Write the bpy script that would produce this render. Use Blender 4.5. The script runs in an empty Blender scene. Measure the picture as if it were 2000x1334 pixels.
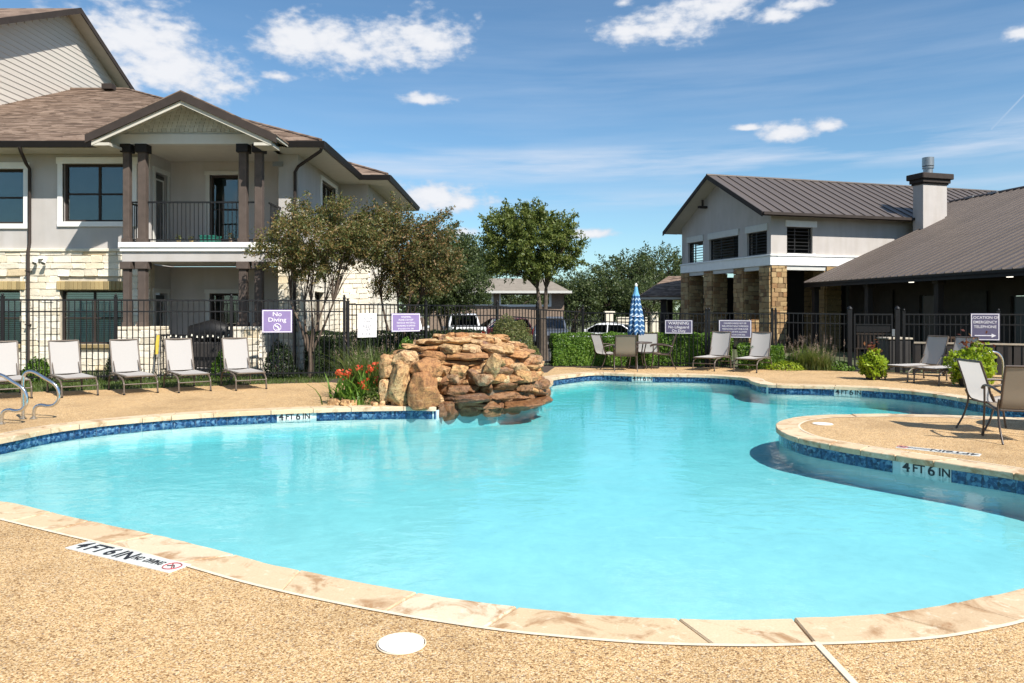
import bpy, math, random
import numpy as np
from mathutils import Vector, Matrix, noise
from mathutils.geometry import tessellate_polygon

R = math.radians
rng = random.Random(7)
nrng = np.random.default_rng(11)
scene = bpy.context.scene
col = scene.collection

# ------------------------------------------------------------------ camera
F, H, HY = 1480.0, 1.6, 605.0          # focal length in photo pixels, eye height, horizon row
cam_d = bpy.data.cameras.new('camera')
cam_d.sensor_width = 36.0
cam_d.lens = 36.0 * F / 2000.0
cam_d.shift_y = -(667.0 - HY) / 2000.0
cam_d.clip_start = 0.05
cam_d.clip_end = 4000
cam = bpy.data.objects.new('camera', cam_d)
cam.location = (0, 0, H)
cam.rotation_euler = (R(90), 0, 0)
col.objects.link(cam)
scene.camera = cam

def G(px, py, z=0.0):
    Y = (H - z) * F / (py - HY)
    return Vector(((px - 1000) * Y / F, Y, z))
def P(px, py, Y):
    return Vector(((px - 1000) * Y / F, Y, H - (py - HY) * Y / F))

# ------------------------------------------------------------------ sun, sky, exposure
SUN_AZ, SUN_EL = R(40), R(46)          # azimuth measured from -Y towards +X
sd = Vector((math.sin(SUN_AZ) * math.cos(SUN_EL), -math.cos(SUN_AZ) * math.cos(SUN_EL), math.sin(SUN_EL)))
sun_d = bpy.data.lights.new('sun', 'SUN')
sun_d.energy = 5.0
sun_d.angle = R(0.53)
sun_d.color = (1.0, 0.94, 0.85)
sun = bpy.data.objects.new('sun', sun_d)
sun.rotation_euler = sd.to_track_quat('Z', 'Y').to_euler()
sun.location = sd * 60
col.objects.link(sun)

world = bpy.data.worlds.new('World')
scene.world = world
world.use_nodes = True
wt = world.node_tree
wt.nodes.clear()
def WN(t, **k):
    n = wt.nodes.new(t)
    for a, b in k.items():
        setattr(n, a, b)
    return n
def wmath(op, a, b=None, c=None, clamp=False):
    n = WN('ShaderNodeMath', operation=op, use_clamp=clamp)
    for i, v in enumerate((a, b, c)):
        if v is None: continue
        if isinstance(v, (int, float)): n.inputs[i].default_value = v
        else: wt.links.new(v, n.inputs[i])
    return n.outputs[0]
sky = WN('ShaderNodeTexSky', sky_type='NISHITA')
sky.sun_disc = False
sky.sun_elevation = SUN_EL
sky.sun_rotation = math.atan2(sd.x, sd.y)
sky.altitude = 200
sky.air_density = 1.0
sky.dust_density = 0.3
sky.ozone_density = 2.4
tc = WN('ShaderNodeTexCoord')
sx = WN('ShaderNodeSeparateXYZ'); wt.links.new(tc.outputs['Generated'], sx.inputs[0])
az = wmath('ARCTAN2', sx.outputs[0], sx.outputs[1])
hyp = wmath('SQRT', wmath('ADD', wmath('MULTIPLY', sx.outputs[0], sx.outputs[0]), wmath('MULTIPLY', sx.outputs[1], sx.outputs[1])))
el = wmath('DIVIDE', sx.outputs[2], wmath('MAXIMUM', hyp, 0.02))
cxy = WN('ShaderNodeCombineXYZ'); wt.links.new(az, cxy.inputs[0]); wt.links.new(el, cxy.inputs[1])
ns = WN('ShaderNodeTexNoise'); ns.inputs['Scale'].default_value = 15; ns.inputs['Detail'].default_value = 9; ns.inputs['Roughness'].default_value = 0.6
nsv = WN('ShaderNodeMapping'); nsv.inputs['Scale'].default_value = (1, 1.6, 1)
wt.links.new(cxy.outputs[0], nsv.inputs[0]); wt.links.new(nsv.outputs[0], ns.inputs['Vector'])
wob = wmath('SUBTRACT', ns.outputs[0], 0.5)
def blob(px, py, wx, wy):
    a = math.atan((px - 1000) / F); e = (HY - py) / F * math.cos(a)
    dx = wmath('DIVIDE', wmath('SUBTRACT', az, a), wx / F)
    dy0 = wmath('DIVIDE', wmath('SUBTRACT', el, e), wy / F)
    # flatter bottoms: stretch distance below the centre
    dy = wmath('MAXIMUM', dy0, wmath('MULTIPLY', dy0, -1.35))
    return wmath('SUBTRACT', 1.0, wmath('SQRT', wmath('ADD', wmath('MULTIPLY', dx, dx), wmath('MULTIPLY', dy, dy))))
BL = [(255,75,150,85),(350,140,140,75),(205,140,95,75),(600,90,112,72),(640,75,75,60),(760,95,135,62),(830,80,112,60),(690,100,105,52),
      (1300,58,135,46),(1390,15,110,52),(1240,60,75,38),(1515,30,45,24),(1560,8,62,22),
      (850,388,110,36),(900,398,75,28),(1530,262,52,24),(1620,244,36,17),(1460,250,28,8),
      (545,150,38,14),(840,195,62,16),(1150,458,75,14),(1990,68,28,16),(905,455,40,12),(1218,5,22,16)]
m = None
for b in BL:
    v = blob(*b)
    m = v if m is None else wmath('MAXIMUM', m, v)
# clouds of the same kind go on round the rest of the sky
n2 = WN('ShaderNodeTexNoise'); n2.inputs['Scale'].default_value = 4.5; n2.inputs['Detail'].default_value = 3
wt.links.new(nsv.outputs[0], n2.inputs['Vector'])
outside = wmath('MULTIPLY', wmath('SUBTRACT', wmath('ABSOLUTE', az), 0.62), 6.0, clamp=True)
above = wmath('MULTIPLY', wmath('SUBTRACT', el, 0.42), 6.0, clamp=True)
far_m = wmath('MULTIPLY', wmath('MULTIPLY', wmath('SUBTRACT', n2.outputs[0], 0.54), 5.0), wmath('MAXIMUM', outside, above))
m = wmath('MAXIMUM', m, wmath('ADD', far_m, wmath('MULTIPLY', wmath('SUBTRACT', wmath('MAXIMUM', outside, above), 1.0), 1.0)))
n3 = WN('ShaderNodeTexNoise'); n3.inputs['Scale'].default_value = 58; n3.inputs['Detail'].default_value = 6; wt.links.new(nsv.outputs[0], n3.inputs['Vector'])
dens = wmath('ADD', wmath('ADD', m, wmath('MULTIPLY', wob, 2.0)), wmath('MULTIPLY', wmath('SUBTRACT', n3.outputs[0], 0.5), 1.3))
mr = WN('ShaderNodeMapRange', interpolation_type='SMOOTHSTEP')
mr.inputs['From Min'].default_value = -0.10; mr.inputs['From Max'].default_value = 0.78
mr.inputs['To Max'].default_value = 0.97
wt.links.new(dens, mr.inputs['Value'])
# thin high cirrus in long streaks
cm = WN('ShaderNodeMapping'); cm.inputs['Scale'].default_value = (1.6, 17, 1); cm.inputs['Rotation'].default_value = (0, 0, R(-.6))
wt.links.new(cxy.outputs[0], cm.inputs[0])
cn = WN('ShaderNodeTexNoise'); cn.inputs['Scale'].default_value = 2.2; cn.inputs['Detail'].default_value = 7; cn.inputs['Roughness'].default_value = 0.55
wt.links.new(cm.outputs[0], cn.inputs['Vector'])
def band(c, w, amp):
    d = wmath('DIVIDE', wmath('SUBTRACT', el, c), w)
    return wmath('MULTIPLY', wmath('POWER', 2.718, wmath('MULTIPLY', wmath('MULTIPLY', d, d), -1.0)), amp)
ci = wmath('MULTIPLY', wmath('SUBTRACT', cn.outputs[0], 0.38), 2.0, clamp=True)
env = wmath('ADD', wmath('ADD', band(0.190, 0.020, 2.3), band(0.142, 0.012, 1.0)), wmath('ADD', band(0.29, 0.06, 0.28), 0.10))
fr = WN('ShaderNodeMapRange'); fr.inputs['From Min'].default_value = -0.34; fr.inputs['From Max'].default_value = 0.02; fr.inputs['To Min'].default_value = 0.25
wt.links.new(az, fr.inputs['Value'])
ci = wmath('MULTIPLY', wmath('MULTIPLY', ci, env), fr.outputs[0])
# a short contrail, low on the right
ca = math.atan(975 / F); ce = (HY - 212) / F * math.cos(ca)
d1 = wmath('ADD', wmath('MULTIPLY', wmath('SUBTRACT', az, ca), 0.74), wmath('MULTIPLY', wmath('SUBTRACT', el, ce), -0.67))
d2 = wmath('ADD', wmath('MULTIPLY', wmath('SUBTRACT', az, ca), 0.67), wmath('MULTIPLY', wmath('SUBTRACT', el, ce), 0.74))
tr = wmath('MULTIPLY', wmath('LESS_THAN', wmath('ABSOLUTE', d1), 0.0009), wmath('LESS_THAN', wmath('ABSOLUTE', d2), 0.028))
ci = wmath('MAXIMUM', wmath('MULTIPLY', ci, 0.8, clamp=True), wmath('MULTIPLY', tr, 0.35))
# low haze towards the horizon is already in the sky; grade it a little bluer
tint = WN('ShaderNodeMix', data_type='RGBA', blend_type='MULTIPLY'); tint.inputs[0].default_value = 1.0
wt.links.new(sky.outputs[0], tint.inputs[6]); tint.inputs[7].default_value = (0.86, 1.10, 1.18, 1)
mx1 = WN('ShaderNodeMix', data_type='RGBA')
wt.links.new(ci, mx1.inputs[0]); wt.links.new(tint.outputs[2], mx1.inputs[6]); mx1.inputs[7].default_value = (5.6, 6.4, 7.6, 1)
mx2 = WN('ShaderNodeMix', data_type='RGBA')
sh = WN('ShaderNodeMapRange'); sh.inputs['From Min'].default_value = 0.1; sh.inputs['From Max'].default_value = 0.95
wt.links.new(dens, sh.inputs['Value'])
cc = WN('ShaderNodeMix', data_type='RGBA'); wt.links.new(sh.outputs[0], cc.inputs[0])
cc.inputs[6].default_value = (5.6, 6.1, 7.0, 1); cc.inputs[7].default_value = (7.5, 7.6, 7.9, 1)
wt.links.new(mr.outputs[0], mx2.inputs[0]); wt.links.new(mx1.outputs[2], mx2.inputs[6]); wt.links.new(cc.outputs[2], mx2.inputs[7])
bg = WN('ShaderNodeBackground'); bg.inputs[1].default_value = 0.076
wt.links.new(mx2.outputs[2], bg.inputs[0])
wo = WN('ShaderNodeOutputWorld'); wt.links.new(bg.outputs[0], wo.inputs[0])

vs = scene.view_settings
vs.view_transform = 'Standard'; vs.look = 'None'; vs.exposure = 0.66; vs.gamma = 1.0
vs.use_curve_mapping = False
scene.render.engine = 'CYCLES'
cy = scene.cycles
cy.max_bounces = 7; cy.diffuse_bounces = 3; cy.glossy_bounces = 3; cy.transmission_bounces = 4; cy.transparent_max_bounces = 12
cy.use_denoising = True
cy.caustics_reflective = False; cy.caustics_refractive = False
cy.sample_clamp_indirect = 6

# ------------------------------------------------------------------ materials
class NT:
    def __init__(s, name):
        s.m = bpy.data.materials.new(name); s.m.use_nodes = True
        s.t = s.m.node_tree; s.t.nodes.clear()
        s.out = s.n('ShaderNodeOutputMaterial')
    def n(s, t, **k):
        x = s.t.nodes.new(t)
        for a, b in k.items(): setattr(x, a, b)
        return x
    def l(s, a, b): s.t.links.new(a, b)
    def val(s, inp, v):
        if hasattr(v, 'links') or isinstance(v, bpy.types.NodeSocket): s.l(v, inp)
        elif isinstance(v, (tuple, list)) and len(v) == 3 and inp.type == 'RGBA': inp.default_value = (*v, 1)
        else: inp.default_value = v
    def coord(s, kind='Object', scale=None):
        if kind == 'World':
            o = s.n('ShaderNodeNewGeometry').outputs['Position']
        else:
            o = s.n('ShaderNodeTexCoord').outputs[kind]
        if scale is not None:
            mp = s.n('ShaderNodeMapping'); s.l(o, mp.inputs[0])
            mp.inputs['Scale'].default_value = scale if isinstance(scale, tuple) else (scale,) * 3
            o = mp.outputs[0]
        return o
    def noise(s, vec, scale, detail=4, rough=0.55, dist=0):
        x = s.n('ShaderNodeTexNoise'); s.l(vec, x.inputs['Vector'])
        x.inputs['Scale'].default_value = scale; x.inputs['Detail'].default_value = detail
        x.inputs['Roughness'].default_value = rough; x.inputs['Distortion'].default_value = dist
        return x.outputs[0]
    def vor(s, vec, scale, feature='F1', out='Distance', rand=1.0):
        x = s.n('ShaderNodeTexVoronoi', feature=feature); s.l(vec, x.inputs['Vector'])
        x.inputs['Scale'].default_value = scale; x.inputs['Randomness'].default_value = rand
        return x.outputs[out]
    def ramp(s, fac, stops, interp='LINEAR'):
        x = s.n('ShaderNodeValToRGB'); x.color_ramp.interpolation = interp
        e = x.color_ramp.elements
        while len(e) < len(stops): e.new(0.5)
        for i, (p, c) in enumerate(stops):
            e[i].position = p; e[i].color = (*c, 1) if len(c) == 3 else c
        s.l(fac, x.inputs[0]); return x.outputs[0]
    def mix(s, f, a, b, blend='MIX'):
        x = s.n('ShaderNodeMix', data_type='RGBA', blend_type=blend)
        s.val(x.inputs[0], f); s.val(x.inputs[6], a); s.val(x.inputs[7], b); return x.outputs[2]
    def math(s, op, a, b=0.0, clamp=False):
        x = s.n('ShaderNodeMath', operation=op, use_clamp=clamp)
        s.val(x.inputs[0], a); s.val(x.inputs[1], b); return x.outputs[0]
    def bump(s, h, strength=0.3, dist=0.01, normal=None):
        x = s.n('ShaderNodeBump'); s.l(h, x.inputs['Height'])
        x.inputs['Strength'].default_value = strength; x.inputs['Distance'].default_value = dist
        if normal is not None: s.l(normal, x.inputs['Normal'])
        return x.outputs[0]
    def rnd(s): return s.n('ShaderNodeObjectInfo').outputs['Random']
    def bsdf(s, color, rough=0.7, metal=0.0, normal=None, spec=0.5, coat=0.0, emit=None):
        b = s.n('ShaderNodeBsdfPrincipled')
        s.val(b.inputs['Base Color'], color); s.val(b.inputs['Roughness'], rough)
        b.inputs['Metallic'].default_value = metal
        b.inputs['Specular IOR Level'].default_value = spec
        b.inputs['Coat Weight'].default_value = coat
        if normal is not None: s.l(normal, b.inputs['Normal'])
        if emit: b.inputs['Emission Color'].default_value = (*emit[0], 1); b.inputs['Emission Strength'].default_value = emit[1]
        s.l(b.outputs[0], s.out.inputs[0]); return b

MATS = {}
def simple(name, c, rough=0.6, metal=0.0, var=0.12, scale=4.0, bump=0.0, bscale=60, rnd=0.0, spec=0.5, coat=0.0):
    t = NT(name)
    v = t.coord('Object')
    n = t.noise(v, scale, 5, 0.6)
    dark = tuple(x * (1 - var) for x in c); lite = tuple(min(1, x * (1 + var)) for x in c)
    cc = t.ramp(n, [(0.3, dark), (0.7, lite)])
    if rnd:
        k = t.math('ADD', t.math('MULTIPLY', t.rnd(), 2 * rnd), 1 - rnd)
        hsv = t.n('ShaderNodeHueSaturation'); t.l(cc, hsv.inputs['Color']); t.l(k, hsv.inputs['Value']); cc = hsv.outputs[0]
    nm = None
    if bump:
        nm = t.bump(t.noise(v, bscale, 4, 0.6), bump, 0.01)
    t.bsdf(cc, rough, metal, nm, spec, coat)
    MATS[name] = t.m
    return t.m

simple('stucco_grey', (0.45, 0.428, 0.412), 0.9, var=0.05, scale=1.5, bump=0.35, bscale=90)
simple('stucco_club', (0.45, 0.42, 0.40), 0.9, var=0.05, scale=1.5, bump=0.35, bscale=90)
simple('soffit_cream', (0.50, 0.475, 0.41), 0.8, var=0.05)
simple('trim_white', (0.78, 0.78, 0.76), 0.55, var=0.05, scale=3)
simple('trim_sage', (0.52, 0.52, 0.49), 0.6, var=0.05)
simple('siding_beige', (0.52, 0.48, 0.43), 0.65, var=0.06, scale=2, rnd=0.04, bump=0.1, bscale=30)
simple('shingle_sage', (0.44, 0.445, 0.405), 0.8, var=0.08, rnd=0.14)
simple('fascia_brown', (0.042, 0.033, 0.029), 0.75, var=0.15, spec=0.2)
simple('gutter_brown', (0.014, 0.012, 0.012), 0.6, var=0.1, spec=0.25)
simple('post_brown', (0.088, 0.068, 0.058), 0.8, var=0.18, scale=5, bump=0.15, spec=0.25)
simple('mortar_cream', (0.50, 0.45, 0.36), 0.95, var=0.15, scale=8, bump=0.5, bscale=80)
simple('mortar_brown', (0.16, 0.12, 0.085), 0.95, var=0.15, scale=8, bump=0.5)
simple('brick_tan', (0.34, 0.255, 0.12), 0.9, var=0.2, scale=14, rnd=0.25, bump=0.4)
simple('brick_red', (0.25, 0.185, 0.14), 0.9, var=0.25, scale=9, rnd=0.2, bump=0.4)
simple('iron_black', (0.010, 0.010, 0.011), 0.5, var=0.2, scale=12, spec=0.3)
simple('frame_brown', (0.060, 0.040, 0.030), 0.35, var=0.15, scale=9)
simple('frame_beige', (0.42, 0.37, 0.29), 0.45, var=0.15, scale=9)
simple('dark_interior', (0.030, 0.026, 0.022), 0.8, var=0.3)
simple('door_dark', (0.020, 0.022, 0.020), 0.4, var=0.2)
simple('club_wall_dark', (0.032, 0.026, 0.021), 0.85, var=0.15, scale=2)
simple('metal_roof', (0.120, 0.098, 0.086), 0.42, metal=0.25, var=0.07, scale=1.2, rnd=0.07)
simple('steel', (0.62, 0.64, 0.66), 0.16, metal=1.0, var=0.05)
simple('galv', (0.30, 0.31, 0.32), 0.4, metal=0.8, var=0.1)
simple('plastic_white', (0.80, 0.79, 0.76), 0.45, var=0.03)
simple('sign_purple', (0.235, 0.175, 0.36), 0.5, var=0.06, scale=5)
simple('sign_navy', (0.105, 0.095, 0.165), 0.5, var=0.08, scale=5)
simple('sign_white', (0.80, 0.79, 0.78), 0.5, var=0.03)
simple('letter_white', (0.75, 0.73, 0.78), 0.5, var=0.02)
simple('letter_grey', (0.20, 0.20, 0.24), 0.5, var=0.02)
simple('letter_black', (0.015, 0.016, 0.02), 0.5, var=0.1)
simple('letter_red', (0.35, 0.05, 0.06), 0.5, var=0.1)
simple('marker_tile', (0.62, 0.64, 0.62), 0.25, var=0.06, scale=9)
simple('grout_line', (0.66, 0.56, 0.42), 0.9, var=0.12, scale=10)
simple('joint_brown', (0.24, 0.165, 0.10), 0.95, var=0.3, scale=12)
simple('asphalt', (0.07, 0.068, 0.065), 0.95, var=0.2, scale=0.6, bump=0.3)
simple('car_white', (0.72, 0.73, 0.74), 0.25, var=0.02, coat=0.6)
simple('car_red', (0.055, 0.006, 0.010), 0.25, var=0.05, coat=0.6)
simple('car_grey', (0.16, 0.175, 0.20), 0.25, metal=0.5, var=0.03, coat=0.6)
simple('tyre', (0.02, 0.02, 0.02), 0.85)
simple('lamp_glass', (0.6, 0.58, 0.5), 0.2)
simple('tail_red', (0.30, 0.015, 0.012), 0.3)
simple('bark_myrtle', (0.10, 0.072, 0.052), 0.85, var=0.35, scale=9, bump=0.5, bscale=18)
simple('bark_dark', (0.085, 0.065, 0.05), 0.95, var=0.35, scale=6, bump=0.9, bscale=14)
simple('mulch', (0.055, 0.038, 0.027), 1.0, var=0.6, scale=30, bump=1.0, bscale=45)
simple('petal_red', (0.62, 0.075, 0.03), 0.5, var=0.3, scale=20)
simple('planter_dark', (0.028, 0.025, 0.024), 0.6)
simple('plastic_green', (0.015, 0.14, 0.10), 0.5)
simple('plastic_yellow', (0.62, 0.45, 0.06), 0.5)
simple('roof_far', (0.20, 0.175, 0.145), 0.95, var=0.15, scale=3, bump=0.4, bscale=20)
simple('blind_white', (0.66, 0.80, 0.77), 0.6, var=0.03)

for nm_ in ('stucco_grey', 'stucco_club'):
    m_ = MATS[nm_]; nt_ = m_.node_tree; b_ = [n for n in nt_.nodes if n.type == 'BSDF_PRINCIPLED'][0]
    src = b_.inputs['Base Color'].links[0].from_socket
    g_ = nt_.nodes.new('ShaderNodeNewGeometry'); mp_ = nt_.nodes.new('ShaderNodeMapping'); mp_.inputs['Scale'].default_value = (2.2, 2.2, .35); nt_.links.new(g_.outputs['Position'], mp_.inputs[0])
    n_ = nt_.nodes.new('ShaderNodeTexNoise'); n_.inputs['Scale'].default_value = 1.6; n_.inputs['Detail'].default_value = 7; nt_.links.new(mp_.outputs[0], n_.inputs['Vector'])
    r_ = nt_.nodes.new('ShaderNodeValToRGB'); r_.color_ramp.elements[0].position = .34; r_.color_ramp.elements[0].color = (.93, .92, .90, 1); r_.color_ramp.elements[1].position = .6; r_.color_ramp.elements[1].color = (1, 1, 1, 1); nt_.links.new(n_.outputs[0], r_.inputs[0])
    x_ = nt_.nodes.new('ShaderNodeMix'); x_.data_type = 'RGBA'; x_.blend_type = 'MULTIPLY'; x_.inputs[0].default_value = 1; nt_.links.new(src, x_.inputs[6]); nt_.links.new(r_.outputs[0], x_.inputs[7]); nt_.links.new(x_.outputs[2], b_.inputs['Base Color'])

# glass that reflects the sky, with a dark room behind
def glassmat(name, tint, ior=1.5, rough=0.02):
    t = NT(name)
    nv = t.noise(t.coord('Object'), 1.3, 2)
    nm = t.bump(nv, 0.04, 0.05)
    fr = t.n('ShaderNodeFresnel'); fr.inputs[0].default_value = ior; t.l(nm, fr.inputs['Normal'])
    tr = t.n('ShaderNodeBsdfTransparent'); t.val(tr.inputs[0], tint)
    gl = t.n('ShaderNodeBsdfGlossy'); gl.inputs['Roughness'].default_value = rough; t.l(nm, gl.inputs['Normal'])
    mx = t.n('ShaderNodeMixShader'); t.l(t.math('MULTIPLY', fr.outputs[0], 2.2, True), mx.inputs[0]); t.l(tr.outputs[0], mx.inputs[1]); t.l(gl.outputs[0], mx.inputs[2])
    t.l(mx.outputs[0], t.out.inputs[0]); MATS[name] = t.m
glassmat('window_glass', (0.80, 0.90, 0.90))
glassmat('car_glass', (0.10, 0.12, 0.14))

def ashlar(name, stops, bump=0.7, sc=7, rough=0.9, stain=0.25, dstain=(0.3,0.25,0.18)):
    t = NT(name)
    v = t.coord('World')
    base = t.ramp(t.rnd(), stops)
    n1 = t.noise(v, sc, 6, 0.62); n2 = t.noise(v, sc * 5, 5, 0.6)
    c = t.mix(t.math('MULTIPLY', n1, stain * 2), base, dstain, 'MULTIPLY')
    c = t.mix(0.5, c, t.ramp(n2, [(0.3, (0.7, 0.68, 0.64)), (0.65, (1.12, 1.1, 1.08))]), 'MULTIPLY')
    h = t.math('ADD', t.math('MULTIPLY', n1, 1.2), t.math('MULTIPLY', n2, 0.5))
    t.bsdf(c, rough, 0, t.bump(h, bump, 0.02)); MATS[name] = t.m
ashlar('limestone', [(0, (0.70, 0.63, 0.50)), (0.3, (0.76, 0.71, 0.60)), (0.7, (0.81, 0.77, 0.68)), (0.96, (0.74, 0.66, 0.50)), (1, (0.64, 0.50, 0.31))], stain=0.08, dstain=(0.6, 0.5, 0.35))
ashlar('brown_stone', [(0, (0.20, 0.12, 0.06)), (0.3, (0.40, 0.27, 0.13)), (0.6, (0.52, 0.38, 0.20)), (0.85, (0.30, 0.16, 0.07)), (1, (0.46, 0.31, 0.15))], sc=6)

# waterfall rock, dry and wet
def rockmat(name, stops, rough, k):
    t = NT(name)
    v = t.coord('World')
    off = t.n('ShaderNodeVectorMath', operation='ADD'); t.l(v, off.inputs[0])
    cmb = t.n('ShaderNodeCombineXYZ'); t.l(t.math('MULTIPLY', t.rnd(), 37.0), cmb.inputs[0]); t.l(cmb.outputs[0], off.inputs[1])
    v = off.outputs[0]
    n1 = t.noise(v, 4.5, 9, 0.7, 0.7); n2 = t.noise(v, 15, 8, 0.72, 0.4); n3 = t.noise(v, 55, 6, 0.7)
    strat = t.noise(t.coord('World', (1.2, 1.2, 14)), 2.0, 4, 0.6, 0.4)
    base = t.ramp(t.rnd(), stops)
    c = t.mix(t.ramp(n1, [(0.46, (0, 0, 0)), (0.66, (.7, .7, .7))]), base, (0.46 * k, 0.23 * k, 0.085 * k))
    c = t.mix(t.ramp(n2, [(0.46, (0, 0, 0)), (0.60, (0.85, 0.85, 0.85))]), c, (0.17 * k, 0.075 * k, 0.035 * k))
    c = t.mix(t.ramp(strat, [(0.58, (0, 0, 0)), (0.70, (0.45, 0.45, 0.45))]), c, (0.62 * k, 0.44 * k, 0.25 * k))
    c = t.mix(0.45, c, t.ramp(n3, [(0.36, (0.42, 0.38, 0.35)), (0.6, (1.15, 1.13, 1.1))]), 'MULTIPLY')
    h = t.math('ADD', t.math('ADD', n1, t.math('MULTIPLY', n2, 0.7)), t.math('MULTIPLY', n3, 0.25))
    t.bsdf(c, rough, 0, t.bump(h, 1.0, 0.035), 0.35); MATS[name] = t.m
rockmat('rock_dry', [(0, (0.56, 0.31, 0.12)), (0.15, (0.27, 0.135, 0.07)), (0.35, (0.60, 0.38, 0.17)), (0.5, (0.36, 0.17, 0.07)), (0.65, (0.52, 0.29, 0.13)), (0.78, (0.21, 0.125, 0.095)), (0.9, (0.66, 0.48, 0.27)), (1, (0.46, 0.27, 0.13))], 0.85, 1.1)
rockmat('rock_wet', [(0, (0.20, 0.09, 0.04)), (0.5, (0.30, 0.15, 0.07)), (1, (0.15, 0.085, 0.055))], 0.4, 0.60)
rockmat('rock_pale', [(0, (0.58, 0.38, 0.18)), (0.5, (0.64, 0.47, 0.27)), (1, (0.54, 0.32, 0.145))], 0.85, 1.05)

# exposed pebble deck
t = NT('pebble_deck')
v = t.coord('World')
wv = t.n('ShaderNodeVectorMath', operation='ADD'); t.l(v, wv.inputs[0])
dn = t.n('ShaderNodeTexNoise'); t.l(v, dn.inputs['Vector']); dn.inputs['Scale'].default_value = 60
dsc = t.n('ShaderNodeVectorMath', operation='SCALE'); t.l(dn.outputs[1], dsc.inputs[0]); dsc.inputs['Scale'].default_value = 0.008; t.l(dsc.outputs[0], wv.inputs[1])
vo = t.n('ShaderNodeTexVoronoi'); t.l(wv.outputs[0], vo.inputs['Vector']); vo.inputs['Scale'].default_value = 122
pc = t.ramp(t.n('ShaderNodeSeparateColor').outputs[0], [(0, (0.16, 0.085, 0.035)), (0.10, (0.34, 0.20, 0.085)), (0.3, (0.53, 0.345, 0.165)), (0.6, (0.64, 0.44, 0.225)), (0.85, (0.70, 0.525, 0.30)), (0.95, (0.66, 0.53, 0.37)), (1.0, (0.22, 0.15, 0.11))])
sepn = [n for n in t.t.nodes if n.type == 'SEPARATE_COLOR'][0]; t.l(vo.outputs['Color'], sepn.inputs[0])
gap = t.ramp(vo.outputs['Distance'], [(0.45, (1, 1, 1)), (0.75, (0.62, 0.57, 0.52))])
c = t.mix(1.0, pc, gap, 'MULTIPLY')
big = t.noise(v, 0.8, 5, 0.6); mid = t.noise(v, 6, 4, 0.6)
c = t.mix(1.0, c, t.ramp(big, [(0.32, (0.80, 0.785, 0.76)), (0.5, (1, 1, 1)), (0.7, (1.08, 1.07, 1.05))]), 'MULTIPLY')
c = t.mix(0.7, c, t.ramp(mid, [(0.3, (0.84, 0.83, 0.8)), (0.7, (1.1, 1.1, 1.1))]), 'MULTIPLY')
hh = t.math('SUBTRACT', 1.0, vo.outputs['Distance'])
t.bsdf(c, 0.75, 0, t.bump(hh, 0.55, 0.006), 0.35)
MATS['pebble_deck'] = t.m

# flagstone coping
t = NT('coping_stone')
v = t.coord('World')
base = t.ramp(t.rnd(), [(0, (0.54, 0.40, 0.245)), (0.3, (0.60, 0.48, 0.325)), (0.6, (0.56, 0.42, 0.27)), (0.85, (0.64, 0.54, 0.40)), (1, (0.48, 0.34, 0.20))])
n1 = t.noise(v, 3.0, 8, 0.68, 1.2); n2 = t.noise(v, 13, 6, 0.65, 0.5); n3 = t.noise(v, 90, 3, 0.5)
c = t.mix(t.ramp(n1, [(0.51, (0, 0, 0)), (0.64, (0.95, 0.95, 0.95))]), base, (0.34, 0.20, 0.10))
c = t.mix(t.ramp(n2, [(0.60, (0, 0, 0)), (0.72, (0.6, 0.6, 0.6))]), c, (0.40, 0.26, 0.16))
c = t.mix(t.ramp(n2, [(0.28, (0.6, 0.6, 0.6)), (0.42, (0, 0, 0))]), c, (0.78, 0.70, 0.56))
c = t.mix(0.4, c, t.ramp(n3, [(0.3, (0.75, 0.74, 0.72)), (0.7, (1.1, 1.1, 1.1))]), 'MULTIPLY')
t.bsdf(c, 0.8, 0, t.bump(t.math('ADD', n1, t.math('MULTIPLY', n2, 0.6)), 0.35, 0.012), 0.35)
MATS['coping_stone'] = t.m

# glazed waterline tile in mottled blues
t = NT('pool_tile')
v = t.coord('World')
c = t.vor(v, 30, out='Color'); s_ = t.n('ShaderNodeSeparateColor'); t.l(c, s_.inputs[0])
sw = t.noise(v, 9, 4, 0.6, 1.5)
k = t.math('ADD', t.math('MULTIPLY', s_.outputs[0], 0.45), t.math('MULTIPLY', sw, 0.75))
c = t.ramp(k, [(0.3, (0.003, 0.008, 0.035)), (0.48, (0.010, 0.03, 0.095)), (0.64, (0.022, 0.075, 0.19)), (0.82, (0.11, 0.22, 0.34))])
t.bsdf(c, 0.12, 0, t.bump(t.vor(v, 30, 'DISTANCE_TO_EDGE'), 0.2, 0.002)); MATS['pool_tile'] = t.m

# plaster shell
t = NT('pool_plaster')
v = t.coord('World')
c = t.ramp(t.noise(v, 1.1, 6, 0.6), [(0.3, (0.44, 0.54, 0.56)), (0.7, (0.51, 0.615, 0.635))])
c = t.mix(0.5, c, t.ramp(t.noise(v, 7, 5, 0.65, 0.8), [(0.35, (0.9, 0.92, 0.93)), (0.65, (1.06, 1.05, 1.05))]), 'MULTIPLY')
c = t.mix(0.5, c, t.ramp(t.noise(v, 2.6, 6, 0.7, 1.5), [(0.38, (0.86, 0.90, 0.92)), (0.62, (1.05, 1.03, 1.03))]), 'MULTIPLY')
t.bsdf(c, 0.8, 0); MATS['pool_plaster'] = t.m

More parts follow.
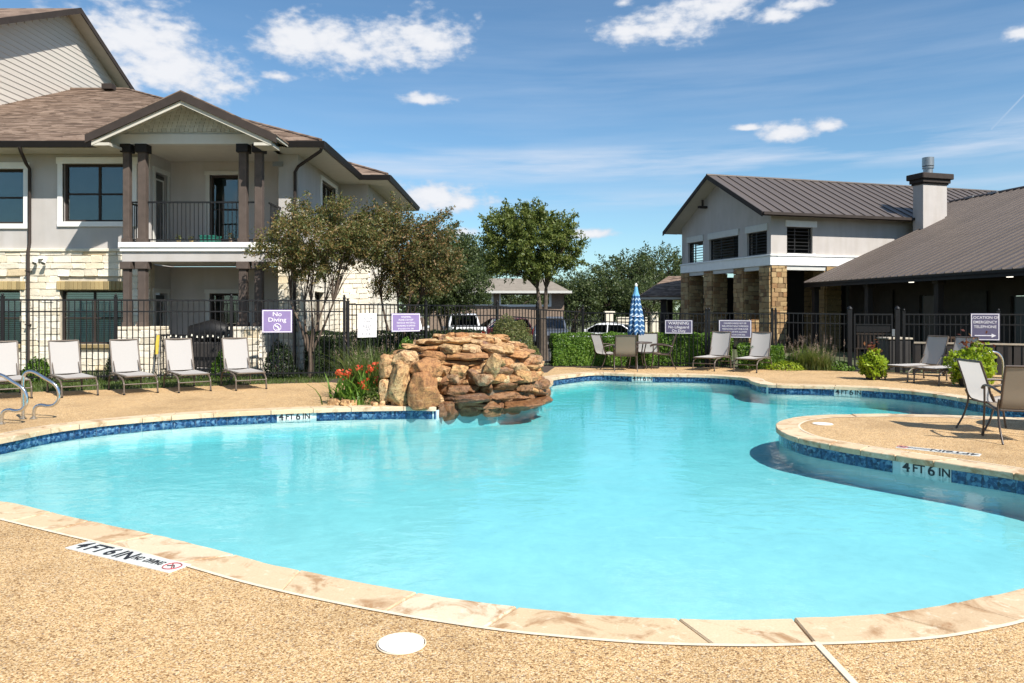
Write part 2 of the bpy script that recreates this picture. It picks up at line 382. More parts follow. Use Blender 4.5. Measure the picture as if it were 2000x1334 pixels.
# water surface
t = NT('pool_water')
v = t.coord('World')
a1 = t.noise(t.coord('World', (1.0, 1.5, 1)), 2.1, 3, 0.5, 0.6)
a2 = t.noise(t.coord('World', (1.0, 1.25, 1)), 8.0, 3, 0.55, 0.4)
gate = t.ramp(t.noise(v, 0.35, 2, 0.5), [(0.35, (0.25, 0.25, 0.25)), (0.65, (1, 1, 1))])
a3 = t.noise(t.coord('World', (1.0, 1.2, 1)), 26.0, 2, 0.5, 0.2)
h = t.math('ADD', t.math('ADD', a1, t.math('MULTIPLY', t.math('MULTIPLY', a2, 0.46), gate)), t.math('MULTIPLY', t.math('MULTIPLY', a3, 0.085), gate))
nm = t.bump(h, 1.0, 0.0072)
fr = t.n('ShaderNodeFresnel'); t.l(nm, fr.inputs['Normal'])
bf = t.n('ShaderNodeNewGeometry').outputs['Backfacing']      # same loss in both directions through the unrefracted sheet
t.l(t.math('ADD', t.math('MULTIPLY', bf, 1 / 1.333 - 1.333), 1.333), fr.inputs[0])
tr = t.n('ShaderNodeBsdfTransparent')
tr.inputs[0].default_value = (1, 1, 1, 1)
gl = t.n('ShaderNodeBsdfGlossy'); gl.inputs['Roughness'].default_value = 0.015; t.l(nm, gl.inputs['Normal'])
mx = t.n('ShaderNodeMixShader'); t.l(fr.outputs[0], mx.inputs[0]); t.l(tr.outputs[0], mx.inputs[1]); t.l(gl.outputs[0], mx.inputs[2])
t.l(mx.outputs[0], t.out.inputs[0])
ab = t.n('ShaderNodeVolumeAbsorption'); ab.inputs['Color'].default_value = (0.0, 0.93, 0.965, 1); ab.inputs['Density'].default_value = 0.66
t.l(ab.outputs[0], t.out.inputs[1])
MATS['pool_water'] = t.m

# sling fabric lets some light through
def sling(name, c, tl):
    t = NT(name)
    v = t.coord('Object')
    w1 = t.noise(v, 260, 1, 0.5)
    cc = t.mix(0.35, c, t.ramp(w1, [(0.4, (0.82, 0.82, 0.82)), (0.6, (1.05, 1.05, 1.05))]), 'MULTIPLY')
    d = t.n('ShaderNodeBsdfDiffuse'); t.l(cc, d.inputs[0])
    tt = t.n('ShaderNodeBsdfTranslucent'); t.l(cc, tt.inputs[0])
    mx = t.n('ShaderNodeMixShader'); mx.inputs[0].default_value = tl
    t.l(d.outputs[0], mx.inputs[1]); t.l(tt.outputs[0], mx.inputs[2]); t.l(mx.outputs[0], t.out.inputs[0]); MATS[name] = t.m
sling('sling_grey', (0.435, 0.418, 0.405), 0.15)
sling('sling_white', (0.62, 0.61, 0.60), 0.5)
sling('sling_tan', (0.34, 0.28, 0.21), 0.35)

# leaves: colour varies leaf by leaf
def leaf(name, stops, tl=0.35, rough=0.5):
    t = NT(name)
    isl = t.n('ShaderNodeNewGeometry').outputs['Random Per Island']
    n = t.noise(t.coord('Object'), 1.6, 3)
    k = t.math('ADD', t.math('MULTIPLY', isl, 0.6), t.math('MULTIPLY', n, 0.5))
    c = t.ramp(k, stops)
    d = t.n('ShaderNodeBsdfPrincipled'); t.l(c, d.inputs['Base Color']); d.inputs['Roughness'].default_value = rough; d.inputs['Specular IOR Level'].default_value = 0.4
    hs = t.n('ShaderNodeHueSaturation'); hs.inputs['Value'].default_value = 1.5; t.l(c, hs.inputs['Color'])
    tt = t.n('ShaderNodeBsdfTranslucent'); t.l(hs.outputs[0], tt.inputs[0])
    mx = t.n('ShaderNodeMixShader'); mx.inputs[0].default_value = tl
    t.l(d.outputs[0], mx.inputs[1]); t.l(tt.outputs[0], mx.inputs[2]); t.l(mx.outputs[0], t.out.inputs[0]); MATS[name] = t.m
leaf('leaf_myrtle', [(0.15, (0.040, 0.056, 0.018)), (0.4, (0.085, 0.105, 0.030)), (0.6, (0.150, 0.150, 0.046)), (0.8, (0.25, 0.165, 0.065)), (0.95, (0.32, 0.22, 0.11))])
leaf('leaf_myrtle_red', [(0.15, (0.036, 0.054, 0.018)), (0.42, (0.085, 0.10, 0.030)), (0.64, (0.15, 0.135, 0.045)), (0.84, (0.26, 0.15, 0.07)), (0.96, (0.32, 0.18, 0.10))])
leaf('leaf_elm', [(0.15, (0.045, 0.072, 0.016)), (0.45, (0.095, 0.132, 0.028)), (0.7, (0.15, 0.185, 0.042)), (0.95, (0.22, 0.23, 0.06))])
leaf('leaf_oak', [(0.15, (0.024, 0.042, 0.014)), (0.5, (0.058, 0.086, 0.028)), (0.8, (0.105, 0.135, 0.046)), (0.95, (0.14, 0.165, 0.06))])
leaf('leaf_hedge', [(0.15, (0.035, 0.085, 0.010)), (0.45, (0.085, 0.175, 0.02)), (0.75, (0.15, 0.26, 0.03)), (0.95, (0.21, 0.31, 0.04))])
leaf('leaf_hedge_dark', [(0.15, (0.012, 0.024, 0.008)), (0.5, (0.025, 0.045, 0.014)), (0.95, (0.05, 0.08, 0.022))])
leaf('leaf_shrub', [(0.15, (0.045, 0.07, 0.018)), (0.45, (0.10, 0.125, 0.035)), (0.75, (0.18, 0.18, 0.06)), (0.95, (0.27, 0.22, 0.09))])
leaf('leaf_lime', [(0.15, (0.12, 0.19, 0.012)), (0.5, (0.26, 0.36, 0.02)), (0.95, (0.42, 0.50, 0.04))], 0.4)
leaf('leaf_coleus', [(0.15, (0.05, 0.012, 0.012)), (0.5, (0.12, 0.03, 0.02)), (0.8, (0.22, 0.09, 0.03)), (0.95, (0.40, 0.36, 0.14))])
leaf('leaf_grass', [(0.15, (0.05, 0.09, 0.016)), (0.5, (0.11, 0.16, 0.03)), (0.8, (0.19, 0.22, 0.06)), (0.95, (0.30, 0.27, 0.13))])
leaf('leaf_lawn', [(0.15, (0.04, 0.08, 0.014)), (0.6, (0.09, 0.14, 0.025)), (0.95, (0.16, 0.18, 0.05))])
leaf('plume', [(0.15, (0.30, 0.20, 0.16)), (0.95, (0.48, 0.38, 0.30))], 0.5)
leaf('petal', [(0.15, (0.48, 0.035, 0.02)), (0.6, (0.68, 0.10, 0.035)), (0.95, (0.80, 0.25, 0.10))], 0.4)

# umbrella cloth: blue with white zigzag bands, in the cloth's own UV
t = NT('umbrella_cloth')
uv = t.n('ShaderNodeUVMap').outputs[0]
sp = t.n('ShaderNodeSeparateXYZ'); t.l(uv, sp.inputs[0])
zig = t.math('MULTIPLY', t.math('PINGPONG', t.math('MULTIPLY', sp.outputs[0], 8.0), 0.5), 0.085)
q = t.math('FRACT', t.math('MULTIPLY', t.math('ADD', sp.outputs[1], zig), 9.5))
st = t.math('LESS_THAN', q, 0.27)
st2 = t.math('MULTIPLY', st, t.math('LESS_THAN', sp.outputs[1], 0.76))
c = t.mix(st2, (0.016, 0.085, 0.215), (0.42, 0.54, 0.64))
c = t.mix(t.math('GREATER_THAN', sp.outputs[1], 0.80), c, (0.12, 0.34, 0.55))
t.bsdf(c, 0.8); MATS['umbrella_cloth'] = t.m

# asphalt shingle roofs, courses follow height
def shingles(name, c0, c1, c2):
    t = NT(name)
    v = t.coord('Object')
    vv = t.n('ShaderNodeTexVoronoi'); mp = t.n('ShaderNodeMapping'); t.l(v, mp.inputs[0]); mp.inputs['Scale'].default_value = (3.2, 3.2, 16)
    t.l(mp.outputs[0], vv.inputs['Vector']); vv.inputs['Scale'].default_value = 1.0
    s_ = t.n('ShaderNodeSeparateColor'); t.l(vv.outputs['Color'], s_.inputs[0])
    c = t.ramp(s_.outputs[0], [(0.0, c0), (0.5, c1), (1.0, c2)])
    n = t.noise(v, 0.7, 5, 0.6)
    c = t.mix(0.6, c, t.ramp(n, [(0.3, (0.82, 0.82, 0.82)), (0.7, (1.1, 1.1, 1.1))]), 'MULTIPLY')
    c = t.mix(0.5, c, t.ramp(t.noise(v, 60, 2), [(0.3, (0.7, 0.7, 0.7)), (0.7, (1.15, 1.15, 1.15))]), 'MULTIPLY')
    t.bsdf(c, 0.95, 0, t.bump(t.noise(v, 50, 3), 0.4, 0.01), 0.2); MATS[name] = t.m
shingles('roof_shingle', (0.095, 0.066, 0.050), (0.175, 0.123, 0.093), (0.27, 0.20, 0.155))

t = NT('ground_mat')
v = t.coord('World')
c = t.ramp(t.noise(v, 0.4, 6, 0.6), [(0.3, (0.055, 0.075, 0.025)), (0.7, (0.12, 0.12, 0.055))])
c = t.mix(0.6, c, t.ramp(t.noise(v, 9, 5), [(0.3, (0.6, 0.6, 0.6)), (0.7, (1.15, 1.15, 1.15))]), 'MULTIPLY')
t.bsdf(c, 0.95, 0, t.bump(t.noise(v, 30, 4), 0.6, 0.03)); MATS['ground_mat'] = t.m
# ------------------------------------------------------------------ building helpers
def tag(o, label=None, cat=None, group=None, kind=None):
    if label: o['label'] = label
    if cat: o['category'] = cat
    if group: o['group'] = group
    if kind: o['kind'] = kind
    return o
def link(name, me, mat=None, parent=None, kind=None, loc=None):
    o = bpy.data.objects.new(name, me)
    if mat is not None and me is not None and len(me.materials) == 0: me.materials.append(MATS[mat])
    if parent is not None:
        o.parent = parent
    if loc is not None: o.location = loc
    if kind: o['kind'] = kind
    col.objects.link(o)
    return o
def thing(name, label, cat, loc=(0, 0, 0), rz=0.0, group=None):
    o = bpy.data.objects.new(name, None)
    o.empty_display_size = 0.2
    o.location = loc; o.rotation_euler = (0, 0, rz)
    col.objects.link(o)
    return tag(o, label, cat, group)
def copy_tree(o, parent=None):
    c = o.copy(); col.objects.link(c)
    if parent is not None: c.parent = parent
    for ch in [x for x in o.children]:
        copy_tree(ch, c)
    return c

class MB:
    def __init__(s, M=None):
        s.v = []; s.f = []; s.M = M; s.smooth = []
    def add(s, vs, fs, smooth=False):
        b = len(s.v)
        s.v.extend([tuple(x) for x in vs]); s.f.extend([tuple(b + i for i in f) for f in fs]); s.smooth.extend([smooth] * len(fs))
        return s
    def box(s, x0, x1, y0, y1, z0, z1, M=None):
        vs = [Vector((x, y, z)) for z in (z0, z1) for y in (y0, y1) for x in (x0, x1)]
        if M is not None: vs = [M @ v for v in vs]
        return s.add(vs, [(0, 2, 3, 1), (4, 5, 7, 6), (0, 1, 5, 4), (2, 6, 7, 3), (0, 4, 6, 2), (1, 3, 7, 5)])
    def bbox(s, x0, x1, y0, y1, z0, z1, b=0.01, M=None):
        # box with chamfered edges
        vs = []; idx = {}
        X = (x0, x1); Y = (y0, y1); Z = (z0, z1)
        for i in (0, 1):
            for j in (0, 1):
                for k in (0, 1):
                    sx = 1 if i == 0 else -1; sy = 1 if j == 0 else -1; sz = 1 if k == 0 else -1
                    for a, d in enumerate(((0, b * sy, b * sz), (b * sx, 0, b * sz), (b * sx, b * sy, 0))):
                        idx[(i, j, k, a)] = len(vs); vs.append(Vector((X[i] + d[0], Y[j] + d[1], Z[k] + d[2])))
        I = idx; fs = []
        fs.append([I[(0, 0, 0, 0)], I[(0, 0, 1, 0)], I[(0, 1, 1, 0)], I[(0, 1, 0, 0)]]); fs.append([I[(1, 0, 0, 0)], I[(1, 1, 0, 0)], I[(1, 1, 1, 0)], I[(1, 0, 1, 0)]])
        fs.append([I[(0, 0, 0, 1)], I[(1, 0, 0, 1)], I[(1, 0, 1, 1)], I[(0, 0, 1, 1)]]); fs.append([I[(0, 1, 0, 1)], I[(0, 1, 1, 1)], I[(1, 1, 1, 1)], I[(1, 1, 0, 1)]])
        fs.append([I[(0, 0, 0, 2)], I[(0, 1, 0, 2)], I[(1, 1, 0, 2)], I[(1, 0, 0, 2)]]); fs.append([I[(0, 0, 1, 2)], I[(1, 0, 1, 2)], I[(1, 1, 1, 2)], I[(0, 1, 1, 2)]])
        for j in (0, 1):
            for k in (0, 1):
                fs.append([I[(0, j, k, 1)], I[(1, j, k, 1)], I[(1, j, k, 2)], I[(0, j, k, 2)]])
        for i in (0, 1):
            for k in (0, 1):
                fs.append([I[(i, 0, k, 0)], I[(i, 1, k, 0)], I[(i, 1, k, 2)], I[(i, 0, k, 2)]])
        for i in (0, 1):
            for j in (0, 1):
                fs.append([I[(i, j, 0, 0)], I[(i, j, 1, 0)], I[(i, j, 1, 1)], I[(i, j, 0, 1)]])
                for k in (0, 1):
                    fs.append([I[(i, j, k, 0)], I[(i, j, k, 1)], I[(i, j, k, 2)]])
        if M is not None: vs = [M @ v for v in vs]
        return s.add(vs, fs)
    def tube(s, pts, r, n=8, cap=True, closed=False):
        pts = [Vector(p) for p in pts]; N = len(pts)
        rs = r if isinstance(r, (list, tuple)) else [r] * N
        vs = []; fs = []
        up = None
        for i, p in enumerate(pts):
            if closed: d = pts[(i + 1) % N] - pts[i - 1]
            else: d = pts[min(i + 1, N - 1)] - pts[max(i - 1, 0)]
            d.normalize()
            if up is None:
                up = Vector((0, 0, 1)) if abs(d.z) < 0.9 else Vector((1, 0, 0))
            a = d.cross(up); a.normalize(); bb = a.cross(d); up = bb
            for k in range(n):
                an = 2 * math.pi * k / n
                vs.append(p + (a * math.cos(an) + bb * math.sin(an)) * rs[i])
        for i in range(N if closed else N - 1):
            j = (i + 1) % N
            for k in range(n):
                fs.append((i * n + k, i * n + (k + 1) % n, j * n + (k + 1) % n, j * n + k))
        s.add(vs, fs, True)
        if cap and not closed:
            s.add([vs[k] for k in range(n)][::-1], [tuple(range(n))]); s.add([vs[(N - 1) * n + k] for k in range(n)], [tuple(range(n))])
        return s
    def cyl(s, c, r, h, n=24, r2=None):
        c = Vector(c); return s.tube([c, c + Vector((0, 0, h))], [r, r if r2 is None else r2], n)
    def poly(s, pts):
        return s.add(pts, [tuple(range(len(pts)))])
    def slab(s, pts, off):
        # polygon pts plus the same polygon moved by off, closed
        pts = [Vector(p) for p in pts]; n = len(pts); off = Vector(off)
        vs = pts + [p + off for p in pts]
        fs = [tuple(range(n)), tuple(range(2 * n - 1, n - 1, -1))] + [(i, n + i, n + (i + 1) % n, (i + 1) % n) for i in range(n)]
        return s.add(vs, fs)
    def sheet(s, rows, smooth=True):
        n = len(rows[0]); vs = [p for r_ in rows for p in r_]
        fs = [(i * n + j, i * n + j + 1, (i + 1) * n + j + 1, (i + 1) * n + j) for i in range(len(rows) - 1) for j in range(n - 1)]
        return s.add(vs, fs, smooth)
    def mesh(s, name):
        me = bpy.data.meshes.new(name)
        vs = s.v if s.M is None else [tuple(s.M @ Vector(v)) for v in s.v]
        me.from_pydata(vs, [], s.f)
        me.polygons.foreach_set('use_smooth', s.smooth)
        me.validate(); me.update()
        return me
    def build(s, name, mat, parent=None, kind=None, recalc=True, world=True):
        # coordinates are world coordinates; parented parts are moved into their thing's frame
        me = s.mesh(name)
        if recalc: fixn(me)
        if parent is not None and world:
            mw = wmat(parent); me.transform(mw.inverted())
        return link(name, me, mat, parent, kind)
def wmat(o):
    m = Matrix.LocRotScale(o.location, o.rotation_euler, o.scale)
    return m if o.parent is None else wmat(o.parent) @ m
import bmesh
def fixn(me):
    bm = bmesh.new(); bm.from_mesh(me)
    bmesh.ops.recalc_face_normals(bm, faces=bm.faces)
    bm.to_mesh(me); bm.free()

def place(name, me, mat, parent, M):
    # one object with shared mesh me put at world matrix M under parent
    o = bpy.data.objects.new(name, me)
    if mat and len(me.materials) == 0: me.materials.append(MATS[mat])
    o.parent = parent
    o.matrix_local = wmat(parent).inverted() @ M if parent is not None else M
    col.objects.link(o)
    return o
def TRS(loc, rz=0, sc=(1, 1, 1), rx=0, ry=0):
    from mathutils import Euler
    return Matrix.LocRotScale(Vector(loc), Euler((rx, ry, rz)), Vector(sc))

def frame(origin, u, w=None):
    # matrix: x along u (horizontal), y = into the wall (u turned left 90 deg), z up
    u = Vector((u[0], u[1], 0)).normalized(); n = Vector((-u.y, u.x, 0))
    M = Matrix.Identity(4)
    for i in range(3): M[i][0] = u[i]; M[i][1] = n[i]; M[i][2] = (0, 0, 1)[i]; M[i][3] = origin[i]
    return M

def wall_mb(W, z0, z1, th, opens, mb=None, M=None, x0=0.0):
    # wall in local frame: front at y=0, back at y=th; openings (xa, xb, za, zb)
    mb = mb or MB()
    xs = sorted(set([x0, W] + [o[0] for o in opens] + [o[1] for o in opens])); xs = [x for x in xs if x0 <= x <= W]
    zs = sorted(set([z0, z1] + [o[2] for o in opens] + [o[3] for o in opens])); zs = [z for z in zs if z0 <= z <= z1]
    def hole(x, z): return any(o[0] < x < o[1] and o[2] < z < o[3] for o in opens) or x < x0 or x > W or z < z0 or z > z1
    T = (lambda p: M @ Vector(p)) if M is not None else (lambda p: Vector(p))
    for i in range(len(xs) - 1):
        for j in range(len(zs) - 1):
            a, b, c, d = xs[i], xs[i + 1], zs[j], zs[j + 1]
            mx, mz = (a + b) / 2, (c + d) / 2
            if hole(mx, mz): continue
            mb.add([T((a, 0, c)), T((b, 0, c)), T((b, 0, d)), T((a, 0, d))], [(0, 1, 2, 3)])
            mb.add([T((a, th, c)), T((b, th, c)), T((b, th, d)), T((a, th, d))], [(3, 2, 1, 0)])
            e = 1e-4
            if hole(a - e, mz): mb.add([T((a, 0, c)), T((a, th, c)), T((a, th, d)), T((a, 0, d))], [(3, 2, 1, 0)])
            if hole(b + e, mz): mb.add([T((b, 0, c)), T((b, th, c)), T((b, th, d)), T((b, 0, d))], [(0, 1, 2, 3)])
            if hole(mx, c - e): mb.add([T((a, 0, c)), T((b, 0, c)), T((b, th, c)), T((a, th, c))], [(3, 2, 1, 0)])
            if hole(mx, d + e): mb.add([T((a, 0, d)), T((b, 0, d)), T((b, th, d)), T((a, th, d))], [(0, 1, 2, 3)])
    return mb

def quads_mesh(name, V, mat=None):
    # V: (n,4,3) array of separate quads
    n = V.shape[0]
    me = bpy.data.meshes.new(name)
    me.vertices.add(n * 4); me.vertices.foreach_set('co', V.reshape(-1).astype(np.float32))
    me.loops.add(n * 4); me.loops.foreach_set('vertex_index', np.arange(n * 4, dtype=np.int32))
    me.polygons.add(n); me.polygons.foreach_set('loop_start', np.arange(0, n * 4, 4, dtype=np.int32))
    me.polygons.foreach_set('loop_total', np.full(n, 4, dtype=np.int32))
    me.update(calc_edges=True)
    if mat: me.materials.append(MATS[mat])
    return me
def leaves(C, size, aspect=0.55, up=0.3, jitter=0.35, normal=None):
    # diamond leaves at centres C (n,3)
    n = len(C)
    d = nrng.normal(size=(n, 3)); d[:, 2] -= up * 0.5; d /= np.linalg.norm(d, axis=1)[:, None]
    nn = nrng.normal(size=(n, 3)); nn[:, 2] += up * 2
    if normal is not None: nn = nn * 0.6 + normal
    s = np.cross(d, nn); s /= np.linalg.norm(s, axis=1)[:, None] + 1e-9
    L = size * (1 + jitter * nrng.uniform(-1, 1, n))[:, None]
    fold = np.cross(s, d) * L * 0.12
    return np.stack([C - d * L / 2, C - s * L * aspect / 2 + fold, C + d * L / 2, C + s * L * aspect / 2 + fold], axis=1)

def catmull(pts, per=8):
    out = []; n = len(pts)
    for i in range(n):
        p0, p1, p2, p3 = pts[i - 1], pts[i], pts[(i + 1) % n], pts[(i + 2) % n]
        for k in range(per):
            t_ = k / per
            out.append(0.5 * ((2 * p1) + (p2 - p0) * t_ + (2 * p0 - 5 * p1 + 4 * p2 - p3) * t_ * t_ + (3 * p1 - p0 - 3 * p2 + p3) * t_ ** 3))
    return out
def resample(pts, step):
    n = len(pts); L = [0.0]
    for i in range(n): L.append(L[-1] + (pts[(i + 1) % n] - pts[i]).length)
    m_ = int(round(L[-1] / step)); out = []; j = 0
    for k in range(m_):
        s_ = L[-1] * k / m_
        while L[j + 1] < s_: j += 1
        t_ = (s_ - L[j]) / max(1e-9, L[j + 1] - L[j])
        out.append(pts[j].lerp(pts[(j + 1) % n], t_))
    return out
def spline(pts, per=6):
    # open smooth curve through pts
    pts = [Vector(p) for p in pts]; q = [pts[0] * 2 - pts[1]] + pts + [pts[-1] * 2 - pts[-2]]
    out = []
    for i in range(1, len(q) - 2):
        p0, p1, p2, p3 = q[i - 1], q[i], q[i + 1], q[i + 2]
        for k in range(per):
            t_ = k / per
            out.append(0.5 * ((2 * p1) + (p2 - p0) * t_ + (2 * p0 - 5 * p1 + 4 * p2 - p3) * t_ * t_ + (3 * p1 - p0 - 3 * p2 + p3) * t_ ** 3))
    out.append(pts[-1]); return out

def text_obj(body, size, M, mat, parent, name='lettering', align='CENTER', width=None, ext=0.0015, xs=1.0, bold=0.022):
    cu = bpy.data.curves.new(name, 'FONT'); cu.body = body; cu.size = size; cu.align_x = align; cu.align_y = 'CENTER'
    cu.extrude = ext; cu.resolution_u = 3; cu.offset = size * bold
    cu.materials.append(MATS[mat])
    tmp = bpy.data.objects.new(name, cu); col.objects.link(tmp)
    me = bpy.data.meshes.new_from_object(tmp); me.name = name
    bpy.data.objects.remove(tmp); bpy.data.curves.remove(cu)
    if not me.materials: me.materials.append(MATS[mat])
    o = bpy.data.objects.new(name, me)
    o.parent = parent
    o.matrix_local = wmat(parent).inverted() @ M @ Matrix.Diagonal((xs, 1, 1, 1))
    col.objects.link(o); return o
# local frame for text standing on a wall frame M (x right, y into wall): text x->x, y->z, z->-y
UPRIGHT = Matrix(((1, 0, 0, 0), (0, 0, -1, 0), (0, 1, 0, 0), (0, 0, 0, 1)))

def window(parent, M, x0, x1, z0, z1, frame_w=0.06, mat='fascia_brown', cols=1, sash=True, trim=0.0, trim_mat='trim_white', glass='window_glass', blind=False, depth=0.10, sill=True, room='dark_interior', head=0.0):
    # M: wall frame; opening x0..x1, z0..z1 seen from -y side
    f = MB()
    y0, y1 = depth, depth + 0.06
    f.box(x0, x0 + frame_w, y0, y1, z0, z1, M); f.box(x1 - frame_w, x1, y0, y1, z0, z1, M)
    f.box(x0 + frame_w, x1 - frame_w, y0 + .001, y1 - .001, z0, z0 + frame_w, M); f.box(x0 + frame_w, x1 - frame_w, y0 + .001, y1 - .001, z1 - frame_w, z1, M)
    for i in range(1, cols):
        xm = x0 + (x1 - x0) * i / cols; f.box(xm - frame_w / 2, xm + frame_w / 2, y0 + .002, y1 - .002, z0 + frame_w, z1 - frame_w, M)
    if sash:
        zm = (z0 + z1) / 2 - 0.02
        for i in range(cols):
            a = x0 + (x1 - x0) * i / cols + frame_w * 0.5; b = x0 + (x1 - x0) * (i + 1) / cols - frame_w * 0.5
            f.box(a, b, y0 - .004, y1 - .008, zm - frame_w * 0.35, zm + frame_w * 0.35, M)
    w = f.build('window', mat, parent)
    for i in range(cols):
        a = x0 + (x1 - x0) * i / cols; b = x0 + (x1 - x0) * (i + 1) / cols
        p = MB(); p.box(a + frame_w * .6, b - frame_w * .6, y0 + .030, y0 + .036, z0 + frame_w * .6, z1 - frame_w * .6, M); p.build('pane', glass, w)
    r = MB(); r.box(x0 - .14, x1 + .14, y1 + 0.11, y1 + 0.13, z0 - .1, z1 + .1, M); r.build('dark_room_sheet', room, w)  # near-black sheet added close behind the glass, its colour standing for the unlit room
    if blind:
        bl = MB(); n = int((z1 - z0) / 0.055)
        for k in range(n):
            z = z0 + 0.05 + k * 0.055
            bl.box(x0 + frame_w, x1 - frame_w, y1 + 0.03, y1 + 0.055, z, z + 0.042, M)
        o = bl.build('blind', 'blind_white', w)
    if trim:
        tr_ = MB(); h = head or trim
        tr_.box(x0 - trim, x0, -.035, .05, z0, z1, M); tr_.box(x1, x1 + trim, -.035, .05, z0, z1, M)
        tr_.box(x0 - trim - .03, x1 + trim + .03, -.045, .05, z1, z1 + h, M); tr_.box(x0 - trim, x1 + trim, -.05, .05, z0 - trim, z0, M)
        tr_.build('trim', trim_mat, w)
    return w
# ------------------------------------------------------------------ ground, pool, deck
V2 = lambda v: Vector((v[0], v[1], 0))
pool_pts = [G(*p) for p in [(100, 1000), (200, 1022), (340, 1052), (450, 1080), (560, 1108), (700, 1137), (850, 1163), (1000, 1184), (1100, 1194), (1250, 1205), (1400, 1209), (1500, 1208), (1650, 1203), (1750, 1196), (1850, 1180), (1920, 1164), (2000, 1147)]]
pool_pts += [V2(p) for p in [(3.75, 4.80), (4.6, 5.4), (5.12, 6.1), (5.2, 6.8)]]
pool_pts += [G(*p) for p in [(2000, 927), (1857, 905), (1761, 891), (1649, 873), (1566, 857), (1527, 843), (1515, 832), (1520, 824), (1545, 816), (1600, 810), (1670, 808.5), (1750, 808), (1850, 810), (1900, 812), (2000, 816)]]
pool_pts += [V2(p) for p in [(8.7, 11.0), (9.7, 10.95), (10.2, 11.4), (9.6, 11.9)]]
pool_pts += [G(*p) for p in [(2000, 797), (1900, 781), (1800, 766), (1700, 757.5), (1600, 753.5), (1530, 752), (1488, 749.5), (1467, 744), (1460, 739.5), (1440, 736.5), (1368, 732), (1250, 730.5), (1168, 728), (1120, 732), (1080, 738)]]
pool_pts += [V2(p) for p in [(.92, 16.9), (.72, 15.8), (.50, 14.5), (.15, 13.75), (-.35, 13.22), (-.85, 13.02), (-1.12, 12.80)]]
pool_pts += [G(*p) for p in [(855, 795), (800, 794.5), (700, 796), (600, 799), (500, 803), (400, 808), (300, 815), (200, 824), (100, 837), (0, 857)]]
pool_pts += [V2(p) for p in [(-6.65, 8.6), (-6.7, 7.9), (-6.3, 7.25), (-5.4, 6.8)]] + [G(0, 978)]
edge = resample(catmull(pool_pts, 10), 0.05)
NE = len(edge)
def area(p): return sum(p[i].x * p[(i + 1) % len(p)].y - p[(i + 1) % len(p)].x * p[i].y for i in range(len(p))) / 2
if area(edge) < 0: edge.reverse()
# outward normals
nor = []
for i in range(NE):
    d = edge[(i + 2) % NE] - edge[i - 2]; nor.append(Vector((d.y, -d.x, 0)).normalized())
def offset(d): return [edge[i] + nor[i] * d for i in range(NE)]
def dedupe(poly, orig, d):
    # drop offset points that fall too near the original outline (concave corners)
    P_ = np.array([(p.x, p.y) for p in poly]); O_ = np.array([(p.x, p.y) for p in orig])
    out = []
    for i in range(len(poly)):
        m_ = np.min(np.hypot(O_[:, 0] - P_[i, 0], O_[:, 1] - P_[i, 1]))
        if m_ > d * 0.93: out.append(poly[i])
    return out

def inside(poly, x, y):
    c = False; n = len(poly); j = n - 1
    for i in range(n):
        if (poly[i].y > y) != (poly[j].y > y) and x < (poly[j].x - poly[i].x) * (y - poly[i].y) / (poly[j].y - poly[i].y) + poly[i].x: c = not c
        j = i
    return c

WATER_Z, FLOOR_Z = -0.142, -0.43
CW = 0.30
wall_line = offset(0.045)
# water sheet
mb = MB()
tri = tessellate_polygon([[Vector((p.x, p.y, 0)) for p in wall_line]])
wl2 = offset(0.050)
tri2 = tessellate_polygon([[Vector((p.x, p.y, 0)) for p in wl2]])
n_ = len(wl2)
mb.add([(p.x, p.y, WATER_Z) for p in wl2] + [(p.x, p.y, FLOOR_Z - .04) for p in wl2], [tuple(t_) for t_ in tri2] + [tuple(n_ + q for q in t_)[::-1] for t_ in tri2] + [(i, (i + 1) % n_, n_ + (i + 1) % n_, n_ + i) for i in range(n_)])
water = mb.build('pool_water', 'pool_water', kind='structure')
# shell
shell = thing('pool', 'free form swimming pool', None); del shell['label']; shell['kind'] = 'structure'
mb = MB()
mb.add([(p.x, p.y, FLOOR_Z) for p in wall_line], [tuple(t_) for t_ in tri])
mb.build('pool_floor', 'pool_plaster', shell)
mb = MB()
rows = [[(p.x, p.y, z) for p in wall_line + [wall_line[0]]] for z in (-0.0565, FLOOR_Z)]
mb.sheet(rows); mb.build('pool_wall', 'pool_plaster', shell)
# waterline tiles, 150 mm, each its own piece
labels_at = [(G(577, 800), 'near'), (G(1805, 897), 'pen'), (G(1657, 754), 'far'), (G(1252, 730.5), 'back')]
tl_me = MB(); tl_me.bbox(-0.0735, 0.0735, -0.006, 0.004, -0.0735, 0.0735, 0.002); tile_me = tl_me.mesh('tile'); tile_me.materials.append(MATS['pool_tile'])
k = 0; ntile = 0
tile_spots = []
rock_skip = lambda p: (-1.3 < p.x < .72 and 12.6 < p.y < 16.6)
lab_skip = [(l[0], 0.29) for l in labels_at]
tall = []
for i in range(0, NE - 2, 3):
    a, b = wall_line[i], wall_line[(i + 3) % NE]
    c = (a + b) / 2
    if -1.08 < c.x < .72 and 12.95 < c.y < 16.6: continue
    tall.append((i, c, (b - a)))
vis = []
for (i, c, d) in tall:
    n_ = nor[(i + 1) % NE]
    px = 1000 + F * c.x / max(c.y, .1)
    seen = (n_.dot(Vector((0 - c.x, 0 - c.y, 0))) < 0)   # wall faces the camera
    vis.append((not (seen and -80 < px < 2080), c.length, i, c, d))
vis.sort(key=lambda q: (q[0], q[1]))
single = vis[:296]; rest = vis[296:]
for q in single:
    _, _, i, c, d = q
    if any((c - l).length < r for l, r in lab_skip): continue
    ang = math.atan2(d.y, d.x)
    place('tile', tile_me, None, shell, TRS((c.x, c.y, -0.132), ang + math.pi, (d.length / 0.150, 1, 1)))
mb = MB()
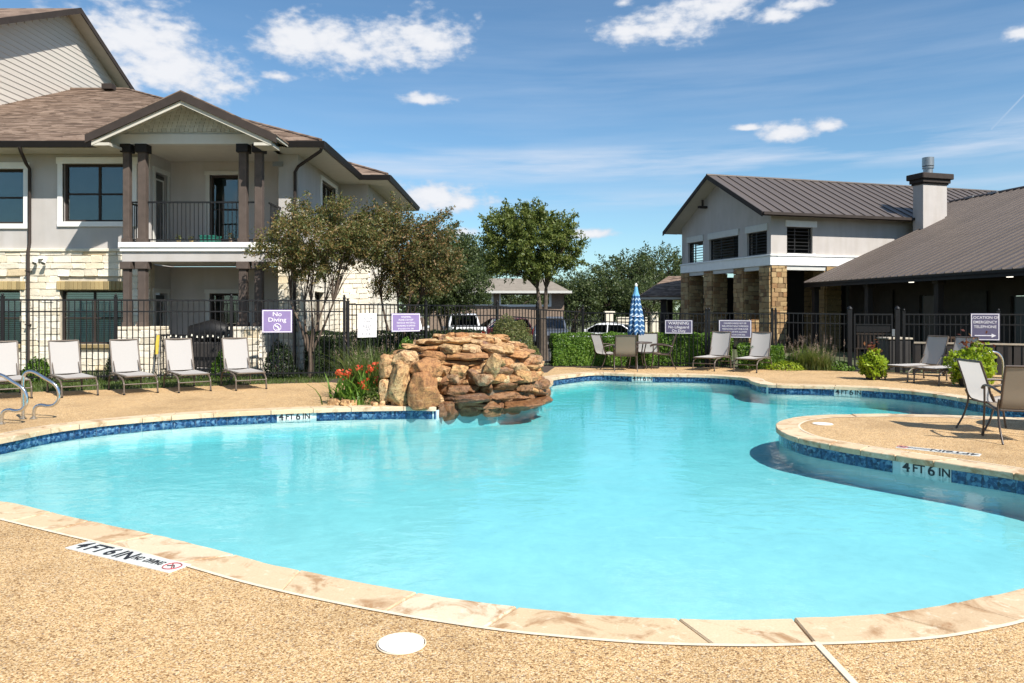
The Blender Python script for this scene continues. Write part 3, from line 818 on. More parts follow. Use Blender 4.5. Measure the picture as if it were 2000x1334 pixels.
for q in rest:
    _, _, i, c, d = q
    if any((c - l).length < r for l, r in lab_skip): continue
    mb.box(-0.0735, 0.0735, -0.006, 0.004, -0.0735, 0.0735, TRS((c.x, c.y, -0.132), math.atan2(d.y, d.x) + math.pi, (d.length / 0.150, 1, 1)))
mb.build('tile_row', 'pool_tile', shell, kind='stuff')
# depth markers on the waterline: white tiles with black figures
for (lp, nm_) in labels_at:
    j = min(range(NE), key=lambda q: (wall_line[q] - lp).length)
    c = wall_line[j]; d = wall_line[(j + 7) % NE] - wall_line[j - 7]
    ang = math.atan2(d.y, d.x) + math.pi
    M = TRS((c.x, c.y, -0.132), ang)
    # five tiles that follow the wall, each figure on its own tile
    chars = ['4', 'FT', '6', 'IN']
    th = thing('depth_marker', {'near': 'white tiles reading 4 FT 6 IN under the coping left of the rocks',
          'pen': 'white tiles reading 4 FT 6 IN on the right peninsula wall',
          'far': 'tiny white depth marker on the far right pool wall left of the two side-on loungers',
          'back': 'tiny white depth marker on the back pool wall below the patio table'}[nm_], 'depth marker', (c.x, c.y, -0.132), ang, group='waterline depth markers')
    for q, ch in enumerate(chars):
        off = (q - 1.5) * 0.13
        fj = (j - off / 0.05) % NE; jj = int(fj); cc = wall_line[jj].lerp(wall_line[(jj + 1) % NE], fj - jj); dd = wall_line[(jj + 2) % NE] - wall_line[jj - 2]
        Mt = TRS((cc.x, cc.y, -0.132), math.atan2(dd.y, dd.x) + math.pi)
        t_ = MB(); t_.bbox(-0.064, 0.064, -0.011, 0.004, -0.074, 0.074, 0.002, Mt); tt_ = t_.build('tile', 'marker_tile', th)
        text_obj(ch, 0.155 if len(ch) == 1 else 0.12, Mt @ Matrix.Translation((0, -0.0125, 0.013)) @ UPRIGHT, 'letter_black', tt_)

# coping flagstones
outer = offset(CW)
coping = thing('pool_coping', 'x', None); del coping['label']; coping['kind'] = 'structure'
i = 0; r2 = random.Random(3)
zig = 0.0
while i < NE:
    L = r2.choice([8, 10, 11, 13, 15, 17, 12])
    if NE - i - L < 7: L = NE - i
    j = i + L
    zig2 = r2.uniform(-3.4, 3.4) if j < NE else 0.0
    def pick(line, s_): 
        s_ = s_ % NE; a_ = int(s_); return line[a_].lerp(line[(a_ + 1) % NE], s_ - a_)
    g_ = 0.10
    n_ = max(3, L // 2)
    inn = [pick(edge, i + g_ + (L - 2 * g_) * q / n_) + nor[int(i + L * q / n_) % NE] * r2.uniform(-.004, .005) for q in range(n_ + 1)]
    a0 = i + zig + g_; a1 = j + zig2 - g_
    outp = [pick(outer, a0 + (a1 - a0) * q / n_) for q in range(n_ + 1)]
    mid = [pick(offset_mid, 0) for offset_mid in ()]
    ring = inn + outp[::-1]
    cen = sum(ring, Vector()) / len(ring)
    zt = r2.uniform(-0.003, 0.004)
    if not rock_skip(cen) or cen.x > .55 or cen.y < 12.85:
        mb = MB()
        top = [(p.lerp(cen, 0.0) + (cen - p).normalized() * 0.008) for p in ring]
        m_ = len(ring)
        vs = [(p.x, p.y, zt) for p in top] + [(p.x, p.y, zt - 0.008) for p in ring] + [(p.x, p.y, -0.066) for p in ring]
        fs = [tuple(range(m_))]
        for a_ in range(m_):
            b_ = (a_ + 1) % m_
            fs.append((a_, b_, m_ + b_, m_ + a_)); fs.append((m_ + a_, m_ + b_, 2 * m_ + b_, 2 * m_ + a_))
        fs.append(tuple(range(3 * m_ - 1, 2 * m_ - 1, -1)))
        mb.add(vs, fs); mb.build('stone', 'coping_stone', coping)
    i = j; zig = zig2
# mortar bed below the coping, shows in the joints
mb = MB()
in2, out2 = offset(0.03), offset(CW)
mb.sheet([[(p.x, p.y, -0.012) for p in in2 + [in2[0]]], [(p.x, p.y, -0.012) for p in out2 + [out2[0]]]])
mb.build('mortar_bed', 'joint_brown', coping)

# deck with the pool cut out
DECK = [V2(p) for p in [(-13, -7), (17, -7), (17, 16.9), (12.7, 18.4), (9.3, 19.4), (8.2, 20.0), (6.2, 21.1), (1.2, 21.2), (0.9, 19.4), (-.6, 17.6), (-1.2, 16.2), (-2.3, 15.1), (-3.0, 15.9), (-4.0, 16.75), (-5.6, 16.3), (-7.4, 15.45), (-9.6, 14.7), (-13, 13.2)]]
hole = dedupe(offset(CW + 0.002), edge, CW)[::3]
tri = tessellate_polygon([DECK, hole[::-1]])
allp = DECK + hole[::-1]
mb = MB(); mb.add([(p.x, p.y, -0.004) for p in allp], [tuple(t_) for t_ in tri]); 
deck = mb.build('pool_deck', 'pebble_deck', kind='structure')
for p_ in deck.data.polygons:
    if p_.normal.z < 0: p_.flip()
# cream sealing line between coping and deck
lo, hi = dedupe(offset(CW - 0.002), edge, CW - .01), None
mb = MB()
l1 = offset(CW - 0.006); l2 = offset(CW + 0.020)
mb.sheet([[(p.x, p.y, 0.0022) for p in l1 + [l1[0]]], [(p.x, p.y, 0.0022) for p in l2 + [l2[0]]]]); mb.build('deck_joint', 'grout_line', kind='structure')
a, b = G(1593, 1254), G(1668, 1334); dr = (b - a).normalized(); sdv = Vector((dr.y, -dr.x, 0)) * 0.016
e = b + dr * 2.5
mb = MB(); mb.slab([a - sdv + Vector((0, 0, .003)), a + sdv + Vector((0, 0, .003)), e + sdv + Vector((0, 0, .003)), e - sdv + Vector((0, 0, .003))], (0, 0, -.01)); mb.build('expansion_joint', 'grout_line', kind='structure')

# terrain: one sheet to the horizon; under the deck it drops out of sight below the pool
def gz(x, y):
    base = -0.035
    if y > 22.5: base = -0.035 - 0.5 * min(1, (y - 22.5) / 6.0)
    if x < -3 and y > 16.5: base = max(base, -0.035 - 0.45 * max(0, min(1, (x + 3) / 4)) )
    if x < -3.5: base = -0.035 if y < 34 else -0.035 - .4 * min(1, (y - 34) / 6)
    if x > 9: base = max(base, -0.30)
    return base
xs = [-900, -300, -120, -60, -30, -20] + [(-14 + 1.0 * i) for i in range(0, 33)] + [24, 34, 60, 120, 300, 900]
ys = [-900, -300, -100, -30, -12] + [(-8 + 1.0 * i) for i in range(0, 45)] + [42, 50, 70, 120, 300, 900, 2500]
DECKIN = [p for p in DECK]
def gz2(x, y):
    if inside(DECKIN, x, y) and min((Vector((x, y, 0)) - p).length for p in DECKIN) > .2:
        # well inside the deck
        ok = all(inside(DECKIN, x + a_, y + b_) for a_ in (-1.05, 1.05) for b_ in (-1.05, 1.05))
        if ok: return -1.2
    if inside(edge, x, y) or min((q - Vector((x, y, 0))).length for q in edge[::10]) < 1.7: return -1.2
    return gz(x, y)
grid = [[(x, y, gz2(x, y)) for x in xs] for y in ys]
mb = MB(); mb.sheet(grid); ground = mb.build('ground', 'ground_mat', kind='structure')
# mulch beds and lawn strip along the fence
def bed(name, pts, z, mat):
    mb = MB(); pts = [V2(p) for p in pts]; tr_ = tessellate_polygon([pts]); mb.add([(p.x, p.y, z) for p in pts], [tuple(t_) for t_ in tr_]); o = mb.build(name, mat, kind='structure')
    for p_ in o.data.polygons:
        if p_.normal.z < 0: p_.flip()
    return o
bed('planting_bed', [(-7.3, 15.3), (-4.0, 16.7), (-3.0, 15.85), (-2.3, 15.05), (-.8, 16.6), (.9, 19.3), (1.2, 21.15), (6.2, 21.05), (9.4, 19.35), (9.4, 20.4), (2.2, 23.0), (-.8, 21.2), (-4, 18.4), (-7.3, 17.5)], -0.012, 'mulch')
bed('parking_lot', [(-22, 31), (45, 31), (45, 62), (-22, 62)], -0.50, 'asphalt')

# deck depth markers, set in the deck
def deck_marker(p0, p1, w, label, flip=False):
    d = (p1 - p0); L = d.length; c = (p0 + p1) / 2; ang = math.atan2(d.y, d.x)
    M = TRS((c.x, c.y, 0), ang)
    t_ = thing('deck_depth_marker', label, 'depth marker', (c.x, c.y, 0), ang, 'deck depth markers')
    n = 7; s_ = L / n
    strs = ['4', 'FT', '6', 'IN', 'NO', 'DIVING', '']
    ws = [1.0, 1.05, .95, .95, .75, 1.3, 1.0]; tot = sum(ws); x = -L / 2
    for q in range(n):
        wq = ws[q] * L / tot
        b_ = MB(); b_.bbox(x + .001, x + wq - .001, -w / 2, w / 2, -0.01, 0.0025, 0.0015, M); tt = b_.build('tile', 'marker_tile', t_)
        Mt = M @ Matrix.Translation((x + wq / 2, 0, 0.004))
        sz = w * (1.05 if q < 4 else 0.52)
        if strs[q]: text_obj(strs[q], sz, Mt, 'letter_black', tt, xs=0.9 if q < 4 else 0.58, ext=0.0006)
        else:
            r_ = MB(); r_.tube([Mt @ Vector((math.cos(a_) * w * .34, math.sin(a_) * w * .34, 0)) for a_ in [2 * math.pi * i_ / 24 for i_ in range(24)]], 0.004, 4, closed=True)
            r_.tube([Mt @ Vector((-w * .24, w * .24, 0)), Mt @ Vector((w * .24, -w * .24, 0))], 0.004, 4)
            r_.build('no_diving_ring', 'letter_red', tt)
            s_m = MB(); s_m.tube([Mt @ Vector(p) for p in ((-.035, -.01, 0), (.0, .015, 0), (.04, -.02, 0))], 0.004, 4); s_m.build('diver_symbol', 'letter_black', tt)
        x += wq
deck_marker(G(150, 1063.5), G(352, 1110.5), 0.165, 'white deck tiles reading 4 FT 6 IN NO DIVING on the near left deck')
deck_marker(G(1915, 889), G(1752, 872), 0.165, 'white deck tiles reading 4 FT 6 IN upside down on the right peninsula')

# skimmer lids
def lid(name, px, py, r, label):
    c = G(px, py); th = thing(name, label, 'skimmer lid', tuple(c), 0, 'round white skimmer lids in the deck')
    m_ = MB(); m_.cyl((c.x, c.y, -0.004), r, 0.010, 40); m_.build('lid', 'plastic_white', th)
    m_ = MB(); m_.tube([(c.x + math.cos(a_) * (r + .008), c.y + math.sin(a_) * (r + .008), 0.001) for a_ in [2 * math.pi * i_ / 40 for i_ in range(40)]], 0.004, 5, closed=True); m_.build('collar', 'grout_line', th)
lid('skimmer_lid', 784, 1257, 0.108, 'large round white skimmer lid in the front pebble deck')
lid('skimmer_lid', 1607, 828, 0.13, 'small round white lid at the tip of the right peninsula')

# ------------------------------------------------------------------ rock waterfall
def rock_mesh(seed, boxy=3.2, rough=0.10, cuts=7):
    rr = random.Random(seed)
    bm = bmesh.new(); bmesh.ops.create_icosphere(bm, subdivisions=4, radius=1.0)
    planes = []
    for _ in range(cuts):
        n = Vector((rr.uniform(-1, 1), rr.uniform(-1, 1), rr.uniform(-.35, .35))).normalized(); planes.append((n, rr.uniform(0.72, 0.98)))
    for _ in range(4):
        n = Vector((rr.uniform(-1, 1), rr.uniform(-1, 1), rr.choice((-1, 1)) * rr.uniform(.7, 1.2))).normalized(); planes.append((n, rr.uniform(0.98, 1.2)))
    o = Vector((rr.uniform(0, 50), rr.uniform(0, 50), rr.uniform(0, 50)))
    for v in bm.verts:
        p = v.co.copy()
        k = (abs(p.x) ** boxy + abs(p.y) ** boxy + abs(p.z) ** boxy) ** (1 / boxy)
        p = p / k
        for n, d in planes:
            q = p.dot(n) - d
            if q > 0: p -= n * q * 0.92
        p += p.normalized() * (noise.noise(p * 1.7 + o) * rough + noise.noise(p * 5 + o) * rough * .45 + noise.noise(p * 11 + o) * rough * .32)
        v.co = p
    me = bpy.data.meshes.new('rock'); bm.to_mesh(me); bm.free()
    me.polygons.foreach_set('use_smooth', [True] * len(me.polygons))
    me.set_sharp_from_angle(angle=R(24))
    return me
rocks_src = [rock_mesh(100 + i, rng.uniform(4.0, 9.0), rng.uniform(.07, .12), rng.randint(9, 15)) for i in range(12)]
def mats_of(src, mat):
    out = []
    for m_ in src:
        c = m_.copy(); c.materials.clear(); c.materials.append(MATS[mat]); out.append(c)
    return out
bould_src = [rock_mesh(300 + i, 4.2, .13, 16) for i in range(6)]
bl_pale, bl_dry = mats_of(bould_src, 'rock_pale'), mats_of(bould_src, 'rock_dry')
rk_dry, rk_wet, rk_pale = mats_of(rocks_src, 'rock_dry'), mats_of(rocks_src, 'rock_wet'), mats_of(rocks_src, 'rock_pale')
wf = thing('rock_waterfall', 'stacked mound of orange brown boulders and slabs at the pool edge', 'rock waterfall', (-.7, 14.4, 0))
rr = random.Random(21)
CX, CY, RA, RB, ROT = -0.80, 14.4, 1.58, 1.42, R(24)
def ell(th_, s_, sx_=0, sy_=0):
    x = RA * s_ * math.cos(th_); y = RB * s_ * math.sin(th_)
    return Vector((CX + sx_ + x * math.cos(ROT) - y * math.sin(ROT), CY + sy_ + x * math.sin(ROT) + y * math.cos(ROT), 0))
# solid core under the stones
core = MB()
prof = [(-.12, .86), (.12, .88), (.45, .80), (.72, .68), (.90, .52), (1.0, .3), (1.02, .02)]
rows_ = []
for z, s_ in prof:
    row = []
    for k_ in range(41):
        a_ = 2 * math.pi * k_ / 40; p = ell(a_, s_); q = noise.noise(Vector((p.x * 1.5, p.y * 1.5, z * 2))) * .06
        row.append((p.x + q, p.y + q, z))
    rows_.append(row)
core.sheet(rows_); core.build('mortar_core', 'mortar_brown', wf)
layers = [(-.155, .14, .985), (-.02, .18, 1.0), (.15, .16, .985), (.31, .155, .95), (.455, .145, .91), (.59, .14, .86), (.72, .13, .79), (.84, .12, .70), (.95, .11, .57), (1.04, .09, .40)]
for li, (z, h, s_) in enumerate(layers):
    th_ = rr.uniform(0, .4); end = th_ + 2 * math.pi
    while th_ < end - .1:
        wlen = rr.choice([rr.uniform(.20, .34), rr.uniform(.34, .52), rr.uniform(.5, .85)]) * (1.0 if li > 1 else 1.1)
        p = ell(th_, s_); rad = (Vector((p.x - CX, p.y - CY, 0))).length
        dth = wlen / max(rad, .5)
        tm = th_ + dth / 2
        # profile: left end steeper, right end slopes
        dirx = math.cos(tm + ROT)
        sc_ = s_ * (1.0 if dirx < .2 else 1.0 - .34 * (li / 9) * (dirx - .2))
        ledge = rr.uniform(-.11, .10)
        p = ell(tm, sc_ - .10 + ledge)
        p2 = ell(tm + .05, sc_ - .10 + ledge); tang = math.atan2((p2 - p).y, (p2 - p).x)
        hh = h * (rr.uniform(.62, .95) if wlen > .5 else rr.uniform(.9, 1.5))
        front = p.y < CY + .1
        wet = front and li <= 2 and -1.25 < p.x < .8
        if li == 3 and front and -.9 < p.x < 0 and rr.random() < .5: wet = True
        src = rk_wet if wet and rr.random() < .95 else (rk_pale if (li >= 7 and rr.random() < .75) or rr.random() < .13 else rk_dry)
        dep = rr.uniform(.20, .34)
        place('rock', src[rr.randrange(12)], None, wf, TRS((p.x, p.y, z + h * .5), tang + rr.uniform(-.22, .22), (wlen * .56, dep, hh * .54), rr.uniform(-.16, .16), rr.uniform(-.13, .13)))
        th_ += dth
for q in range(46):
    a_ = rr.uniform(math.pi * .85, math.pi * 2.05); li = rr.randrange(2, 10); z, h, s_ = layers[li]
    p = ell(a_ - ROT, s_ * (1 - .2 * (li / 9) * max(0, math.cos(a_))) - .03)
    place('rock', (rk_dry if rr.random() < .75 else rk_pale)[rr.randrange(12)], None, wf, TRS((p.x, p.y, z + rr.uniform(-.03, .1)), rr.uniform(0, 6), (rr.uniform(.07, .17), rr.uniform(.07, .14), rr.uniform(.03, .085)), rr.uniform(-.4, .4), rr.uniform(-.4, .4)))
# foot stones that stand in the water along the pool edge
i_ = 0
while i_ < NE:
    p = edge[i_]
    if rock_skip(p) and p.x < .72:
        st_ = rr.randint(6, 10); q_ = p + nor[i_] * rr.uniform(.02, .07); d_ = edge[(i_ + 2) % NE] - edge[i_ - 2]
        place('rock', rk_wet[rr.randrange(12)], None, wf, TRS((q_.x, q_.y, -.13 + rr.uniform(-.01, .03)), math.atan2(d_.y, d_.x) + rr.uniform(-.15, .15), (st_ * .031, .15, rr.uniform(.10, .15)), rr.uniform(-.08, .08), rr.uniform(-.08, .08)))
        i_ += st_
    else: i_ += 1
# capstones in the middle
for q in range(16):
    a_ = rr.uniform(0, 6.28); s_ = rr.uniform(0, .42); p = ell(a_, s_)
    place('rock', rk_pale[q % 12] if q % 2 else rk_dry[q % 12], None, wf, TRS((p.x, p.y, 1.02 + rr.uniform(-.02, .04)), rr.uniform(0, 6), (rr.uniform(.22, .40), rr.uniform(.16, .28), rr.uniform(.045, .075)), rr.uniform(-.12, .12), rr.uniform(-.12, .12)))
# the big boulders at the left front foot
def boulder(px, py, Y, sx_, sy_, sz_, rz, src, k_, name='boulder', tilt=0):
    p = P(px, py, Y); place(name, src[k_ % len(src)], None, wf, TRS(p, rz, (sx_, sy_, sz_), tilt, tilt * .5))
boulder(829, 763, 12.55, .285, .25, .31, .2, bl_dry, 2)
boulder(782, 752, 12.75, .23, .24, .37, .5, bl_pale, 5, tilt=.12)
boulder(757, 716, 12.95, .16, .2, .20, .9, bl_pale, 7)
boulder(752, 765, 12.8, .12, .16, .20, .3, bl_dry, 1)
boulder(835, 720, 12.75, .26, .26, .17, -.3, bl_dry, 9, tilt=.15)
boulder(793, 702, 12.95, .22, .22, .15, .1, bl_pale, 3)
boulder(962, 715, 13.05, .13, .18, .21, .6, rk_pale, 8, tilt=.5)
boulder(932, 778, 12.95, .12, .1, .07, .1, rk_pale, 4)
boulder(893, 762, 13.0, .24, .2, .09, .05, rk_wet, 6)
boulder(905, 783, 13.12, .36, .2, .13, .0, rk_wet, 0)
boulder(985, 776, 13.5, .38, .2, .13, .25, rk_wet, 11)
boulder(1040, 762, 14.2, .28, .22, .13, .6, rk_wet, 10)
boulder(945, 742, 13.0, .19, .16, .10, .1, rk_dry, 3)
boulder(1020, 735, 13.5, .19, .16, .11, .2, rk_dry, 8)
boulder(860, 800, 12.66, .11, .10, .12, .4, rk_wet, 4)
boulder(874, 797, 12.80, .12, .10, .11, .1, rk_wet, 7)
# loose stones in the flower bed at the foot
for q in range(34):
    x = rr.uniform(-3.05, -1.75); y = 12.52 + rr.uniform(.02, .42) + (x + 1.9) * -.12
    sc_ = rr.uniform(.035, .085)
    o = place('loose_stone', rk_pale[q % 12] if q % 3 else rk_dry[q % 12], None, None, TRS((x, y, sc_ * .4), rr.uniform(0, 6), (sc_ * 1.3, sc_, sc_ * .8)))
    tag(o, 'small loose tan stone in the flower bed beside the rock waterfall', 'stone', 'loose stones left of the rock waterfall')
# ------------------------------------------------------------------ apartment building on the left
apt = thing('apartment_building', 'two storey grey stucco apartment house with limestone base and brown shingle roofs on the left', 'apartment building', (-9, 20, 0))
def stone_src(n, sd_):
    out = []
    r_ = random.Random(sd_)
    for i in range(n):
        m_ = MB(); m_.bbox(-.5, .5, -.5, .5, -.5, .5, 0.06); me = m_.mesh('stone')
        for v in me.vertices:
            v.co.x += r_.uniform(-.03, .03); v.co.z += r_.uniform(-.05, .05)
            if v.co.y < 0: v.co.y += r_.uniform(-.18, .12)
        out.append(me)
    return out
lime_src = [m_ for m_ in stone_src(7, 5)]
for m_ in lime_src: m_.materials.append(MATS['limestone'])
def ashlar_wall(M, x0, x1, z0, z1, opens, parent, src, budget, ch=(.13, .20), cl=(.28, .62), th=.07, joined=None, mat='limestone', name='stone', seed=1, gap=.009):
    r_ = random.Random(seed); z = z0; n = 0
    while z < z1 - .04:
        h = r_.uniform(*ch)
        if z + h > z1 - .06: h = z1 - z
        x = x0 - r_.uniform(0, .2)
        while x < x1 - .02:
            w = r_.uniform(*cl)
            a, b = max(x, x0), min(x + w, x1)
            if x1 - b < .08: b = x1
            segs = [(a, b)]
            for o in opens:
                if z + h > o[2] + .02 and z < o[3] - .02:
                    ns_ = []
                    for (p, q) in segs:
                        if q <= o[0] or p >= o[1]: ns_.append((p, q))
                        else:
                            if p < o[0]: ns_.append((p, o[0]))
                            if q > o[1]: ns_.append((o[1], q))
                    segs = ns_
            for (p, q) in segs:
                if q - p < .03: continue
                Mt = M @ TRS(((p + q) / 2, -th / 2 + .012 + r_.uniform(-.01, .01), z + h / 2), 0, (q - p - gap, th, h - gap))
                if joined is None and n < budget:
                    place(name, src[r_.randrange(len(src))], None, parent, Mt); n += 1
                elif joined is not None:
                    me = src[r_.randrange(len(src))]
                    joined.add([Mt @ v.co for v in me.vertices], [tuple(p_.vertices) for p_ in me.polygons])
            x = b if b == x1 else x + w
        z += h
    return n
SC = 20 / F
def fx(px, Y=20): return (px - 1000) * Y / F
def fz(py, Y=20): return H + (HY - py) * Y / F
WM = frame((0, 20, 0), (1, 0, 0))      # facade frame: local x = world x, y = depth behind 20
XL, XR = -17.0, -5.64
RX0, RX1 = -9.55, -6.16                # porch recess
win_up = [(fx(123), fx(258), fz(433), fz(320)), (fx(-75), fx(47), fz(437), fz(330))]
win_lo = [(fx(118), fx(243), fz(672), fz(567)), (fx(-85), fx(42), fz(672), fz(567))]
mb = MB()
wall_mb(RX0, 3.2, 5.78, .25, win_up, mb, WM, XL); wall_mb(XR, 3.2, 5.78, .25, [], mb, WM, RX1)
# recess side and back walls, both storeys, front slab edges
door_y = (20.22, 20.98)
for zb, zt in ((3.25, 5.78), (0, 2.8)):
    dm = frame((RX0, 20.25, 0), (0, 1, 0))   # x runs to +Y, wall faces +x ... thickness goes to -x
    wall_mb(.97, zb, zt, .2, [(.0, .72, zb - .01, zb + 2.05)], mb, dm, -.0)
bo_up = (fx(410, 21.2), fx(466, 21.2), fz(472, 21.2) , fz(342, 21.2)); bo_lo = (fx(410, 21.2), fx(466, 21.2), .35, fz(573, 21.2))
BM = frame((0, 21.2, 0), (1, 0, 0))
wall_mb(RX1, 3.25, 5.78, .2, [bo_up], mb, BM, RX0); wall_mb(RX1, 0, 2.8, .2, [bo_lo], mb, BM, RX0)
RM = frame((RX1, 21.2, 0), (0, -1, 0)); wall_mb(.95, 3.25, 5.78, .2, [], mb, RM, 0); wall_mb(.95, 0, 2.8, .2, [], mb, RM, 0)
# east walls
EM = frame((XR, 20.25, 0), (0, 1, 0))
ew = [(22.4 - 20.25, 24.2 - 20.25, 3.95, 5.45)]
EMr = frame((XR, 20.25, 0), (0, 1, 0))
# frame() puts 'into wall' on the left of u; for a wall seen from +x going +y that is -x: right
wall_mb(4.55, 3.2, 5.78, .25, ew, mb, EMr, 0)
JM = frame((XR, 24.8, 0), (1, 0, 0)); wall_mb(.94, 3.2, 5.78, .2, [], mb, JM, 0)
E2 = frame((-4.7, 25.0, 0), (0, 1, 0)); wall_mb(5.6, 3.2, 5.78, .2, [], mb, E2, 0)
mb.build('stucco_wall', 'stucco_grey', apt)
# lower storey backing with mortar colour
mb = MB()
wall_mb(RX0, 0, 3.195, .25, win_lo, mb, WM, XL); mb.build('base_wall', 'mortar_cream', apt); mb = MB(); wall_mb(XR, 0, 3.195, .25, [], mb, WM, RX1)
lw = [(1.2, 2.3, .9, 2.1)]
wall_mb(4.55, 0, 3.195, .25, lw, mb, EMr, 0); wall_mb(.94, 0, 3.195, .2, [], mb, JM, 0); wall_mb(5.6, 0, 3.195, .2, [], mb, E2, 0)
mb.build('base_wall', 'mortar_cream', apt)
lint_z = win_lo[0][3]
opens_s = [(o[0] - .0, o[1] + .0, o[2] - .12, o[3] + .24) for o in win_lo]
n1 = ashlar_wall(WM, -14.15, RX0, 0, 3.13, opens_s, apt, lime_src, 232, seed=4)
n2 = ashlar_wall(WM, RX1, XR, 0, 3.13, [], apt, lime_src, 60, seed=9)
js = MB()
ashlar_wall(EMr, -.25, 4.55, 0, 3.13, lw, apt, lime_src, 0, joined=js, seed=12); ashlar_wall(JM, 0, .94, 0, 3.13, [], apt, lime_src, 0, joined=js, seed=13); ashlar_wall(E2, -.2, 5.6, 0, 3.13, [], apt, lime_src, 0, joined=js, seed=14, cl=(.4, .8), ch=(.16, .24))
js.build('side_wall_stone', 'limestone', apt, kind='stuff')
# stone ledge
mb = MB()
mb.bbox(XL, RX0, 19.90, 20.02, 3.13, 3.21, .01); mb.bbox(RX1, XR + .1, 19.90, 20.02, 3.13, 3.21, .01); mb.bbox(XR - .02, XR + .10, 20.02, 24.79, 3.13, 3.21, .01)
mb.bbox(-4.72, -4.6, 24.9, 30.6, 3.13, 3.21, .01)
mb.build('ledge', 'limestone', apt)
# soldier bricks over lower windows and sills under
bs = MB(); bs.bbox(-.5, .5, -.5, .5, -.5, .5, .05); bme = bs.mesh('brick'); bme.materials.append(MATS['brick_tan'])
for o in win_lo:
    x = o[0] - .05
    while x < o[1] + .04:
        place('brick', bme, None, apt, TRS((x + .055, 19.955 + rng.uniform(-.006, .006), o[3] + .125), 0, (.102, .12, .225))); x += .112
    mb = MB(); x = o[0] - .03
    while x < o[1] + .02:
        w = rng.uniform(.25, .5); mb.bbox(x, min(x + w, o[1] + .03) - .008, 19.90, 20.1, o[2] - .11, o[2] - .005, .012); x += w
    mb.build('window_sill', 'brick_tan', apt)
for o in win_up: window(apt, WM, *o, cols=2, trim=.13, trim_mat='trim_white', head=.17, mat='fascia_brown')
for o in win_lo: window(apt, WM, *o, cols=2, mat='fascia_brown', blind=True, frame_w=.05)
window(apt, BM, *bo_up, cols=1, trim=.11, trim_mat='trim_sage', blind=False)
window(apt, BM, *bo_lo, cols=1, trim=.11, trim_mat='trim_sage')
window(apt, EMr, *ew[0], cols=2, trim=.11); window(apt, EMr, *lw[0], cols=1, trim=.0, blind=True)
# balcony and patio doors on the recess side wall (faces +x)
for zb in (3.25, 0.0):
    DMf = frame((RX0, 20.25, zb), (0, 1, 0))
    d = MB(); d.box(.04, .68, .05, .09, .02, 2.0, DMf); dd = d.build('door', 'door_dark', apt)
    g = MB(); g.box(.15, .57, .042, .052, .25, 1.85, DMf); g.build('pane', 'window_glass', dd)
    g = MB()
    for (a_, b_, c_, e_) in ((.11, .15, .21, 1.89), (.57, .61, .21, 1.89)): g.box(a_, b_, .03, .052, c_, e_, DMf)
    g.box(.15, .57, .031, .052, 1.85, 1.89, DMf); g.box(.15, .57, .031, .052, .21, .25, DMf); g.build('glazing_bead', 'trim_sage', dd)
    g = MB(); g.box(-.10, .0, -.03, .02, 0, 2.05, DMf); g.box(.72, .82, -.03, .02, 0, 2.05, DMf); g.box(-.12, .84, -.04, .02, 2.05, 2.17, DMf); g.build('door_trim', 'trim_sage', apt)
    g = MB(); g.tube([DMf @ Vector((.62, .04, 1.0)), DMf @ Vector((.62, -.03, 1.0)), DMf @ Vector((.54, -.03, 1.0))], .012, 8); g.build('handle', 'galv', dd)
# balcony slab, fascia bands, ceilings
mb = MB(); mb.bbox(-9.74, -6.04, 18.72, 18.84, 3.14, 3.27, .008); mb.bbox(-9.71, -6.07, 18.75, 18.86, 3.045, 3.138, .006); mb.bbox(-9.74, -9.66, 18.842, 19.9, 3.045, 3.27, .008); mb.bbox(-6.12, -6.04, 18.842, 19.9, 3.045, 3.27, .008)
mb.build('balcony_fascia', 'trim_white', apt)
mb = MB(); mb.bbox(-9.68, -6.10, 18.80, 18.98, 2.79, 3.043, .008); mb.bbox(-9.68, -9.5, 18.982, 19.9, 2.79, 3.043, .008); mb.bbox(-6.28, -6.10, 18.982, 19.9, 2.79, 3.043, .008); mb.build('balcony_beam', 'stucco_grey', apt)
mb = MB(); mb.box(-9.65, -6.13, 18.845, 21.19, 3.05, 3.25); mb.build('balcony_floor', 'stucco_grey', apt)
mb = MB(); mb.box(-9.60, -6.15, 18.90, 21.19, 5.74, 5.80); mb.build('porch_ceiling', 'soffit_cream', apt)
mb = MB(); mb.box(-9.49, -6.29, 18.985, 21.19, 2.81, 3.0); mb.build('porch_ceiling', 'soffit_cream', apt)
mb = MB(); mb.box(-9.9, -5.9, 18.3, 21.19, -.06, .02); mb.build('patio_slab', 'stucco_grey', apt)
mb = MB(); mb.bbox(-9.92, -5.98, 18.74, 18.92, 5.70, 5.95, .008); mb.bbox(-9.80, -9.62, 18.925, 19.99, 5.70, 5.95, .008); mb.bbox(-6.20, -6.02, 18.925, 19.99, 5.70, 5.95, .008)
mb.build('porch_beam', 'trim_sage', apt)
# columns
def column(x0, x1, z0, z1, cap):
    c = MB(); c.bbox(x0, x1, 18.76, 18.76 + (x1 - x0), z0, z1, .008); o = c.build('column', 'post_brown', apt)
    k_ = MB(); k_.bbox(x0 - .05, x1 + .05, 18.71, 18.81 + (x1 - x0), z1 - cap, z1 + .002, .008); k_.build('capital', 'gutter_brown' if z0 > 2 else 'post_brown', o)
    k_ = MB(); k_.bbox(x0 - .025, x1 + .025, 18.735, 18.785 + (x1 - x0), z0, z0 + .10, .006); k_.build('column_base', 'post_brown', o)
for (a, b) in ((-9.64, -9.48), (-9.27, -9.08), (-6.77, -6.58), (-6.38, -6.19)):
    column(a, b, 3.27, 5.70, .20); column(a, b, 1.19, 2.79, .18)
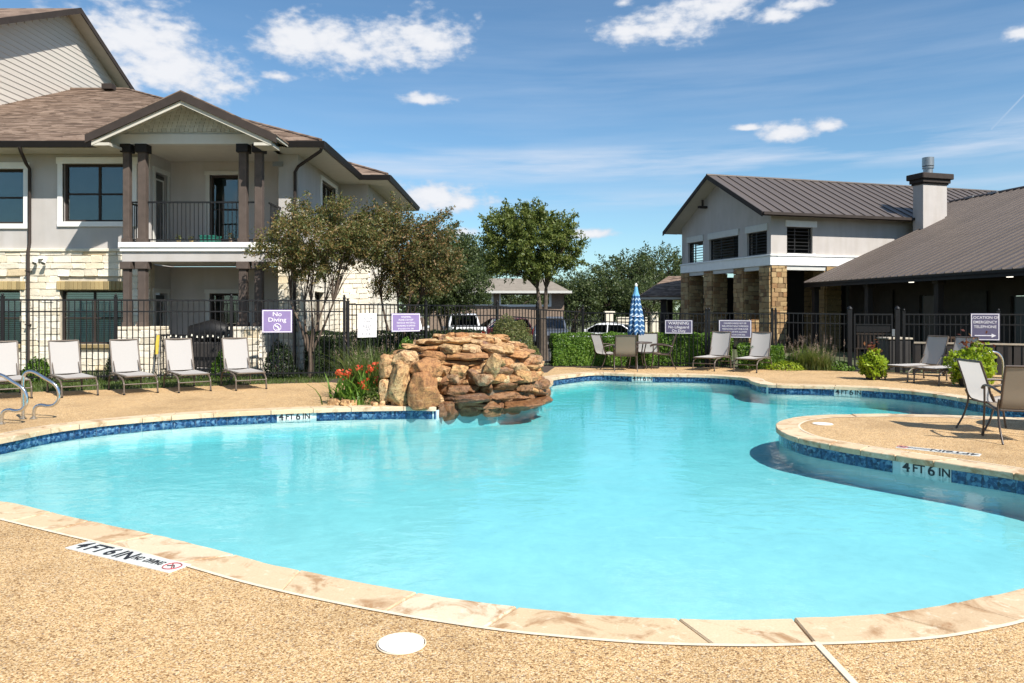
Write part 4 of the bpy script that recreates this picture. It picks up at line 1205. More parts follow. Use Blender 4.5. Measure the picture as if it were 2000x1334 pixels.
# stone piers under the columns
pm = frame((0, 18.55, 0), (1, 0, 0))
for (a, b) in ((fx(229, 18.55), fx(303, 18.55)), (fx(450, 18.55), fx(506, 18.55))):
    p_ = MB(); p_.box(a + .03, b - .03, 18.59, 19.2, 0, 1.13); pr = p_.build('stone_pier', 'mortar_cream', apt)
    ashlar_wall(pm, a, b, 0, 1.10, [], pr, lime_src, 60, seed=int(-a * 10), cl=(.2, .4), ch=(.12, .17))
    j2 = MB(); sm = frame((b, 18.56, 0), (0, 1, 0)); ashlar_wall(sm, 0, .66, 0, 1.10, [], pr, lime_src, 0, joined=j2, seed=8, cl=(.2, .4), ch=(.12, .17)); j2.build('pier_side_stone', 'limestone', pr)
    c_ = MB(); c_.bbox(a - .03, b + .03, 18.49, 19.24, 1.105, 1.185, .012); c_.build('pier_cap', 'limestone', pr)
# railing
def railing(x0, x1, y, z0, z1, parent, along='x'):
    g = MB(); gp = (lambda a, b, c, d, e, f_: g.box(a, b, c, d, e, f_))
    if along == 'x': g.box(x0, x1, y - .02, y + .02, z1 - .04, z1); g.box(x0, x1, y - .015, y + .015, z0 + .06, z0 + .09)
    else: g.box(y - .02, y + .02, x0, x1, z1 - .04, z1); g.box(y - .015, y + .015, x0, x1, z0 + .06, z0 + .09)
    o = g.build('railing', 'iron_black', parent)
    n = int((x1 - x0) / .105)
    for i in range(1, n):
        t_ = x0 + (x1 - x0) * i / n
        if along == 'x': place('baluster', bal_me, None, o, TRS((t_, y, z0 + .09), 0, (1, 1, (z1 - .04 - z0 - .09))))
        else: place('baluster', bal_me, None, o, TRS((y, t_, z0 + .09), 0, (1, 1, (z1 - .04 - z0 - .09))))
b_ = MB(); b_.box(-.008, .008, -.008, .008, 0, 1); bal_me = b_.mesh('baluster'); bal_me.materials.append(MATS['iron_black'])
railing(-9.48, -9.27, 18.9, 3.27, 4.30, apt); railing(-9.08, -6.77, 18.9, 3.27, 4.30, apt); railing(-6.58, -6.38, 18.9, 3.27, 4.30, apt)
railing(19.03, 19.98, -6.10, 3.27, 4.30, apt, 'y'); railing(19.03, 19.98, -9.64, 3.27, 4.30, apt, 'y')
# porch gable
ZR, ZE, HB = 6.84, 5.80, 2.27
gx = -7.9
def gzx(x): return ZR - (ZR - ZE) * abs(x - gx) / HB
gb = MB(); gb.slab([(gx - 1.95, 18.80, 5.95), (gx + 1.95, 18.80, 5.95), (gx, 18.80, 6.80)], (0, .1, 0)); gb.build('gable_wall', 'shingle_sage', apt)
gs = MB(); gs.bbox(-.5, .5, -.5, .5, -.5, .5, .04); gme = gs.mesh('shingle'); gme.materials.append(MATS['shingle_sage'])
row = 0; z = 6.02
while z < 6.62:
    hw = 1.95 * (6.80 - z - .05) / .85; x = -hw + (row % 2) * .06
    while x < hw - .05:
        place('shingle', gme, None, apt, TRS((gx + x + .055, 18.785, z + .045 + rng.uniform(-.008, .008)), 0, (.104, .03, .115), -.06)); x += .112
    z += .085; row += 1
TH = .10
YF = 18.06
rf = MB()
for sgn in (-1, 1):
    xe = gx + sgn * HB
    rf.slab([(gx, YF, ZR), (xe, YF, ZE), (xe, 19.30, ZE), (gx, 21.75, ZR)], (0, 0, -.035))
rf.build('porch_roof', 'roof_shingle', apt)
rf = MB()
for sgn in (-1, 1):
    xe = gx + sgn * (HB - .02)
    rf.slab([(gx, YF + .04, ZR - .04), (xe, YF + .04, ZE - .04), (xe, 19.9, ZE - .04), (gx, 19.9, ZR - .04)], (0, 0, -.05))
rf.build('gable_soffit', 'soffit_cream', apt)
rf = MB()
for sgn in (-1, 1):
    xe = gx + sgn * (HB + .01)
    rf.slab([(gx, YF + .035, ZR - .03), (xe, YF + .035, ZE - .03), (xe, YF + .035, ZE - .22), (gx, YF + .035, ZR - .24)], (0, -.045, 0))
rf.build('rake_board', 'fascia_brown', apt)
rf = MB()
for sgn in (-1, 1):
    xe = gx + sgn * (HB - .12)
    rf.slab([(gx, YF + .06, ZR - .25), (xe, YF + .06, ZE - .18), (xe, YF + .06, ZE - .27), (gx, YF + .06, ZR - .34)], (0, -.02, 0))
    xa, xb = sorted((xe - sgn * .42, xe)); rf.box(xa, xb, YF + .05, 18.74, ZE - .27, ZE - .20)
rf.build('rake_trim', 'soffit_cream', apt)
# main roofs, with raised shingle courses
def roofz(y): return 5.88 + .42 * (y - 19.2)
def course_roof(name, polys, parent, step=.14):
    for poly in polys:
        poly = [Vector(p) for p in poly]
        m_ = MB(); m_.slab(poly, (0, 0, -.05)); m_.build(name, 'roof_shingle', parent)
ex = -4.83
course_roof('roof', [
    [(-17, 19.2, 5.88), (ex, 19.2, 5.88), (ex - 10, 29.2, 10.08), (-17, 29.2, 10.08)],
    [(ex, 19.2, 5.88), (ex, 24, 5.88), (ex - 3.75, 27.75, 7.455), (ex - 10, 34, 10.08), (ex - 10, 29.2, 10.08)],
    [(-3.94, 24, 5.88), (-3.94, 31.5, 5.88), (-7.69, 27.75, 7.455)],
    [(ex, 24.002, 5.881), (-3.94, 24.002, 5.881), (-7.69, 27.752, 7.456), (ex - 3.75, 27.752, 7.456)],
    [(-3.94, 31.5, 5.88), (-12.3, 31.5, 5.88), (ex - 3.75, 27.75, 7.455), (-7.69, 27.75, 7.455)]], apt)
# visible courses: thin butt edges along the front slope (joined: too many to tell singly)
cm_ = MB(); y = 19.25; r_ = random.Random(5)
while y < 29.1:
    xr = ex - (y - 19.2) - .02; x = -17.0
    z = roofz(y)
    while x < xr:
        w = r_.uniform(.5, 1.0); b = min(x + w, xr)
        if not (-10.2 < (x + b) / 2 < -5.6 and z < gzx((x + b) / 2) + .02 and y < 21.9):
            hh = r_.uniform(.010, .022)
            cm_.add([(x, y, z + .002), (b, y, z + .002), (b, y, z + hh), (x, y, z + hh), (b, y + .15, z + .063 + .003), (x, y + .15, z + .063 + .003)], [(0, 1, 2, 3), (3, 2, 4, 5)])
        x = b
    y += .15
cm_.build('shingle_courses', 'roof_shingle', apt, kind='stuff', recalc=False)
cv = MB(); cv.tube([(ex - .02, 19.22, 5.90), (ex - 10, 29.2, 10.10)], .05, 6); cv.tube([(-17, 29.2, 10.10), (ex - 10, 29.2, 10.10)], .06, 6); cv.tube([(-3.95, 24.02, 5.9), (-7.69, 27.75, 7.47)], .05, 6); cv.build('ridge_cap', 'roof_shingle', apt)
# eave boards, gutters, soffits
def eave(p, q, n_out, parent=apt):
    p, q = Vector(p), Vector(q); d = (q - p).normalized(); n_ = Vector(n_out)
    M = Matrix.Identity(4); L = (q - p).length
    for i in range(3): M[i][0] = d[i]; M[i][1] = n_[i]; M[i][2] = (0, 0, 1)[i]; M[i][3] = p[i]
    g = MB(); g.add([M @ Vector(v) for v in [(0, 0, -.15), (0, .07, -.15), (0, .115, -.02), (0, .115, .0), (0, 0, .0)]] + [M @ Vector(v) for v in [(L, 0, -.15), (L, .07, -.15), (L, .115, -.02), (L, .115, .0), (L, 0, .0)]],
          [(0, 1, 2, 3, 4), (9, 8, 7, 6, 5)] + [(i, 5 + i, 5 + (i + 1) % 5, (i + 1) % 5) for i in range(5)])
    g.build('gutter', 'gutter_brown', parent)
ze = 5.86
eave((-17, 19.2, ze), (gx - HB + .02, 19.2, ze), (0, -1, 0)); eave((gx + HB - .1, 19.2, ze), (ex + .1, 19.2, ze), (0, -1, 0))
eave((ex, 19.2, ze), (ex, 23.9, ze), (1, 0, 0)); eave((ex, 24, ze), (-3.94 + .1, 24, ze), (0, -1, 0)); eave((-3.94, 24, ze), (-3.94, 31.5, ze), (1, 0, 0))
mb = MB()
mb.box(-17, RX0 - .0, 19.2, 19.99, 5.70, 5.73); mb.box(RX1, ex, 19.2, 19.99, 5.70, 5.73); mb.box(XR + .005, ex, 20.0, 24.0, 5.70, 5.73); mb.box(XR + .005, -3.94, 24.001, 24.79, 5.70, 5.73); mb.box(-4.695, -3.94, 24.80, 31.5, 5.70, 5.73)
mb.build('soffit', 'soffit_cream', apt)
# downspouts
def downspout(pts):
    g = MB(); g.tube(pts, .042, 8); o = g.build('downspout', 'fascia_brown', apt)
    g = MB(); 
    for z in (1.2, 2.6): g.box(pts[-1][0] - .055, pts[-1][0] + .055, pts[-1][1] - .05, pts[-1][1] + .06, z, z + .03)
    g.build('bracket', 'fascia_brown', o)
x = fx(62); downspout([(fx(38, 19.15), 19.15, 5.72), (fx(38, 19.15), 19.2, 5.62), (x - .02, 19.80, 5.42), (x, 19.91, 5.30), (x, 19.91, 3.35), (x, 19.85, 3.15), (x, 19.85, .05)])
x = XR - .06; downspout([(ex + .02, 19.15, 5.70), (ex - .02, 19.2, 5.62), (x + .1, 19.86, 5.36), (x, 19.91, 5.22), (x, 19.91, 3.35), (x, 19.85, 3.15), (x, 19.85, .05)])
g = MB(); g.box(fx(533), fx(553), 19.96, 20.0, fz(325), fz(316)); g.build('wall_vent', 'galv', apt)
# three storey block behind with lap siding, gable faces right
XG, YP, ZP, SL = -17.0, 28.9, 13.1, .47
pl = MB(); pl.bbox(-.5, .5, -.5, .5, -.5, .5, .03); 
z = 7.2; k = 0
bk = MB(); bk.slab([(XG - .25, 19.6, 0), (XG - .25, 38.2, 0), (XG - .25, 38.2, ZP - .12 - SL * 9.3), (XG - .25, YP, ZP - .12), (XG - .25, 19.6, ZP - .12 - SL * 9.3)], (.22, 0, 0)); bk.build('gable_wall', 'siding_beige', apt)
pm_ = MB(); pm_.box(-.5, .5, -.5, .5, -.5, .5); plank_me = pm_.mesh('plank'); plank_me.materials.append(MATS['siding_beige'])
while z < ZP - .25:
    hw = min(9.3, (ZP - .15 - z - .2) / SL)
    if hw > .15:
        place('plank', plank_me, None, apt, TRS((XG - .018, YP, z + .10), 0, (.022, 2 * hw, .215), 0, -.09))
    z += .20; k += 1
rf = MB()
for sgn in (-1, 1):
    ye = YP + sgn * 9.9; z1 = ZP - SL * 9.9
    rf.slab([(XG + .55, YP, ZP), (XG + .55, ye, z1), (XG - 14, ye, z1), (XG - 14, YP, ZP)], (0, 0, -.06))
rf.build('upper_roof', 'roof_shingle', apt)
rf = MB()
for sgn in (-1, 1):
    ye = YP + sgn * 9.85; z1 = ZP - SL * 9.85
    rf.slab([(XG + .53, YP, ZP - .065), (XG + .53, ye, z1 - .065), (XG - .03, ye, z1 - .065), (XG - .03, YP, ZP - .065)], (0, 0, -.05))
rf.build('upper_soffit', 'soffit_cream', apt)
rf = MB()
for sgn in (-1, 1):
    ye = YP + sgn * 9.92; z1 = ZP - SL * 9.92
    rf.slab([(XG + .535, YP, ZP + .02), (XG + .535, ye, z1 + .02), (XG + .535, ye, z1 - .20), (XG + .535, YP, ZP - .20)], (.04, 0, 0))
rf.build('upper_rake_board', 'fascia_brown', apt)
rv = MB(); rv.box(-15.5, -15.1, 28.6, 28.9, 9.95, 10.15); rv.build('roof_vent', 'fascia_brown', apt)

# twin spotlight on the stone wall
fl = thing('spotlight', 'white twin head spotlight on the limestone wall between the left windows', 'spotlight', (fx(88), 19.88, fz(508)))
g = MB(); g.box(fx(82), fx(94), 19.86, 19.93, fz(506), fz(500)); g.build('bracket', 'plastic_white', fl)
for px in (79, 96):
    g = MB(); c = Vector((fx(px), 19.84, fz(508))); d = Vector((.0, -.10, -.10)); g.tube([c, c + d], [.035, .06], 12); g.build('lamp_head', 'plastic_white', fl)
    g = MB(); g.tube([c + d * 1.0, c + d * 1.04], [.052, .050], 12); g.build('lens', 'galv', fl)

# things on the balcony and patio
def flowerpots():
    o = thing('plastic_crate', 'teal green plastic crate on the balcony floor behind the railing', 'crate', (fx(410, 19.2), 19.25, 3.27))
    g = MB(); a, b = fx(395, 19.25), fx(427, 19.25)
    g.box(a, b, 19.1, 19.12, 3.28, 3.46); g.box(a, b, 19.38, 19.40, 3.28, 3.46); g.box(a, a + .02, 19.121, 19.379, 3.28, 3.46); g.box(b - .02, b, 19.121, 19.379, 3.28, 3.46); g.box(a, b, 19.1, 19.4, 3.262, 3.28)
    g.build('crate_box', 'plastic_green', o)
    g = MB(); g.box(a - .015, b + .015, 19.085, 19.10, 3.44, 3.48); g.box(a - .015, b + .015, 19.40, 19.415, 3.44, 3.48); g.build('rim', 'plastic_green', o)
flowerpots()
def pot(x, y, z, r, h, matp, label, leafm=None, nl=60, lr=.1):
    o = thing('flower_pot', label, 'flower pot', (x, y, z), 0)
    g = MB(); g.cyl((x, y, z), r * .75, h, 18, r); g.build('pot', matp, o)
    g = MB(); g.tube([(x + math.cos(a_) * r, y + math.sin(a_) * r, z + h) for a_ in [2 * math.pi * i_ / 18 for i_ in range(18)]], r * .09, 5, closed=True); g.build('rim', matp, o)
    if leafm:
        C = nrng.normal(size=(nl, 3)) * lr * .55 + np.array([0, 0, h + lr * .7]); me = quads_mesh('plant', leaves(C, .05), leafm); link('plant', me, None, o)
pot(fx(347, 19.1), 19.15, 3.27, .06, .10, 'brick_tan', 'small tan pot on the balcony left of the green crate', 'leaf_shrub', 50, .08)
pot(fx(372, 19.1), 19.15, 3.27, .055, .08, 'brick_tan', 'smaller clay pot on the balcony between its left pot and the green crate', 'leaf_myrtle', 40, .07)
pot(fx(450, 19.1), 19.15, 3.27, .07, .12, 'brick_red', 'reddish pot on the balcony at the right pair of posts', 'leaf_myrtle_red', 60, .09)
# patio fence with string lights
pf = thing('patio_railing', 'low black patio railing hung with string lights between the two stone piers', 'railing', (fx(375, 18.3), 18.35, 0))
g = MB(); a, b = fx(303, 18.7) + .02, fx(450, 18.7) - .02
g.box(a, b, 18.68, 18.72, .95, .99); g.box(a, b, 18.69, 18.71, .12, .15); g.build('rail', 'iron_black', pf)
n = 20
for i in range(1, n): place('baluster', bal_me, None, pf, TRS((a + (b - a) * i / n, 18.7, .15), 0, (1, 1, .80)))
g = MB(); pts = [(a + (b - a) * i / 28, 18.65, 1.0 - .05 * abs(math.sin(i * math.pi / 7))) for i in range(29)]; g.tube(pts, .006, 5); wr = g.build('light_string', 'iron_black', pf)
for i in range(0, 29, 2):
    g = MB(); g.tube([Vector(pts[i]), Vector(pts[i]) + Vector((0, -.01, -.05))], [.014, .022], 8); g.build('bulb', 'lamp_glass', wr)
g = thing('grill', 'covered black barbecue on the patio behind the string lights', 'grill', (fx(410, 19.3), 19.4, .02))
x = fx(412, 19.3)
m_ = MB(); m_.tube([(x - .45, 19.4, .78), (x - .42, 19.4, .98), (x, 19.4, 1.08), (x + .42, 19.4, .98), (x + .45, 19.4, .78)], [.22, .27, .28, .27, .22], 12); m_.build('cover', 'iron_black', g)
m_ = MB(); m_.bbox(x - .5, x + .5, 19.15, 19.65, .14, .78, .03); m_.build('cabinet', 'planter_dark', g)
for sx_ in (-.42, .42):
    m_ = MB(); m_.tube([(x + sx_, 19.3, .09), (x + sx_ + .03, 19.3, .09)], .07, 14); m_.build('wheel', 'tyre', g)
yb = thing('folded_chair', 'yellow folded beach chair leaning on the left stone pier', 'chair', (fx(306, 18.5), 18.45, .0))
x = fx(307, 18.45)
m_ = MB(); m_.slab([(x - .04, 18.42, .52), (x + .04, 18.42, .52), (x + .03, 18.52, .98), (x - .03, 18.52, .98)], (.0, -.035, 0)); m_.build('fabric', 'plastic_yellow', yb)
m_ = MB(); m_.tube([(x - .06, 18.38, .0), (x - .055, 18.52, 1.02)], .012, 6); m_.tube([(x + .06, 18.38, .0), (x + .045, 18.52, 1.02)], .012, 6); m_.build('frame', 'galv', yb)
# ------------------------------------------------------------------ clubhouse on the right
club = thing('clubhouse', 'pale stucco clubhouse with dark standing seam metal roofs, stone columns and a stucco chimney', 'clubhouse', (14, 37, -.3))
CC = Vector((12.3, 36.0, 0)); E1 = Vector((-.285, .958, 0)).normalized(); E2 = Vector((.958, .285, 0)).normalized()
GF = frame(CC + E1 * 8.45, -E1); SF = frame(CC, E2)
ZG = -.3
def gf(t0, t1): return (8.45 - t1, 8.45 - t0)
og = [(*gf(6.13, 7.745), 4.28, 5.40), (*gf(2.71, 5.49), 4.28, 5.40), (*gf(.31, 1.95), 4.28, 5.40)]
os_ = [(.89, 2.34, 4.28, 5.58)]
mb = MB()
wall_mb(8.45, 3.75, 6.44, .32, og, mb, GF); wall_mb(13, 3.75, 6.44, .32, os_, mb, SF, .32)
FB = frame(CC + E1 * 8.45 + E2 * 13, -E2)   # far long wall, seen from behind
wall_mb(13, 3.75, 6.44, .32, [(11.3, 12.4, 4.28, 5.4)], mb, FB, 0)
# gable triangle with the ridge at mid width
sl = (8.67 - 6.15) / 4.82
A_ = [(0, 0, 6.44), (8.45, 0, 6.44), (4.225, 0, 6.44 + sl * 4.225 - .04)]
mb.slab([GF @ Vector(p) for p in A_], E2 * .32)
mb.build('stucco_wall', 'stucco_club', club)
# bands, window heads and sills
mb = MB(); mb.bbox(-.06, 8.51, -.07, .33, 3.72, 4.16, .01, GF); mb.bbox(-.03, 8.48, -.11, .02, 4.162, 4.24, .008, GF)
mb.bbox(.335, 13, -.07, .33, 3.72, 4.16, .01, SF); mb.bbox(-.10, 13, -.11, .02, 4.162, 4.24, .008, SF)
mb.build('band_course', 'trim_white', club)
mb = MB(); mb.bbox(.34, 13, .0, .3, 3.50, 3.715, .006, SF); mb.bbox(0, 8.45, .0, .3, 3.52, 3.715, .006, GF); mb.build('beam', 'trim_sage', club)
for o in og: m_ = MB(); m_.bbox(o[0] - .08, o[1] + .08, -.06, .05, o[3] + .002, o[3] + .34, .008, GF); m_.build('window_head', 'trim_sage', club)
for o in os_: m_ = MB(); m_.bbox(o[0] - .08, o[1] + .22, -.06, .05, o[3] + .002, o[3] + .30, .008, SF); m_.build('window_head', 'trim_white', club); m_ = MB(); m_.bbox(o[0] - .02, o[1] + .15, -.05, .05, o[2] - .06, o[2] + .02, .008, SF); m_.build('window_sill', 'trim_white', club)
# open louvred windows: iron bars in the openings
def bars(M, o):
    m_ = MB(); m_.box(o[0], o[0] + .07, .12, .18, o[2], o[3], M); m_.box(o[1] - .07, o[1], .12, .18, o[2], o[3], M); m_.box(o[0] + .07, o[1] - .07, .121, .179, o[3] - .06, o[3], M)
    w = m_.build('window_frame', 'iron_black', club)
    for k in range(7):
        z = o[2] + .05 + k * (o[3] - o[2] - .1) / 7
        b_ = MB(); b_.box(o[0] + .07, o[1] - .07, .13, .17, z, z + .035, M); b_.build('bar', 'iron_black', w)
    b_ = MB(); b_.box(o[0] + (o[1] - o[0]) * .35, o[0] + (o[1] - o[0]) * .35 + .05, .125, .175, o[2], o[3] - .06, M); b_.build('mullion', 'iron_black', w)
for o in og: bars(GF, o)
for o in os_: bars(SF, o)
# timber floor between the storeys, dark inner walls
mb = MB(); mb.box(.33, 8.12, .34, 12.6, 3.78, 3.9, GF); mb.build('loft_floor', 'dark_interior', club)
mb = MB(); mb.box(.4, 8.0, 3.2, 3.4, 3.905, 6.3, GF); mb.build('loft_partition', 'dark_interior', club)
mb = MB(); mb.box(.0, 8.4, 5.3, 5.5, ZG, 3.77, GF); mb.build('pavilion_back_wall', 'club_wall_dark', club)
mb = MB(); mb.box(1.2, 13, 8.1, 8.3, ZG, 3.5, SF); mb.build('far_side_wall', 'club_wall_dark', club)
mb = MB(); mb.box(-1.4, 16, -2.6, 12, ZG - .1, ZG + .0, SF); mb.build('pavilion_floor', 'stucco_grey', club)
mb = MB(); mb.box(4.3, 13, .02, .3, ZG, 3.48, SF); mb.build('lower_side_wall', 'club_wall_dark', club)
# stone columns
bst = stone_src(7, 31)
for m_ in bst: m_.materials.append(MATS['brown_stone'])
def stone_col(t, s, faces, single, seed):
    o = CC + E1 * t + E2 * s
    c = MB(); Mc = frame(o, E2); c.box(.04, .80, .04, .80, ZG, 3.71, Mc); pc_ = c.build('stone_column', 'mortar_brown', club)
    fr_ = {'f': frame(o, E2), 'l': frame(o + E1 * .84, -E1), 'r': frame(o + E2 * .84, E1), 'b': frame(o + E1 * .84 + E2 * .84, -E2)}
    for k in faces:
        if single: ashlar_wall(fr_[k], 0, .84, ZG, 3.70, [], pc_, bst, 90, seed=seed + ord(k), cl=(.22, .52), ch=(.16, .30), th=.09, gap=.014)
        else:
            j_ = MB(); ashlar_wall(fr_[k], 0, .84, ZG, 3.70, [], pc_, bst, 0, joined=j_, seed=seed + ord(k), cl=(.22, .52), ch=(.16, .30), th=.09, gap=.014); j_.build('stone_facing', 'brown_stone', pc_, kind='stuff')
stone_col(0, 0, 'fl', True, 1); stone_col(2.2, 0, 'fl', True, 2); stone_col(5.1, 0, 'fl', True, 3); stone_col(7.61, 0, 'fl', True, 4)
stone_col(0, 3.1, 'fl', False, 5); stone_col(7.61, 5.0, 'f', False, 6); stone_col(3.4, 5.2, 'fl', False, 7)
for q in (0, 1, 2, 3): pass
# gable roof, panel by panel on the side one sees
def panel_mesh(w, L, nm='roof_panel'):
    m_ = MB(); m_.box(.012, w - .012, 0, L, -.03, 0); m_.box(-.014, .014, 0, L, -.03, .045)
    me = m_.mesh(nm); me.materials.append(MATS['metal_roof']); return me
ang = math.atan(sl); Lp = 4.82 / math.cos(ang)
pmesh = panel_mesh(.58, Lp)
def slope_M(o, u, n_, a):
    # x along u, y up the slope (horizontal direction n_), z normal
    y = (n_ * math.cos(a) + Vector((0, 0, 1)) * math.sin(a)); z = u.cross(y)
    M = Matrix.Identity(4)
    for i in range(3): M[i][0] = u[i]; M[i][1] = y[i]; M[i][2] = z[i]; M[i][3] = o[i]
    return M
o0 = CC + E1 * (-.6) + E2 * (-.9) + Vector((0, 0, 6.15))
for k in range(35):
    place('roof_panel', pmesh, None, club, slope_M(o0 + E2 * .58 * k, E2, E1, ang))
o1 = CC + E1 * 9.05 + E2 * (-.9 + 20.3) + Vector((0, 0, 6.15))
mb = MB(); Mf = slope_M(o1, -E2, -E1, ang); mb.box(0, 20.3, 0, Lp, -.03, 0, Mf); mb.build('back_roof', 'metal_roof', club)
mb = MB(); rp = CC + E1 * 4.225 + E2 * -.92 + Vector((0, 0, 8.68)); mb.tube([rp, rp + E2 * 20.3], .07, 6); mb.build('ridge_cap', 'metal_roof', club)
# rakes, fascia, soffits
zv = Vector((0, 0, 1))
def pt(t, s, z): return CC + E1 * t + E2 * s + zv * z
mb = MB(); mb.slab([pt(4.225, -.93, 8.70), pt(-.62, -.93, 6.17), pt(-.62, -.93, 5.93), pt(4.225, -.93, 8.46)], E2 * .045)
mb.slab([pt(4.225, -.93, 8.70), pt(9.07, -.93, 6.17), pt(9.07, -.93, 5.93), pt(4.225, -.93, 8.46)], E2 * .045)
mb.slab([pt(-.66, -.88, 6.16), pt(-.66, 19, 6.16), pt(-.66, 19, 5.98), pt(-.66, -.88, 5.98)], E1 * .045)
mb.build('fascia', 'fascia_brown', club)
eav = MB(); g_ = [pt(-.665, -.9, 6.15), pt(-.665, 19, 6.15)]; eav.box(0, 19.9, -.10, 0, -.13, 0, frame(g_[0], E2)); eav.build('gutter', 'fascia_brown', club)
mb = MB()
mb.slab([pt(4.225, -.88, 8.60), pt(-.6, -.88, 6.08), pt(-.6, .0, 6.08), pt(4.225, .0, 8.60)], (0, 0, -.05)); mb.slab([pt(4.225, -.88, 8.60), pt(9.05, -.88, 6.08), pt(9.05, .0, 6.08), pt(4.225, .0, 8.60)], (0, 0, -.05))
mb.slab([pt(-.6, .001, 6.08), pt(-.6, 13, 6.08), pt(-.001, 13, 6.38), pt(-.001, .001, 6.38)], (0, 0, -.04)); mb.slab([pt(9.05, .001, 6.08), pt(9.05, 13, 6.08), pt(8.451, 13, 6.38), pt(8.451, .001, 6.38)], (0, 0, -.04))
mb.build('soffit', 'soffit_cream', club)
cam_ = MB(); c = pt(5.75, -.25, 7.25); cam_.box(-.10, .10, -.25, .25, -.10, .02, frame(c, -E1)); cam_.box(-.05, .05, -.04, .04, .02, .35, frame(c, -E1)); cam_.build('gable_floodlight', 'fascia_brown', club)
# chimney
K = Vector((.5426 * 37, 37, 0)); KM = frame(K, E2)
mb = MB(); mb.bbox(0, 1.47, 0, .64, 3.4, 7.8, .01, KM); ch_ = mb.build('chimney', 'stucco_club', club)
mb = MB(); mb.bbox(-.12, 1.59, -.12, .76, 7.82, 8.0, .02, KM); mb.bbox(-.22, 1.69, -.22, .86, 8.0, 8.28, .03, KM); mb.bbox(-.05, 1.52, -.05, .69, 7.74, 7.82, .01, KM); mb.build('chimney_cap', 'fascia_brown', ch_)
pc_ = KM @ Vector((.62, .32, 8.28)); mb = MB(); mb.cyl(pc_, .22, .36, 20); mb.cyl(pc_ + zv * .30, .265, .08, 20); mb.cyl(pc_ + zv * .42, .27, .42, 20); mb.build('flue_pipe', 'galv', ch_)
# low wing: roof rises to the right
LA = Vector((14.0, 36.3, 2.9)); GD = Vector((.147, -.989, 0)).normalized(); HD = Vector((.989, .147, 0)).normalized(); ml = .434; al = math.atan(ml)
Ll = 10.5 / math.cos(al)
pl_me = panel_mesh(.43, Ll)
# panels run up the slope; x axis must give an upward normal: u x y -> use u = GD, y = HD
for k in range(46):
    place('wing_roof_panel', pl_me, None, club, slope_M(LA + GD * .43 * k, GD, HD, al))
lb = (10.5 - 7.7) / math.cos(al); pb_me = panel_mesh(.43, lb)
for k in range(1, 9):
    place('wing_roof_panel', pb_me, None, club, slope_M(LA + HD * 7.7 + zv * 7.7 * ml - GD * .43 * k, GD, HD, al))
mb = MB(); o = LA + HD * 10.5 + zv * 10.5 * ml
mb.slab([o - GD * 3.5, o + GD * 19.8, o + GD * 19.8 + HD * 9 - zv * 3.9, o - GD * 3.5 + HD * 9 - zv * 3.9], (0, 0, -.04)); mb.build('wing_back_roof', 'metal_roof', club)
mb = MB(); mb.tube([o - GD * 3.5 + zv * .03, o + GD * 19.8 + zv * .03], .07, 6); mb.build('wing_ridge_cap', 'metal_roof', club)
for q in (1.0, 2.6):
    mb = MB(); oo = o + GD * (q - 3) ; mb.box(-.3, .3, -.12, .12, .0, .10, frame(oo, GD)); mb.build('ridge_vent', 'galv', club)
mb = MB(); fm = frame(LA + zv * 0, -GD)      # fascia along the eave, seen from the left
mb.box(-19.8, .02, -.05, 0, -.24, -.03, fm); mb.box(-19.8, 0, -.16, -.052, -.15, -.02, fm); mb.build('wing_fascia', 'gutter_brown', club)
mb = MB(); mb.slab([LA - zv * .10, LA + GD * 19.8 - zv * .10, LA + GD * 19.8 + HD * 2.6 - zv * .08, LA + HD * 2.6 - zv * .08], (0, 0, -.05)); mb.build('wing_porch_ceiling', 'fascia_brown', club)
mb = MB(); mb.slab([LA - zv * .04, LA + HD * 7.7 + zv * (7.7 * ml - .04), LA + HD * 7.7 + zv * (7.7 * ml - .25), LA - zv * .25], GD * .04); mb.build('wing_rake', 'fascia_brown', club)
WW = frame(LA * 1 + HD * 2.6 + GD * 19.8 - zv * 2.9, -GD)   # local x from near end to far end
def wx(t): return 19.8 - t
ow = [(wx(1.38), wx(.87), .7, 2.35), (wx(3.15), wx(2.5), .7, 2.35), (wx(5.9), wx(4.9), ZG, 2.2), (wx(8.55), wx(7.47), .6, 2.2), (wx(11.0), wx(9.7), ZG, 2.1)]
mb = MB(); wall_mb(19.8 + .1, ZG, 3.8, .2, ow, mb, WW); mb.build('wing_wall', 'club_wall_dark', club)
for o in ow:
    if o[2] > 0: window(club, WW, *o, cols=1, trim=.10, trim_mat='trim_sage', mat='fascia_brown')
    else:
        d = MB(); d.box(o[0] + .02, o[1] - .02, .06, .11, o[2] + .02, o[3] - .02, WW); dd = d.build('door', 'door_dark', club)
        g = MB(); g.box(o[0] + .15, o[1] - .15, .05, .058, o[2] + .5, o[3] - .2, WW); g.build('pane', 'window_glass', dd)
        g = MB(); g.box(o[0] - .10, o[0], -.03, .02, ZG, o[3], WW); g.box(o[1], o[1] + .10, -.03, .02, ZG, o[3], WW); g.box(o[0] - .1, o[1] + .1, -.04, .02, o[3], o[3] + .12, WW); g.build('door_trim', 'trim_sage', club)
